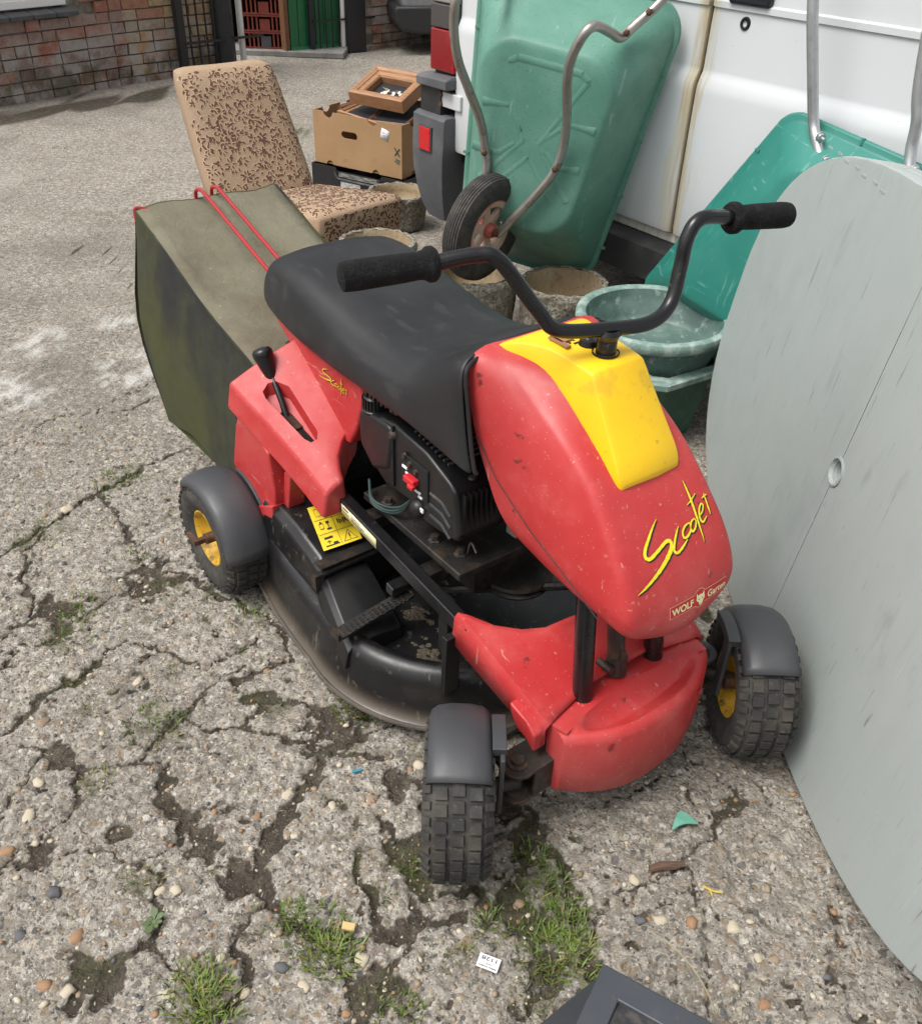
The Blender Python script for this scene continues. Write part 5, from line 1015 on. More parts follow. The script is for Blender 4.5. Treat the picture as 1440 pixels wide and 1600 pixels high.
# ------------------------------------------------------------------ wheelbarrows
def tray_mesh(wb, wt, L, depth, bw0, bw1, b0, b1, rc=.11, n=9):
    def rr(w0, w1, y0, y1, z, r):
        # rounded trapezoid, w0 at y0, w1 at y1
        C = [(-w0/2+r, y0+r, PI, 1.5*PI), (w0/2-r, y0+r, 1.5*PI, 2*PI), (w1/2-r, y1-r, 0, .5*PI), (-w1/2+r, y1-r, .5*PI, PI)]; o = []
        for cx, cy, a0, a1 in C:
            for k in range(n): a = a0+(a1-a0)*k/(n-1); o.append((cx+r*math.cos(a), cy+r*math.sin(a), z))
        # straight-side subdivisions keep all rings equal in count
        return o
    rings = [rr(wb-.05, wt-.05, .025, L-.025, .0, rc*.75), rr(wb-.015, wt-.015, .008, L-.008, -.004, rc*.95), rr(wb, wt, 0, L, .002, rc), rr(wb, wt, 0, L, .014, rc), rr(wb-.012, wt-.012, .006, L-.006, .018, rc*.95), rr(wb-.035, wt-.035, .018, L-.018, .016, rc*.9)]
    for t in (.06, .25, .5, .75, .9, .97, 1.0, 1.0):
        w0, w1 = wb-.035+(bw0-wb+.035)*t, wt-.035+(bw1-wt+.035)*t; y0, y1 = .018+(b0-.018)*t, L-.018+(b1-L+.018)*t
        rings.append(rr(w0, w1, y0, y1, .016+(depth-.016)*(t if t < .98 else 1), rc*.9+.02*t))
    ins = .035
    rings[-2] = [(x, y, depth*.985) for x, y, z in rings[-2]]
    rings[-1] = rr(bw0-.03, bw1-.03, b0+.015, b1-.015, depth, rc*.8)
    rings.append(rr(bw0-.10, bw1-.10, b0+.05, b1-.05, depth+.002, rc*.6)); rings.append(rr(bw0-.2, bw1-.2, b0+.12, b1-.12, depth+.003, .03))
    m = MB(); m.loft(rings, closed=True, cap1=True); return m
def barrow(name, label, M, trayargs, traymat, group='wheelbarrows leaning on the van'):
    b = thing(name, label, 'wheelbarrow', M, group)
    t = tray_mesh(*trayargs).build('tray', traymat, b, ang=60); return b, t
# first barrow, fitted lying back against the van with its wheel down
BP = Vector((.205, 3.407, .240)); BR = Vector((.936, -.320, -.147)).normalized(); BU = Vector((.133, -.066, .989)); BU = (BU-BR*BU.dot(BR)).normalized(); BN = BR.cross(BU)
b1, t1 = barrow('wheelbarrow', 'pale green wheelbarrow upended against the white van with its wheel on a pot', frame(BP, BR, BU, BN), (.545, .68, .97, .255, .36, .44, .235, .80), M_['green'])
for sg, pth in ((1, [(-.045, .205, .285), (.052, .366, .285), (.100, .470, .285), (.108, .590, .30), (.094, .775, .39), (.112, .868, .42), (.140, .915, .40), (.168, .885, .27), (.190, .868, .21), (.215, .90, .165), (.275, .985, .12), (.33, 1.12, .10), (.345, 1.35, .10)]),
                (-1, [(-.128, .205, .285), (-.132, .392, .275), (-.146, .455, .275), (-.172, .55, .30), (-.214, .643, .34), (-.250, .737, .39), (-.268, .836, .42), (-.268, .915, .42), (-.255, .955, .36), (-.225, .905, .24), (-.215, .90, .19), (-.24, .965, .12), (-.29, 1.10, .10), (-.31, 1.35, .10)])):
    q = MB(); q.tube(spline(pth, 6), .0145, 14); fo = q.build('frame_tube', M_['steel'], b1)
    h = MB(); h.box((-.043 if sg > 0 else -.128, .222, .285), (.010, .06, .030)); h.build('axle_plate', M_['steel'], fo, bevel=.004)
    for bp_ in ((pth[2] if sg > 0 else pth[2]), ((.205, .885, .205) if sg > 0 else (-.232, .945, .15)), ((.248, .945, .158) if sg > 0 else (-.27, 1.05, .12))):
        MB().lathe([(0, .016), (.006, .015), (.010, .010), (.011, .0)], 6, T(bp_[0], bp_[1], bp_[2]+.010)).build('bolt', M_['rust'], fo, smooth=False)
rbm = MB()
def rib(q, a, b, w=.018, z0=.256, h=.006):
    a, b = Vector((*a, z0)), Vector((*b, z0)); d = (b-a).normalized(); n = Vector((-d.y, d.x, 0))*w; up = Vector((0, 0, h))
    q.add([a-n*2.2, a-n+up, a+n+up, a+n*2.2, b-n*2.2, b-n+up, b+n+up, b+n*2.2], [(0, 1, 5, 4), (1, 2, 6, 5), (2, 3, 7, 6)])
for pl in ([(-.155, .36), (-.03, .52), (-.125, .735)], [(.15, .36), (.02, .515), (.135, .735)], [(-.125, .735), (-.10, .752), (.11, .752), (.135, .735)], [(-.19, .60), (-.10, .61), (-.045, .54)], [(.19, .60), (.10, .60), (.035, .535)], [(-.11, .345), (-.005, .47), (.10, .345)], [(-.20, .46), (-.11, .455), (-.06, .50)], [(.17, .47), (.09, .46), (.045, .50)]):
    for a, b in zip(pl[:-1], pl[1:]): rib(rbm, a, b, .0065, .2555, .0032)
rbm.build('moulded_rib', M_['green'], b1, ang=80, kind='stuff', fixn=False)
rc_ = MB()
for sg in (-1, 1):
    for t in (.16, .36, .56, .78): wv = .545+(.68-.545)*t; rc_.box((sg*(wv/2-.006), .97*t, .016), (.020, .008, .010))
for x in (-.15, .05, .18): rc_.box((x, .965, .016), (.008, .02, .010))
rc_.build('rim_clip', M_['green'], t1, kind='stuff')
WM = T(-.100, .212, .295) @ Matrix.Rotation(R(-20), 4, 'Y')
wh = MB(); wh.cyl((-.055, 0, 0), (.06, 0, 0), .011, 12); who = wh.build('wheel', M_['rust'], b1); who.matrix_local = WM
ty = []
for k in range(40):
    a = 2*PI*k/40; ty.append((math.cos(a), math.sin(a)))
prof = [(.098, -.028), (.112, -.038), (.135, -.044), (.158, -.042), (.172, -.034)]
for k in range(7):
    y = -.028+.0093*k; prof += [(.178+.006*(1-(y/.03)**2), y-.003), (.178+.006*(1-(y/.03)**2), y+.003), (.1745+.006*(1-(y/.03)**2), y+.0045)]
prof += [(.172, .034), (.158, .042), (.135, .044), (.112, .038), (.098, .028)]
MB().lathe(prof, 48, Matrix.Rotation(R(90), 4, 'Y')).build('tyre', M_['tyre'], who, ang=35)
MB().lathe([(.085, -.03), (.104, -.034), (.106, -.03), (.094, -.02), (.094, .02), (.106, .03), (.104, .034), (.085, .03), (.080, .02), (.080, -.02), (.085, -.03)], 36, Matrix.Rotation(R(90), 4, 'Y')).build('rim', M_['wheelcream'], who)
MB().lathe([(.104, .022), (.112, .026), (.112, .034), (.105, .036)], 36, Matrix.Rotation(R(90), 4, 'Y')).build('rim_edge', M_['wheelred'], who)
sp1 = MB(); sp1.lathe([(0, .045), (.02, .045), (.026, .03), (.026, -.03), (.02, -.04), (0, -.04)], 20, Matrix.Rotation(R(90), 4, 'Y')); sp1.build('hub', M_['wheelred'], who)
for k in range(6):
    q = MB(); a = 2*PI*k/6+.3; q.prism([(.020, -.014), (.086, -.016), (.086, .016), (.020, .014)], .004, .020, 'x', Matrix.Rotation(a, 4, 'X')); q.build('spoke', M_['wheelcream'], who, bevel=.003)
# second barrow: rolled a little, flat against the van
_a, _r = R(5), R(8); _U0 = MZ*math.cos(_a)+ML*math.sin(_a); B2R = MF*math.cos(_r)-_U0*math.sin(_r); B2U = _U0*math.cos(_r)+MF*math.sin(_r); B2N = B2R.cross(B2U)
B2T = MO+MF*-.89+ML*1.45+MZ*.944; Lb = .72; WT2 = .56; B2P = B2T+B2R*WT2/2-B2U*Lb
b2 = thing('wheelbarrow', 'teal wheelbarrow with bright galvanised handles leaning on the van behind the grey table', 'wheelbarrow', frame(B2P, B2R, B2U, B2N), 'wheelbarrows leaning on the van')
tm2 = tray_mesh(.79, WT2, Lb, .13, .48, .22, .13, Lb-.105, .06); tm2.v = [(x-.257*(Lb-y), y, z) for x, y, z in tm2.v]
t2 = tm2.build('tray', M_['teal'], b2, ang=60)
def b2l(xf, u, n): return (xf-WT2/2, Lb+u, n)
for kk, pth in enumerate(([(-.17, .80, .14), (-.08, .52, .12), (.012, .268, .10), (.07, .12, .075), (.116, .005, .052), (.148, -.035, .055), (.195, -.080, .062), (.275, -.140, .09), (.38, -.21, .14), (.46, -.28, .17)], [(.21, .80, .14), (.285, .50, .11), (.362, .19, .07), (.398, .095, .056), (.412, .035, .050), (.436, -.015, .055), (.47, -.06, .07), (.52, -.13, .12)])):
    q = MB(); q.tube(spline([b2l(*p) for p in pth], 7), .0150, 14); fo = q.build('frame_tube', M_['galv'], b2)
    for p in (pth[5], pth[6]):
        q = MB(); ax_ = Vector((1, -.1, .35)).normalized(); Mx = T(*b2l(p[0]+.010, p[1]+.01, p[2]+.006)) @ ax_.to_track_quat('Z', 'Y').to_matrix().to_4x4()
        q.lathe([(0, .028), (.0045, .028), (.005, .016), (.011, .015), (.011, .008), (.014, .007), (.014, .004), (.006, .004), (.006, -.02)], 10, Mx); q.build('bolt', M_['galv'], fo, smooth=False)
rc2 = MB()
for t in (-.14, -.30, -.46): rc2.box(b2l(.004+t*.33, t, .014), (.016, .008, .010))
for x in (.10, .26, .40): rc2.box(b2l(x, -.006, .014), (.008, .018, .010))
rc2.build('rim_clip', M_['teal'], t2, kind='stuff')

# ------------------------------------------------------------------ pots
def rough(m, amp, sc, seed=0):
    from mathutils import noise as mn
    m.v = [tuple(Vector(p)+Vector(p).normalized()*0+Vector((mn.noise(Vector(p)*sc+Vector((seed, 0, 0))), mn.noise(Vector(p)*sc+Vector((0, seed+5, 0))), mn.noise(Vector(p)*sc+Vector((3, 0, seed)))))*amp) for p in m.v]
    return m
def stone_pot(label, x, y, z, r, h, seed):
    p = thing('stone_pot', label, 'plant pot', T(x, y, gz(x, y)*0+z), 'stone pots beside the van')
    dens = lambda P_, k=5: [tuple(np.array(P_[i])+(np.array(P_[i+1])-np.array(P_[i]))*t/k) for i in range(len(P_)-1) for t in range(k)]+[P_[-1]]
    o = MB(); o.lathe(dens([(0, 0), (r*.80, 0), (r*.86, .012), (r*.90, h*.3), (r*.93, h*.55), (r*.97, h*.8), (r*1.0, h*.93), (r*.985, h*.985), (r*.93, h), (r*.86, h*.985)], 3), 72); rough(o, .006, 30, seed); rough(o, .005, 85, seed+2).build('pot_wall', M_['stone'], p, ang=80)
    i = MB(); i.lathe([(r*.86, h*.985), (r*.82, h*.93), (r*.80, h*.8), (r*.78, h*.62), (r*.5, h*.58), (0, h*.58)], 40); rough(i, .004, 26, seed).build('pot_lining', M_['stonein'], p, ang=80)
stone_pot('rough stone pot with rust-stained hollow, beside the green plastic bowl', .335, 3.135, 0, .158, .285, 1)
stone_pot('rough stone pot with the barrow wheel resting on its rim', .015, 3.22, 0, .165, .285, 4)
stone_pot('pale rimmed stone pot half hidden between the mower seat and floral chair', -.36, 3.50, 0, .152, .28, 8)
stone_pot('low dark weathered stone pot between the van bumper and the black tray', -.36, 4.52, 0, .15, .17, 12)
bowl = thing('plastic_bowl', 'scuffed round green plastic planter bowl sitting in the square planter', 'plant pot', T(.578, 2.695, .185))
q = MB(); q.lathe([(0, .0), (.165, 0), (.175, .006), (.192, .05), (.206, .10), (.214, .135)], 48); q.build('bowl_wall', M_['bowl'], bowl)
q = MB(); q.lathe([(.214, .132), (.226, .137), (.238, .142), (.244, .152), (.244, .166), (.240, .174), (.230, .178), (.218, .176), (.212, .170)], 56); q.build('rim', M_['bowlrim'], bowl)
q = MB(); q.lathe([(.212, .170), (.206, .150), (.200, .128), (.197, .124), (.190, .092), (.182, .076), (.176, .072), (0, .070)], 48); q.build('bowl_lining', M_['bowl'], bowl)
ang_ = math.atan2(.552, .834); pl_ = thing('square_planter', 'dark green square plastic planter under the round green bowl', 'plant pot', T(.612, 2.640, 0) @ Matrix.Rotation(ang_, 4, 'Z'))
def sq(r, z, ch=.035): return [(-r+ch, -r, z), (r-ch, -r, z), (r, -r+ch, z), (r, r-ch, z), (r-ch, r, z), (-r+ch, r, z), (-r, r-ch, z), (-r, -r+ch, z)]
q = MB(); q.loft([sq(.095, 0), sq(.10, .004), sq(.130, .225), sq(.132, .232), sq(.128, .232), sq(.1, .06)], True, True, True); q.build('planter_wall', M_['planter'], pl_, ang=30)
q = MB(); q.loft([sq(.132, .226), sq(.166, .226), sq(.170, .230), sq(.170, .246), sq(.165, .251), sq(.134, .251), sq(.130, .240)], True); q.build('planter_rim', M_['bowlrim'], pl_, ang=30)

# ------------------------------------------------------------------ white van (tail against the barrows)
YV = 1.52; van = thing('white_van', 'white van with rust streaked twin rear doors behind the wheelbarrows', 'van', frame(MO, MF, ML, MZ))
XG = -1.302
def door(x0, x1, nm):
    m = MB(); prof = [(.452, .012), (.456, .002), (.470, 0), (.62, -.002), (.905, .002), (.925, .004), (.950, .014), (.962, .020), (.975, .022), (1.10, .024), (1.150, .025), (1.1535, .018), (1.158, .018), (1.163, .027), (1.30, .032), (1.55, .06), (1.60, .07)]
    xs = [x0, x0+.004, x0+.016]+list(np.linspace(x0+.05, x1-.05, 10))+[x1-.016, x1-.004, x1]; rows = []
    for x in xs:
        e = min(x-x0, x1-x); d = .012 if e < .001 else .003 if e < .006 else 0
        rows.append([(x, YV+dy+d, z) for z, dy in prof])
    m.loft(rows, closed=False); return m.build(nm, M_['van'], van, ang=40, fixn=False, solid=.012)
dl = door(-2.555, XG-.012, 'rear_door'); dr = door(XG+.012, -.10, 'rear_door')
q = MB(); q.prism([(-2.56, .40), (-2.56, 1.62), (-.09, 1.62), (-.09, .40)], YV+.028, YV+.05); q.build('door_aperture', M_['dark'], van)
sl_ = MB(); sl_.prism([(YV+dy+.004, z) for z, dy in ((.455, .002), (.62, -.002), (.905, .002), (.950, .014), (.975, .022), (1.15, .025), (1.30, .032), (1.60, .07))]+[(YV+.09, 1.60), (YV+.04, .455)], XG-.0112, XG+.0112, 'x'); sl_.build('rubber_seal', M_['dark'], van)
body = MB(); body.prism([(YV+.055, .42), (YV+.055, 1.60), (YV+.20, 2.02), (YV+2.0, 2.06), (YV+3.6, 2.0), (YV+4.1, 1.3), (YV+4.6, 1.05), (YV+4.7, .5), (YV+4.6, .35)], -2.60, -.05, 'x'); body.build('body', M_['van'], van, bevel=.03)
q = MB(); q.prism([(YV+.02, .405), (YV+.02, .448), (YV+.07, .448), (YV+.07, .405)], -2.5, -.1, 'x'); q.build('door_sill', M_['vanstain'], van, bevel=.006)
st_ = MB()
for k, (z, y) in enumerate(((.395, -.10), (.370, -.105), (.345, -.11), (.320, -.115), (.298, -.118))): st_.box((-1.15, YV-.012, z), (1.95, .112, .020))
st_.box((-1.15, YV-.02, .345), (1.95, .12, .115)); stp = st_.build('rear_step', M_['bumperblk'], van, bevel=.003)
# lamps and bumper corner on the near side edge
def lampbox(nm, z0, z1, m, par, x0=-2.735, x1=-2.565):
    q = MB(); q.box(((x0+x1)/2, YV+.02, (z0+z1)/2), (x1-x0, .07, z1-z0)); return q.build(nm, m, par, bevel=.008)
lh = MB(); lh.box((-2.65, YV+.045, 1.05), (.185, .06, .66)); tl = lh.build('tail_lamp', M_['bumperblk'], van, bevel=.01)
lampbox('red_lens', .752, .912, M_['lens'], tl); lampbox('smoked_lens', .915, 1.005, M_['smoke'], tl); lampbox('clear_lens', 1.008, 1.10, M_['clear'], tl); lampbox('amber_lens', 1.103, 1.36, M_['lens'], tl)
q = MB(); q.loft([[(-2.775, YV-.02, .735), (-2.56, YV-.03, .745), (-2.56, YV+.15, .745), (-2.775, YV+.15, .735)], [(-2.785, YV-.055, .725), (-2.552, YV-.065, .735), (-2.552, YV+.15, .735), (-2.785, YV+.15, .725)], [(-2.785, YV-.055, .690), (-2.552, YV-.065, .695), (-2.552, YV+.15, .695), (-2.785, YV+.15, .690)]], True, True, True); bc = q.build('bumper_corner', M_['bumper'], van, bevel=.010)
q = MB(); q.box((-2.70, YV+.01, .635), (.145, .09, .115)); q.build('recess', M_['bumperblk'], bc)
q = MB(); q.box((-2.575, YV-.012, .650), (.15, .03, .060)); q.build('hinge', M_['van'], dl, bevel=.004)
for dz in (-.018, .020): MB().lathe([(0, .008), (.010, .007), (.012, 0)], 12, T(-2.632, YV-.028, .648+dz) @ Matrix.Rotation(R(90), 4, 'X')).build('hinge_pin', M_['rust'], dl)
rows = []
for z, xl, xr, yo in ((.585, -2.785, -2.555, .055), (.575, -2.79, -2.552, .07), (.44, -2.79, -2.552, .075), (.36, -2.785, -2.555, .075), (.27, -2.765, -2.56, .068), (.20, -2.735, -2.56, .060), (.15, -2.70, -2.56, .05)): rows.append([(xl, YV-yo*.8, z), (xl+.012, YV-yo, z), (xr-.012, YV-yo-.006, z), (xr, YV-yo, z), (xr, YV+.15, z), (xl, YV+.15, z)])
q = MB(); q.loft(rows, True, True, True); q.build('bumper_end', M_['bumper'], bc)
q = MB(); q.box((-2.672, YV-.080, .487), (.094, .010, .108)); rf = q.build('reflector_frame', M_['mudguard'], bc, bevel=.003)
q = MB(); q.box((-2.672, YV-.084, .487), (.080, .008, .094)); q.build('reflector', M_['reflector'], bc, bevel=.002)
# handle, lock, rust spot
q = MB(); q.box((-1.155, YV+.012, 1.199), (.150, .035, .075)); hd_ = q.build('door_handle', mat('navy_black_plastic', (.014, .016, .022), .35), dr, bevel=.012)
q = MB(); q.box((-1.14, YV-.008, 1.205), (.10, .006, .035)); q.build('handle_recess', M_['dark'], dr, bevel=.003)
q = MB(); q.lathe([(0, .008), (.008, .008), (.009, .015), (.016, .016), (.0195, .011), (.0205, 0)], 22, T(-1.163, YV+.024, 1.114) @ Matrix.Rotation(R(90), 4, 'X')); q.build('lock_barrel', M_['blackplastic'], dr)
q = MB(); an = [(.0105*(1+.3*math.sin(5*a)+.2*math.cos(3*a))*math.cos(a), .008*(1+.25*math.cos(4*a))*math.sin(a)) for a in np.linspace(0, 2*PI, 18)[:-1]]; q.add([(-1.213+a, YV+.0175, 1.040+b) for a, b in an], [tuple(range(17))]); q.build('rust_spot', M_['rust'], dr, solid=.001)
vs_ = mat('orange_rust_drip', (.42, .25, .09), .5, layers=[('noise', 30, .4, .65, (.62, .52, .36), .9, (4, 4, .3))])
q = MB(); q.add([(-1.118, YV+.0190, 1.158), (-1.100, YV+.0190, 1.158), (-1.104, YV+.0180, 1.06), (-1.113, YV+.0180, 1.06)], [(0, 1, 2, 3)]); q.build('rust_drip', vs_, dr)
for yy in (YV+.55, YV+3.5):
    for xx in (-2.42, -.24):
        wq = MB(); wq.cyl((xx-.05, yy, .32), (xx+.05, yy, .32), .05, 12); wo_ = wq.build('wheel', M_['steel'], van)
        MB().lathe([(.18, -.09), (.30, -.10), (.33, -.07), (.33, .07), (.30, .10), (.18, .09)], 32, T(xx, yy, .32) @ Matrix.Rotation(R(90), 4, 'Y')).build('tyre', M_['tyre'], wo_)
        MB().lathe([(.0, -.04), (.12, -.06), (.185, -.085), (.185, .085), (.12, .06), (0, .04)], 24, T(xx, yy, .32) @ Matrix.Rotation(R(90), 4, 'Y')).build('rim', M_['steel'], wo_)
q = MB(); q.box((-1.33, YV+2.3, .40), (1.9, 4.0, .12)); q.build('underbody', M_['dark'], van)

# ------------------------------------------------------------------ floral chair
cz = .0; CL = Vector((.83, .55, 0)).normalized(); CF = Vector((.55, -.83, 0)).normalized()
CO = Vector((-.93, 4.15, 0)); chair = thing('chair', 'low armless chair upholstered in tan and brown floral fabric behind the mower catcher', 'chair', T(*CO))
def cushion(corners_b, corners_t, th, nm, sub=8, bulge=.02, side=None):
    # corners: bl, br (bottom), tl, tr (top); th = thickness vector
    bl, br, tl, tr = (Vector(c)-CO for c in (*corners_b, *corners_t)); th = Vector(th); rows = []
    m = MB(); n = sub; front = []; 
    nrm = th.normalized()
    def P(u, v):
        u, v = .5+(u-.5)*(1-.07*abs(2*v-1)**7), .5+(v-.5)*(1-.05*abs(2*u-1)**7-(.022*(1-(2*u-1)**2) if v > .5 else 0))
        return bl*(1-u)*(1-v)+br*u*(1-v)+tl*(1-u)*v+tr*u*v
    def edge(u, v):
        e = min(u, 1-u, v, 1-v); return math.sqrt(max(0, min(1, e/.10)))
    N2 = 14; us = [.5-.5*math.cos(PI*i/N2) for i in range(N2+1)]
    for sgn in (1, 0):
        g = []
        for v in us:
            row = []
            for u in us:
                e = edge(u, v); row.append(P(u, v)+(-th*(.5+.5*e)*0 if sgn else Vector())+nrm*((bulge*4*u*(1-u)+.012*e) if sgn else 0)+th*(0 if sgn else -1)-(nrm*.02*(1-e) if sgn else -nrm*.015*(1-e)))
            g.append(row)
        m.loft(g if sgn else g[::-1], closed=False)
    k = (N2+1)**2
    top = lambda i, j: i*(N2+1)+j; bot = lambda i, j: k+(N2-i)*(N2+1)+j
    for j in range(N2):
        m.f.append((top(0, j), bot(0, j), bot(0, j+1), top(0, j+1))); m.f.append((top(N2, j+1), bot(N2, j+1), bot(N2, j), top(N2, j)))
        m.f.append((top(j, 0), top(j+1, 0), bot(j+1, 0), bot(j, 0))); m.f.append((top(j+1, N2), top(j, N2), bot(j, N2), bot(j+1, N2)))
    o = m.build(nm, M_['fabric'], chair, ang=60); return o
c_back = cushion(((-1.12, 4.02, .20), (-.70, 4.29, .20)), ((-1.272, 4.23, .722), (-.905, 4.47, .735)), tuple(CF*.10), 'backrest', bulge=.012)
c_seat = cushion(((-.605, 3.655, .305), (-.275, 3.985, .312)), ((-1.05, 4.00, .255), (-.71, 4.29, .255)), (0.02, -.01, .185), 'seat', bulge=.004)
def floral(o, bl, br, tl, tr, n, seed):
    rn = random.Random(seed); bm = bmesh.new(); bm.from_mesh(o.data); bv = BVHTree.FromBMesh(bm); bm.free(); bl, br, tl, tr = (Vector(c)-CO for c in (bl, br, tl, tr)); ux = (br-bl); uy = (tl-bl); nr = ux.cross(uy).normalized(); nr = nr if nr.z > 0 or nr.dot(CF) > 0 else -nr
    W, H = ux.length, uy.length; ux.normalize(); uy = (uy-ux*uy.dot(ux)).normalized(); dk_, lt_ = MB(), MB()
    def put(q, pts, off):
        vs = []
        for x, y in pts:
            u, v = x/W, y/H
            if not (.012 < u < .988 and .012 < v < .985): return
            p = bl*(1-u)*(1-v)+br*u*(1-v)+tl*(1-u)*v+tr*u*v; h = bv.ray_cast(p+nr*.12, -nr)
            if not h[0]: return
            vs.append(h[0]+nr*off)
        q.add(vs, [tuple(range(len(vs)))])
    def leaf(x, y, a, l, w, curl):
        def shape(k): 
            c = []
            for t in (0, .2, .45, .7, .9): c.append((t*l, w*math.sin(PI*min(1, t*1.02))**.8*k+curl*t*t*l+(k-1)*.0))
            c.append((l*(1.0+(.05 if k > 1 else 0)), curl*l))
            for t in (.9, .7, .45, .2): c.append((t*l, -w*math.sin(PI*t)**.8*k+curl*t*t*l))
            return c
        ca, sa = math.cos(a), math.sin(a)
        f = lambda P: [(x+px*ca-py*sa, y+px*sa+py*ca) for px, py in P]
        e = .0026; big = [(px+(-e if i == 0 else e*1.4 if i == 5 else 0), py+(e if 0 < i < 5 else -e if i > 5 else 0)) for i, (px, py) in enumerate(shape(1))]
        put(lt_, f(big), .0009+.0002*rn.random()); put(dk_, f(shape(1)), .0016+.0002*rn.random())
    pts = []
    for k in range(2500):
        x, y = rn.uniform(.012, W-.012), rn.uniform(.012, H-.012)
        if all((x-a)**2+(y-b)**2 > .036**2 for a, b in pts): pts.append((x, y))
        if len(pts) >= n: break
    for x, y in pts:
        a0 = rn.random()*6.3
        if rn.random() < .55:
            for j in range(6): a = a0+j*1.047+rn.uniform(-.25, .25); leaf(x+.006*math.cos(a), y+.006*math.sin(a), a, rn.uniform(.014, .025), rn.uniform(.0035, .006), rn.uniform(-.3, .3))
            for j in range(rn.randint(3, 5)): a = rn.random()*6.3; d = rn.uniform(.034, .044); leaf(x+d*math.cos(a), y+d*math.sin(a), a+rn.uniform(-1, 1), rn.uniform(.012, .024), rn.uniform(.003, .0055), rn.uniform(-.4, .4))
        else:
            for j in range(rn.randint(4, 7)): a = a0+rn.uniform(-1.2, 1.2); d = rn.uniform(-.034, .034); leaf(x+d*math.cos(a0), y+d*math.sin(a0), a+(1.57 if j % 2 else -1.57)*rn.uniform(.3, .8), rn.uniform(.013, .026), rn.uniform(.003, .0055), rn.uniform(-.4, .4))
    lt_.build('pattern_outline', M_['fabcream'], o, smooth=False, kind='stuff', fixn=False); dk_.build('pattern_leaf', M_['fabbrown'], o, smooth=False, kind='stuff', fixn=False)
M_['fabcream'] = mat('cream_woven_outline', (.54, .41, .265), .95); M_['fabbrown'] = mat('brown_woven_leaf', (.145, .066, .046), .95, layers=[('noise', 200, .4, .65, (.06, .024, .018), .7)])
floral(c_back, (-1.12, 4.02, .20), (-.70, 4.29, .20), (-1.272, 4.23, .722), (-.905, 4.47, .735), 300, 3)
floral(c_seat, (-.605, 3.655, .305), (-.275, 3.985, .312), (-1.05, 4.00, .255), (-.71, 4.29, .255), 200, 5)
floral(c_seat, (-.605, 3.655, .13), (-.275, 3.985, .135), (-.605, 3.655, .30), (-.275, 3.985, .305), 90, 9)
for x, y in ((-.60, 3.72), (-.33, 3.98), (-.98, 4.02), (-.72, 4.24)): MB().box((x-CO.x, y-CO.y, .05), (.04, .04, .10)).build('leg', M_['wooddk'], chair)

# ------------------------------------------------------------------ boxes and frames
BXd = Vector((.454, -.267, 0)).normalized(); BYd = Vector((.267, .454, 0)).normalized()
def openbox(m, w, d, h, t=.005):
    m.box((w/2, t/2, h/2), (w, t, h)).box((w/2, d-t/2, h/2), (w, t, h)).box((t/2, d/2, h/2), (t, d-2*t, h)).box((w-t/2, d/2, h/2), (t, d-2*t, h)).box((w/2, d/2, t/2), (w-2*t, d-2*t, t)); return m
TRO = Vector((-.87, 5.12, 0)); tray = thing('black_fruit_tray', 'low black printed cardboard tray holding up the brown box', 'box', frame(TRO, BXd, BYd, MZ))
q = MB(); w_, d_, h_ = .60, .40, .128; t_ = .006
q.prism([(0, 0), (w_, 0), (w_, h_), (.46, h_), (.45, h_-.016), (.17, h_-.016), (.16, h_), (0, h_)], 0, t_); q.box((w_/2, d_-t_/2, h_/2), (w_, t_, h_)).box((t_/2, d_/2, h_/2), (t_, d_-2*t_, h_)).box((w_-t_/2, d_/2, h_/2), (t_, d_-2*t_, h_)).box((w_/2, d_/2, .004), (w_-.02, d_-.02, .008)); q.build('tray_wall', M_['blackcard'], tray)
q = MB(); q.tube(fillet([(.16, -.004, h_-.02), (.175, -.005, h_-.055), (.435, -.005, h_-.055), (.45, -.004, h_-.02)], .02), .006, 8); q.build('handle_edge', M_['mudguard'], tray)
q = MB(); q.box((.31, -.003, h_-.032), (.25, .004, .022)); q.build('handle_slot', mat('grey_streaked_slot', (.25, .25, .24), .6, layers=[('noise', 20, .4, .6, (.05, .05, .05), .9, (1, 1, 8))]), tray)  # solid grey strip with dark noise streaks on the tray front, no opening cut
q = MB(); q.box((.26, -.002, .035), (.13, .003, .055)); q.build('grey_label', M_['greylabel'], tray)
q = MB(); q.box((.515, -.002, .075), (.052, .003, .036)); q.build('white_label', M_['paper'], tray)
for x in (.45, .56): MB().box((x, .07, h_+.006), (.014, .01, .03)).build('corner_tab', M_['card'], tray)
bw, bd, bh = .565, .36, .262; BO = TRO+BXd*.012+BYd*.020+MZ*(h_+.004)
box = thing('cardboard_box', 'open brown cardboard box of picture frames standing on the black tray', 'box', frame(BO, BXd, BYd, MZ))
def notch_panel(w, h, holes, notches_t, notches_b):
    pts = [(0, 0)]
    def arc(cx, cy, r, up): return [(cx+r*math.cos(PI+PI*k/6*1.0) if up else cx-r*math.cos(PI*k/6), cy+(r*math.sin(PI*k/6) if not up else -r*math.sin(PI*k/6))) for k in range(7)]
    for cx in notches_b: pts += [(cx-.022*math.cos(PI*k/6), .020*math.sin(PI*k/6)) for k in range(7)]
    pts += [(w, 0), (w, h)]
    for cx in notches_t[::-1]: pts += [(cx+.030*math.cos(PI*k/6), h-.028*math.sin(PI*k/6)) for k in range(7)]
    pts += [(0, h)]; return pts
q = MB(); q.prism(notch_panel(bw, bh, None, (.10, .385), (.10, .40)), 0, .006); fp = q.build('front_panel', M_['card'], box)
cut = MB(); cut.prism([(.205+.022*math.cos(a)+(.06 if math.cos(a) > 0 else 0), .165+.018*math.sin(a)) for a in np.linspace(0, 2*PI, 21)[:-1]], -.05, .05); co = cut.build('cutter', None, box, smooth=False); apply_bool(fp, co)
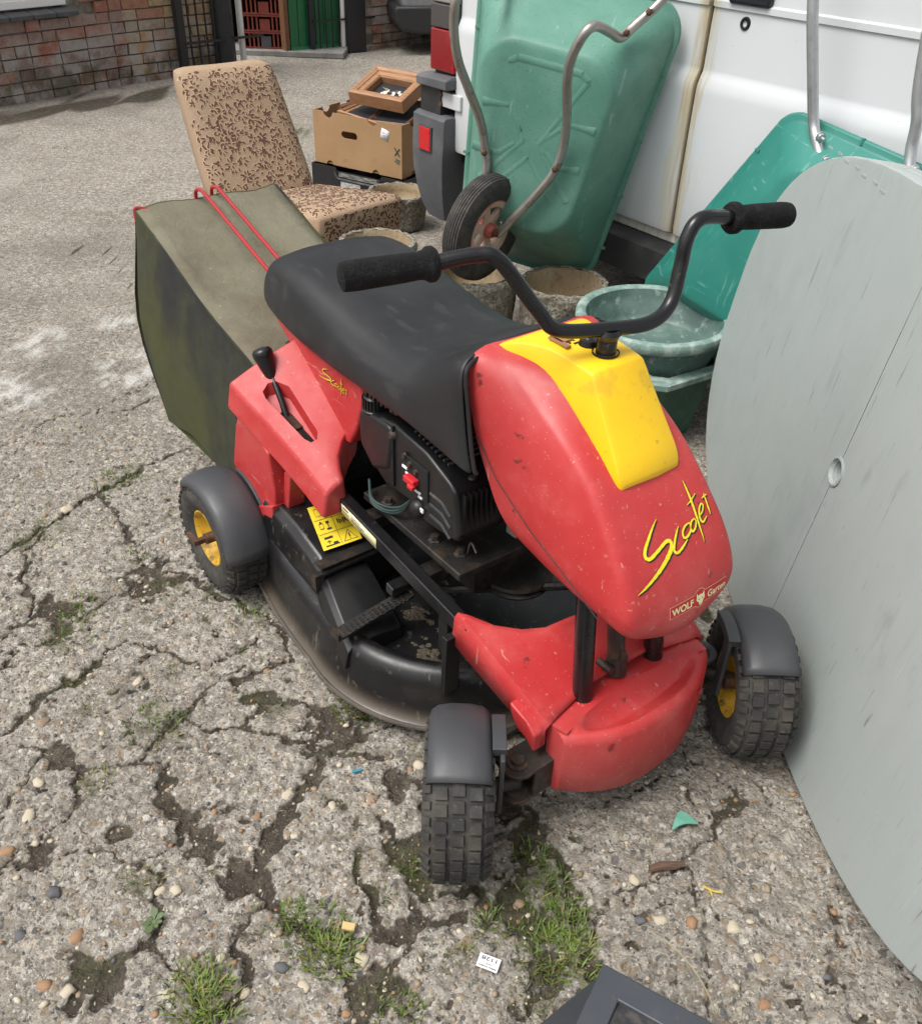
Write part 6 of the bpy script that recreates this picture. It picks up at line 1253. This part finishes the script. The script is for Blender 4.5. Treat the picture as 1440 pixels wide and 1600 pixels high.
q = MB(); q.prism(notch_panel(bw, bh+.02, None, (.12, .42), ()), bd-.006, bd); q.build('back_panel', M_['card'], box)
q = MB(); q.prism(notch_panel(bd-.012, bh, None, (.10, .25), (.1, .26)), 0, .006, 'x', T(0, .006, 0)); q.build('side_panel', M_['card'], box); q = MB(); q.prism(notch_panel(bd-.012, bh, None, (.10, .25), (.1, .26)), bw-.006, bw, 'x', T(0, .006, 0)); q.build('side_panel', M_['card'], box)
q = MB(); q.box((bw/2, bd/2, .004), (bw-.014, bd-.014, .006)); q.build('base_panel', M_['card'], box)
q = MB(); q.add([(.445, -.0012, .235), (.492, -.0012, .222), (.478, -.0012, .172), (.432, -.0012, .188)], [(0, 1, 2, 3)]); lb = q.build('lot_label', M_['paper'], box, solid=.0006)
q = MB()
for a, b, c_, d_ in ((.452, .216, .020, .003), (.454, .203, .012, .007), (.448, .222, .016, .002)): q.box((a+.004, -.0022, b-.005), (c_, .0005, d_))
q.build('label_print', mat('label_grey_ink', (.34, .35, .42), .7), lb)
q = MB(); q.tube([(.520, -.001, .150), (.552, -.001, .110)], .003, 5).tube([(.552, -.001, .148), (.522, -.001, .112)], .003, 5).tube([(.530, -.001, .095), (.552, -.001, .088)], .004, 5).tube([(.52, -.001, .085), (.55, -.001, .075)], .003, 5); q.build('marker_scrawl', mat('green_marker', (.02, .06, .045), .7), box)
def picture(label, M, w, h, prof_w, mframe, inner=True, depth=.03):
    p = thing('picture_frame', label, 'picture frame', M)
    for nm, (x0, y0, x1, y1) in (('frame_rail', (0, 0, w, prof_w)), ('frame_rail', (0, h-prof_w, w, h)), ('frame_stile', (0, prof_w, prof_w, h-prof_w)), ('frame_stile', (w-prof_w, prof_w, w, h-prof_w))):
        q = MB(); horiz = nm == 'frame_rail'
        out = (y0 == 0) if horiz else (x0 == 0)
        pr = [(0, 0), (0, depth), (prof_w*.22, depth+.004), (prof_w*.4, depth-.002), (prof_w*.5, depth-.002), (prof_w*.56, depth-.008), (prof_w*.9, depth-.012), (prof_w, depth-.020), (prof_w, 0)]
        ends = []
        for e in (0, 1):
            ring = []
            for a, z in pr:
                if horiz: X_ = (a if e == 0 else w-a); Y_ = a if out else h-a
                else: Y_ = (a if e == 0 else h-a); X_ = a if out else w-a
                ring.append((X_, Y_, z))
            ends.append(ring)
        q.loft(ends, True, True, True); q.build(nm, mframe, p, ang=25)
    q = MB(); q.box((w/2, h/2, .006), (w-prof_w, h-prof_w, .008)); q.build('mount', M_['mount'] if inner else M_['paper'], p); return p
# top frame: tilted, resting on the rest
c0 = BO+BXd*.175+BYd*.10+MZ*.30
ux = (BXd*1.0+MZ*-.02).normalized(); uy = (BYd*.85+MZ*.30+BXd*.10); uy = (uy-ux*uy.dot(ux)).normalized(); uz = ux.cross(uy)
pf = picture('deep oak box frame with white pressed flowers on black, on top of the box', frame(c0, ux, uy, uz), .335, .27, .062, M_['wood'], True, .062)
q = MB()
for k, (x, y, a, l) in enumerate(((.115, .115, .5, .032), (.135, .105, .9, .030), (.125, .13, .1, .03), (.15, .125, 1.6, .026), (.205, .115, 2.4, .034), (.225, .125, 2.0, .032), (.215, .10, 2.9, .030), (.235, .11, 1.4, .026), (.14, .098, 2.6, .02), (.195, .097, .4, .02))):
    pts = [(0, 0), (l*.35, l*.24), (l*.8, l*.2), (l, 0), (l*.8, -l*.2), (l*.35, -l*.24)]; ca, sa = math.cos(a), math.sin(a); q.add([(x+px*ca-py*sa, y+px*sa+py*ca, .0125+.0008*k) for px, py in pts], [tuple(range(6))])
q.build('pressed_petal', M_['petal'], pf, kind='stuff')
q = MB(); q.tube([(.10, .165, .013), (.165, .13, .014), (.20, .16, .013)], .002, 5).tube([(.12, .155, .013), (.15, .15, .014)], .004, 5).tube([(.19, .135, .013), (.225, .155, .014)], .003, 5); q.build('dried_stem', M_['leafdry'], pf)
c1 = BO+BXd*.135+BYd*.035+MZ*.245; ux = (BXd+MZ*-.10+BYd*-.02).normalized(); uy = (BYd+MZ*.10); uy = (uy-ux*uy.dot(ux)).normalized()
picture('wide flat oak frame lying under the pressed flower frame', frame(c1, ux, uy, ux.cross(uy)), .40, .30, .035, M_['wood'], True, .024)
c2 = BO+BXd*.02+BYd*.09+MZ*.15; ux = (BYd).normalized(); uy = (MZ*.9+BXd*.45).normalized()
picture('mahogany frame leaning at the left end of the box', frame(c2+BXd*.02, ux, uy, ux.cross(uy)), .26, .15, .022, M_['wooddk'], True, .018)
c3 = BO+BXd*.30+BYd*.06+MZ*.22; ux = (BXd+MZ*.05).normalized(); uy = (BYd+MZ*.25); uy = (uy-ux*uy.dot(ux)).normalized()
picture('dark brown frame at the right end of the box, below the others', frame(c3, ux, uy, ux.cross(uy)), .25, .27, .03, M_['wooddk'], True, .02)

# ------------------------------------------------------------------ back walls
def brick_wall(name, label, A, d, L, s0, rows, bm, top, cat='wall', hskip=None, thick=.22):
    d = Vector((*d, 0)).normalized(); n = Vector((d.y, -d.x, 0)); O = Vector((*A, 0)); M = frame(O, d, n, MZ) if d.cross(n).z > 0 else frame(O, d, n, MZ)
    M = frame(O, d, -n, MZ)                          # y points into the wall
    wl = thing(name, label, cat, M)
    q = MB(); q.box(((s0+L)/2, thick/2+.010, top/2-.05), (L-s0, thick, top+.1)); q.build('mortar', M_['mortar'], wl)
    metas = []
    for k in range(8):
        l = .215 if k < 5 else .1025; bm_ = MB(); j = lambda a: rng.normal(0, a); bm_.box((l/2, .006, .0325), (l, .03, .065)); bm_.v = [(x+j(.003), y+j(.0022), z+j(.0022)) for x, y, z in bm_.v]
        me = bm_.mesh('brick'); me.materials.append(bm); metas.append((l, me))
    cnt = 0
    for r in range(rows):
        x = s0+(0 if r % 2 == 0 else -.1125); z = .075*r+.008-.03
        while x < L-.03:
            k = rng.integers(0, 5) if rng.random() > .25 else rng.integers(5, 8); l, me = metas[k]
            if x+l > L+.01: k = rng.integers(5, 8); l, me = metas[k]
            if x >= s0-.001 and x+l <= L+.06 and not (hskip and hskip(x, z)):
                o = bpy.data.objects.new('brick', me); COL.objects.link(o); o.parent = wl; o.location = (x, rng.normal(0, .003), z); o.rotation_euler = (0, rng.normal(0, .006), rng.normal(0, .008)); cnt += 1
            x += l+.010
    return wl
A1 = (-3.272, 6.733); d1 = (.588, .809)
w1 = brick_wall('brick_wall', 'old red brick wall whitened near the ground, with a window sill above', A1, d1, 1.035, -.70, 11, M_['brick'], .50, hskip=lambda x, z: x < .72 and z > .50)
q = MB(); q.box((-.05, .14, 1.4), (1.55, .2, 1.25))
q = MB()
for k in range(8):
    x = -.68+.1755*k; q2 = MB(); q2.add([(x, -.040, .498), (x+.168, -.040, .498), (x+.168, .10, .520), (x, .10, .520), (x, -.045, .530), (x+.168, -.045, .530), (x+.168, .10, .562), (x, .10, .562)], [(3, 2, 1, 0), (4, 5, 6, 7), (0, 1, 5, 4), (1, 2, 6, 5), (2, 3, 7, 6), (3, 0, 4, 7)]); q2.build('sill_tile', M_['silltile'], w1, bevel=.006, label='dark grey sloping sill tile')
q = MB(); q.box((-.02, .055, .588), (1.38, .06, .05)).box((-.02, .07, .64), (1.30, .04, .055)).box((.63, .10, 1.2), (.07, .05, 1.2)); wf = q.build('window_frame', M_['frame'], w1, bevel=.004)
q = MB(); q.box((-.05, .115, 1.2), (1.30, .01, 1.1)); q.build('window_pane', M_['glass'], wf)
q = MB(); q.box((.875, .125, 1.25), (.32, .20, 1.9)); q.build('upper_wall', M_['mortar'], w1)
w2_ = brick_wall('brick_pier', 'yellow and sooty brick pier beside the black iron gate', (-2.700, 7.545), (.671, .742), .88, 0, 11, M_['brickyel'], 2.2)
w3 = brick_wall('brick_wall', 'red brick wall with pale lower courses right of the green door', (-1.046, 9.40), (.66, .75), 1.9, 0, 9, M_['brick'], 2.2)
# gate on the left
def bars(nm, label, A, d, items, cat='gate'):
    d = Vector((*d, 0)).normalized(); M = frame(Vector((*A, 0)), d, Vector((-d.y, d.x, 0)), MZ); g = thing(nm, label, cat, M)
    for kind, x, w, z0, z1, y in items:
        q = MB()
        if kind == 'post': q.box((x, y, (z0+z1)/2), (w, w, z1-z0)); q.build('post', M_['iron'], g, bevel=.004)
        if kind == 'bar': q.cyl((x, y, z0), (x, y, z1), w/2, 8); q.build('bar', M_['iron'], g)
        if kind == 'rail': q.box(((x+w)/2, y, z0), (w-x, .02, z1)); q.build('rail', M_['iron'], g)
    return g
bars('iron_gate', 'black iron bar gate standing against the brick pier', (-2.290, 7.880), (.671, .742), [('post', 0.0, .06, -.02, 1.9, 0)]+[('bar', .085+.075*k, .016, .0, 1.85, 0) for k in range(5)]+[('rail', .0, .76, .245, .018, -.02), ('rail', 0, .5, .03, .02, 0)])
po = thing('gate_post', 'broad black timber gate post left of the crates', 'post', T(-2.035, 8.20, 0)); q = MB(); q.box((0, 0, 1.0), (.15, .10, 2.04)); q.build('post_body', M_['iron'], po, bevel=.006)
q = MB(); q.cyl((-1.93, 8.36, -.02), (-1.93, 8.36, 2.2), .026, 14); tag(q.build('drain_pipe', M_['whitepipe']), 'white painted downpipe beside the black gate post', 'pipe')
# doorway floor slab and dark recess
q = MB(); q.box((-1.70, 9.55, .02), (1.05, 1.2, .05)); o = q.build('doorstep', mat('grey_doorstep', (.22, .215, .20), .85, layers=[('noise', 8, .4, .7, (.14, .135, .125), .8)]), bevel=.01); o['kind'] = 'structure'
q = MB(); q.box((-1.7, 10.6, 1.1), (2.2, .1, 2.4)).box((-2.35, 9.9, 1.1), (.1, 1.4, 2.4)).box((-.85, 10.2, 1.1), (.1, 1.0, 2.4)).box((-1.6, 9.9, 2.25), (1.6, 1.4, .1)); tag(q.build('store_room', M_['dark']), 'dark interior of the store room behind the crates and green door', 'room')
# stacked crates
for k in range(4):
    cr_ = thing('plastic_crate', ('brown-red plastic crate at the bottom of the doorway stack', 'brown-red plastic crate second from the bottom of the doorway stack', 'brown-red plastic crate third from the bottom of the doorway stack', 'brown-red plastic crate at the top of the doorway stack')[k], 'crate', frame((-2.075, 9.03, .048+.134*k), (1, .03, 0), (-.03, 1, 0), (0, 0, 1)), 'crates stacked in the doorway')
    W, D, H = .405, .34, .132
    q = MB(); q.box((W/2, 0, .006), (W, .022, .012)).box((W/2, 0, H-.008), (W, .022, .014)).box((.012, 0, H/2), (.024, .02, H)).box((W-.012, 0, H/2), (.024, .02, H)).box((W/2, D/2, .004), (W-.03, D-.03, .008)).box((W/2, D, H/2), (W, .012, H)).box((.006, D/2, H/2), (.012, D, H)).box((W-.006, D/2, H/2), (.012, D, H)); body_ = q.build('crate_body', M_['crate'], cr_)
    for i, x in enumerate((.062, .10, .138, .275, .312, .350)): MB().box((x, 0, H/2), (.014, .016, H-.02)).build('slat', M_['crate'], cr_)
    MB().box((.206, .002, H/2-.012), (.088, .014, H-.045)).build('panel', M_['crate'] if k else M_['mudguard'], cr_)
# green door leaf
gd = thing('green_door', 'bright green painted door leaf with ridged boards behind iron bars', 'door', frame((-1.655, 9.00, .03), Vector((.766, .643, 0)).normalized(), Vector((-.643, .766, 0)).normalized(), MZ))
for k in range(6): MB().box((.045+.0875*k, .0, .95), (.083, .03, 1.9)).build('board', M_['door'], gd, bevel=.005)
q = MB(); q.add([(0, -.05, -.01), (.53, -.05, -.01), (.53, -.016, .04), (0, -.016, .04), (0, .02, -.01), (.53, .02, -.01)], [(0, 1, 2, 3), (0, 4, 5, 1)]); q.build('drip_board', M_['door'], gd)
q = MB(); q.box((-.03, .02, .95), (.04, .08, 1.95)); q.build('jamb', M_['wooddk'], gd)
bars('iron_gate', 'black iron bar gate in front of the green door', (-1.60, 8.98), (.766, .643), [('post', .17, .045, 0, 1.9, 0)]+[('bar', .255+.066*k, .013, 0, 1.85, 0) for k in range(4)]+[('rail', .17, .82, .27, .014, -.035), ('rail', .17, .5, .03, .02, 0)])
q = MB(); q.cyl((-1.215, 9.29, -.02), (-1.215, 9.29, 2.2), .022, 12); tag(q.build('drain_pipe', M_['whitepipe']), 'narrow white pipe at the right edge of the green door', 'pipe')
po = thing('gate_post', 'broad black gate post between the green door and brick wall', 'post', frame((-1.12, 9.34, 0), Vector((.766, .643, 0)).normalized(), Vector((-.643, .766, 0)).normalized(), MZ)); q = MB(); q.box((0, 0, 1.0), (.19, .10, 2.04)); q.build('post_body', M_['iron'], po, bevel=.006)
# parked car, mostly hidden behind the van
car = thing('parked_car', 'grey parked car tail with black bumper, seen behind the white van corner', 'car', frame((-.66, 9.1, 0), Vector((1, .25, 0)).normalized(), Vector((-.25, 1, 0)).normalized(), MZ))
q = MB(); q.prism([(.10, .30), (.02, .36), (.0, .44), (.0, .80), (.06, .86), (.25, 1.30), (.6, 1.42), (2.2, 1.42), (2.9, .95), (3.9, .85), (4.05, .55), (4.0, .28)], .12, 1.75); cb2 = q.build('body', M_['carpaint'], car, bevel=.05)
q = MB(); q.prism([(.16, .17), (.0, .20), (-.05, .26), (-.06, .38), (-.03, .40), (.5, .40), (.5, .30), (.28, .17)], .09, 1.78); q.build('bumper', M_['carblk'], car, bevel=.03)
q = MB(); q.box((.02, .20, .56), (.08, .14, .20)); q.build('tail_lamp', M_['lens'], car, bevel=.02)
for x in (.62, 3.2):
    wq = MB(); wq.cyl((x, .12, .30), (x, .28, .30), .06, 12); wo_ = wq.build('wheel', M_['alloy'], car)
    MB().lathe([(.19, -.09), (.28, -.10), (.305, -.07), (.305, .07), (.28, .10), (.19, .09)], 30, T(x, .20, .305) @ Matrix.Rotation(R(90), 4, 'X')).build('tyre', M_['tyre'], wo_)
q = MB(); q.prism([(.14, .95), (.30, 1.28), (.62, 1.36), (2.1, 1.36), (2.5, .98)], .10, .125); q.build('side_window', M_['glass'], car)

# ------------------------------------------------------------------ small things near the camera
mbx = thing('metal_box', 'dark grey tin deed box with recessed black lid at the bottom edge', 'box', frame((.247, .756, 0), Vector((.86, -.48, 0)).normalized(), Vector((.48, .86, 0)).normalized(), MZ))
bx_, by_, bz_ = .34, .24, .108           # extends forward (towards -y) from its back-left corner
_bi = mbx.matrix_world.inverted(); _b = [_bi @ Vector(p) for p in ((.262, .800, .003), (.56, .634, .003), (.40, .40, .003), (.03, .622, .003))]
q = MB(); q.loft([[tuple(p) for p in _b], [(0, 0, bz_-.012), (bx_, 0, bz_-.012), (bx_, -by_, bz_-.012), (0, -by_, bz_-.012)]], True, True, True); q.build('box_body', M_['boxmetal'], mbx, bevel=.003)
q = MB(); ro = [(-.004, .004), (bx_+.004, .004), (bx_+.004, -by_-.004), (-.004, -by_-.004)]; ri = [(.038, -.038), (bx_-.038, -.038), (bx_-.038, -by_+.038), (.038, -by_+.038)]
rings = [[(x, y, bz_-.030) for x, y in ro], [(x, y, bz_) for x, y in ro], [(x, y, bz_) for x, y in ri], [(x, y, bz_-.010) for x, y in ri]]; q.loft(rings, True); q.build('lid_frame', M_['boxmetal'], mbx, bevel=.003)
q = MB(); q.prism([(.037, -.037), (bx_-.037, -.037), (bx_-.037, -by_+.037), (.037, -by_+.037)], bz_-.014, bz_-.008, 'z'); q.build('lid_panel', M_['boxlid'], mbx)
q = MB(); q.lathe([(0, .006), (.004, .006), (.0065, .003), (.0068, 0)], 16, T(.078, -.062, bz_-.008)); q.build('brass_stud', M_['brass'], mbx)
q = MB(); q.lathe([(0, .010), (.005, .009), (.008, .004), (.0085, 0)], 16, T(.142, -.052, bz_-.008)); q.build('lock_stud', M_['brass'], mbx)
q = MB(); q.tube(spline([(.115, -.040, bz_-.004), (.122, -.052, bz_-.002), (.132, -.062, bz_-.004), (.140, -.075, bz_-.003)], 4), .003, 6); q.build('worn_strap', M_['boxlid'], mbx)
# lot sticker
LM = frame((.0715, .8085, gz(.0715, .8085)+.006), Vector((-.92, .33, 0)).normalized(), Vector((-.33, -.92, 0)).normalized(), (0, 0, 1)); LM = LM @ Matrix.Rotation(R(-2), 4, 'X')
lot = MB(); lot.box((0, 0, 0), (.0365, .0235, .0006)); lo_ = lot.build('lot_sticker', M_['paper']); lo_.matrix_world = LM; tag(lo_, 'small white lot sticker printed 1128 lying on the concrete', 'sticker')
for nm, tx, sz, x, y, wd in (('lot_number', '1128', .009, -.0125, -.0085, .026), ('lot_heading', 'Lot No.', .0032, -.0055, .0022, .010), ('auction_name', 'Railton Auctions', .0036, -.0155, .0068, .031)):
    text_on(nm, tx, sz, lambda u, v, x=x, y=y: (x+u, (y+v), .0008), M_['ink'], lo_, width=wd, bold=.00012)
# green plastic shard
sh_ = MB(); zz = gz(.447, 1.096)+.004; pts = [(.416, 1.070), (.428, 1.098), (.441, 1.117), (.456, 1.108), (.470, 1.088), (.448, 1.086), (.432, 1.080)]
sh_.add([(x-.447, y-1.096, .003+.006*math.sin(30*(x+y))) for x, y in pts], [tuple(range(7))]); so = sh_.build('plastic_shard', M_['plasticfrag'], solid=.0025, smooth=False); so.location = (.447, 1.096, zz+.004); tag(so, 'broken sea-green plastic shard on the concrete in front of the red bumper', 'shard')
q = MB(); q.tube([(-.032, -.006, 0), (-.012, 0, .002), (.014, .002, .001), (.033, .006, .001)], [.006, .008, .0075, .005], 8); o = rough(q, .002, 90).build('wood_stick', M_['bark']); o.location = (.397, .998, gz(.397, .998)+.008); tag(o, 'short brown bark stick lying across a concrete crack', 'stick')
q = MB(); q.box((0, 0, 0), (.020, .0065, .004)); o = q.build('plastic_stick', mat('blue_plastic_bit', (.05, .22, .30), .5), bevel=.001); o.location = (-.189, 1.194, gz(-.189, 1.194)+.006); o.rotation_euler = (0, 0, .35); tag(o, 'tiny blue plastic fragment among grass by the front wheel', 'fragment')
q = MB(); q.box((0, 0, 0), (.022, .013, .007)); o = q.build('wood_chip', mat('pale_wood_chip', (.55, .40, .18), .8), bevel=.001); o.location = (-.166, .861, gz(-.166, .861)+.009); o.rotation_euler = (.1, .1, -.1); tag(o, 'pale yellow wood chip beside the grass tuft', 'wood chip')
q = MB(); q.tube(spline([(-.014, .008, 0), (-.004, .0, .003), (.004, -.002, .001), (.018, -.004, .002)], 4), .002, 5); q.tube([(-.004, 0, .002), (-.002, -.012, .003)], .0016, 5); o = q.build('yellow_twig', mat('yellow_dry_leaf', (.55, .40, .08), .7)); o.location = (.470, .954, gz(.47, .954)+.004); tag(o, 'yellow curled dry twig on the right-hand concrete slab', 'twig')
q = MB(); q.tube(spline([(-.05, .06, .01), (-.02, .02, .03), (.01, -.02, .02), (.03, -.06, .0)], 5), .0011, 5); o = q.build('straw_stalk', M_['leafdry']); o.location = (.385, .765, gz(.385, .765)+.08); tag(o, 'thin pale straw stalk across the metal box edge', 'straw')
# broad-leaved seedling
wd_ = thing('weed_seedling', 'small round-leaved green seedling rooted in a crack left of centre', 'weed', T(-.498, .862, gz(-.498, .862)-.004)); wm_ = mat('seedling_leaf', (.09, .135, .05), .5)
for k in range(7):
    a = k*.9; l = .014+.005*(k % 3); q = MB(); pts = [(0, 0), (l*.35, l*.10), (l*.6, l*.28), (l*.9, l*.22), (l*1.05, 0), (l*.9, -l*.22), (l*.6, -l*.28), (l*.35, -l*.10)]; ca, sa = math.cos(a), math.sin(a)
    q.add([(x*ca-y*sa, x*sa+y*ca, .008+.5*x*(1-x/(l*1.9))) for x, y in pts], [tuple(range(8))]); q.build('leaf', wm_, wd_)
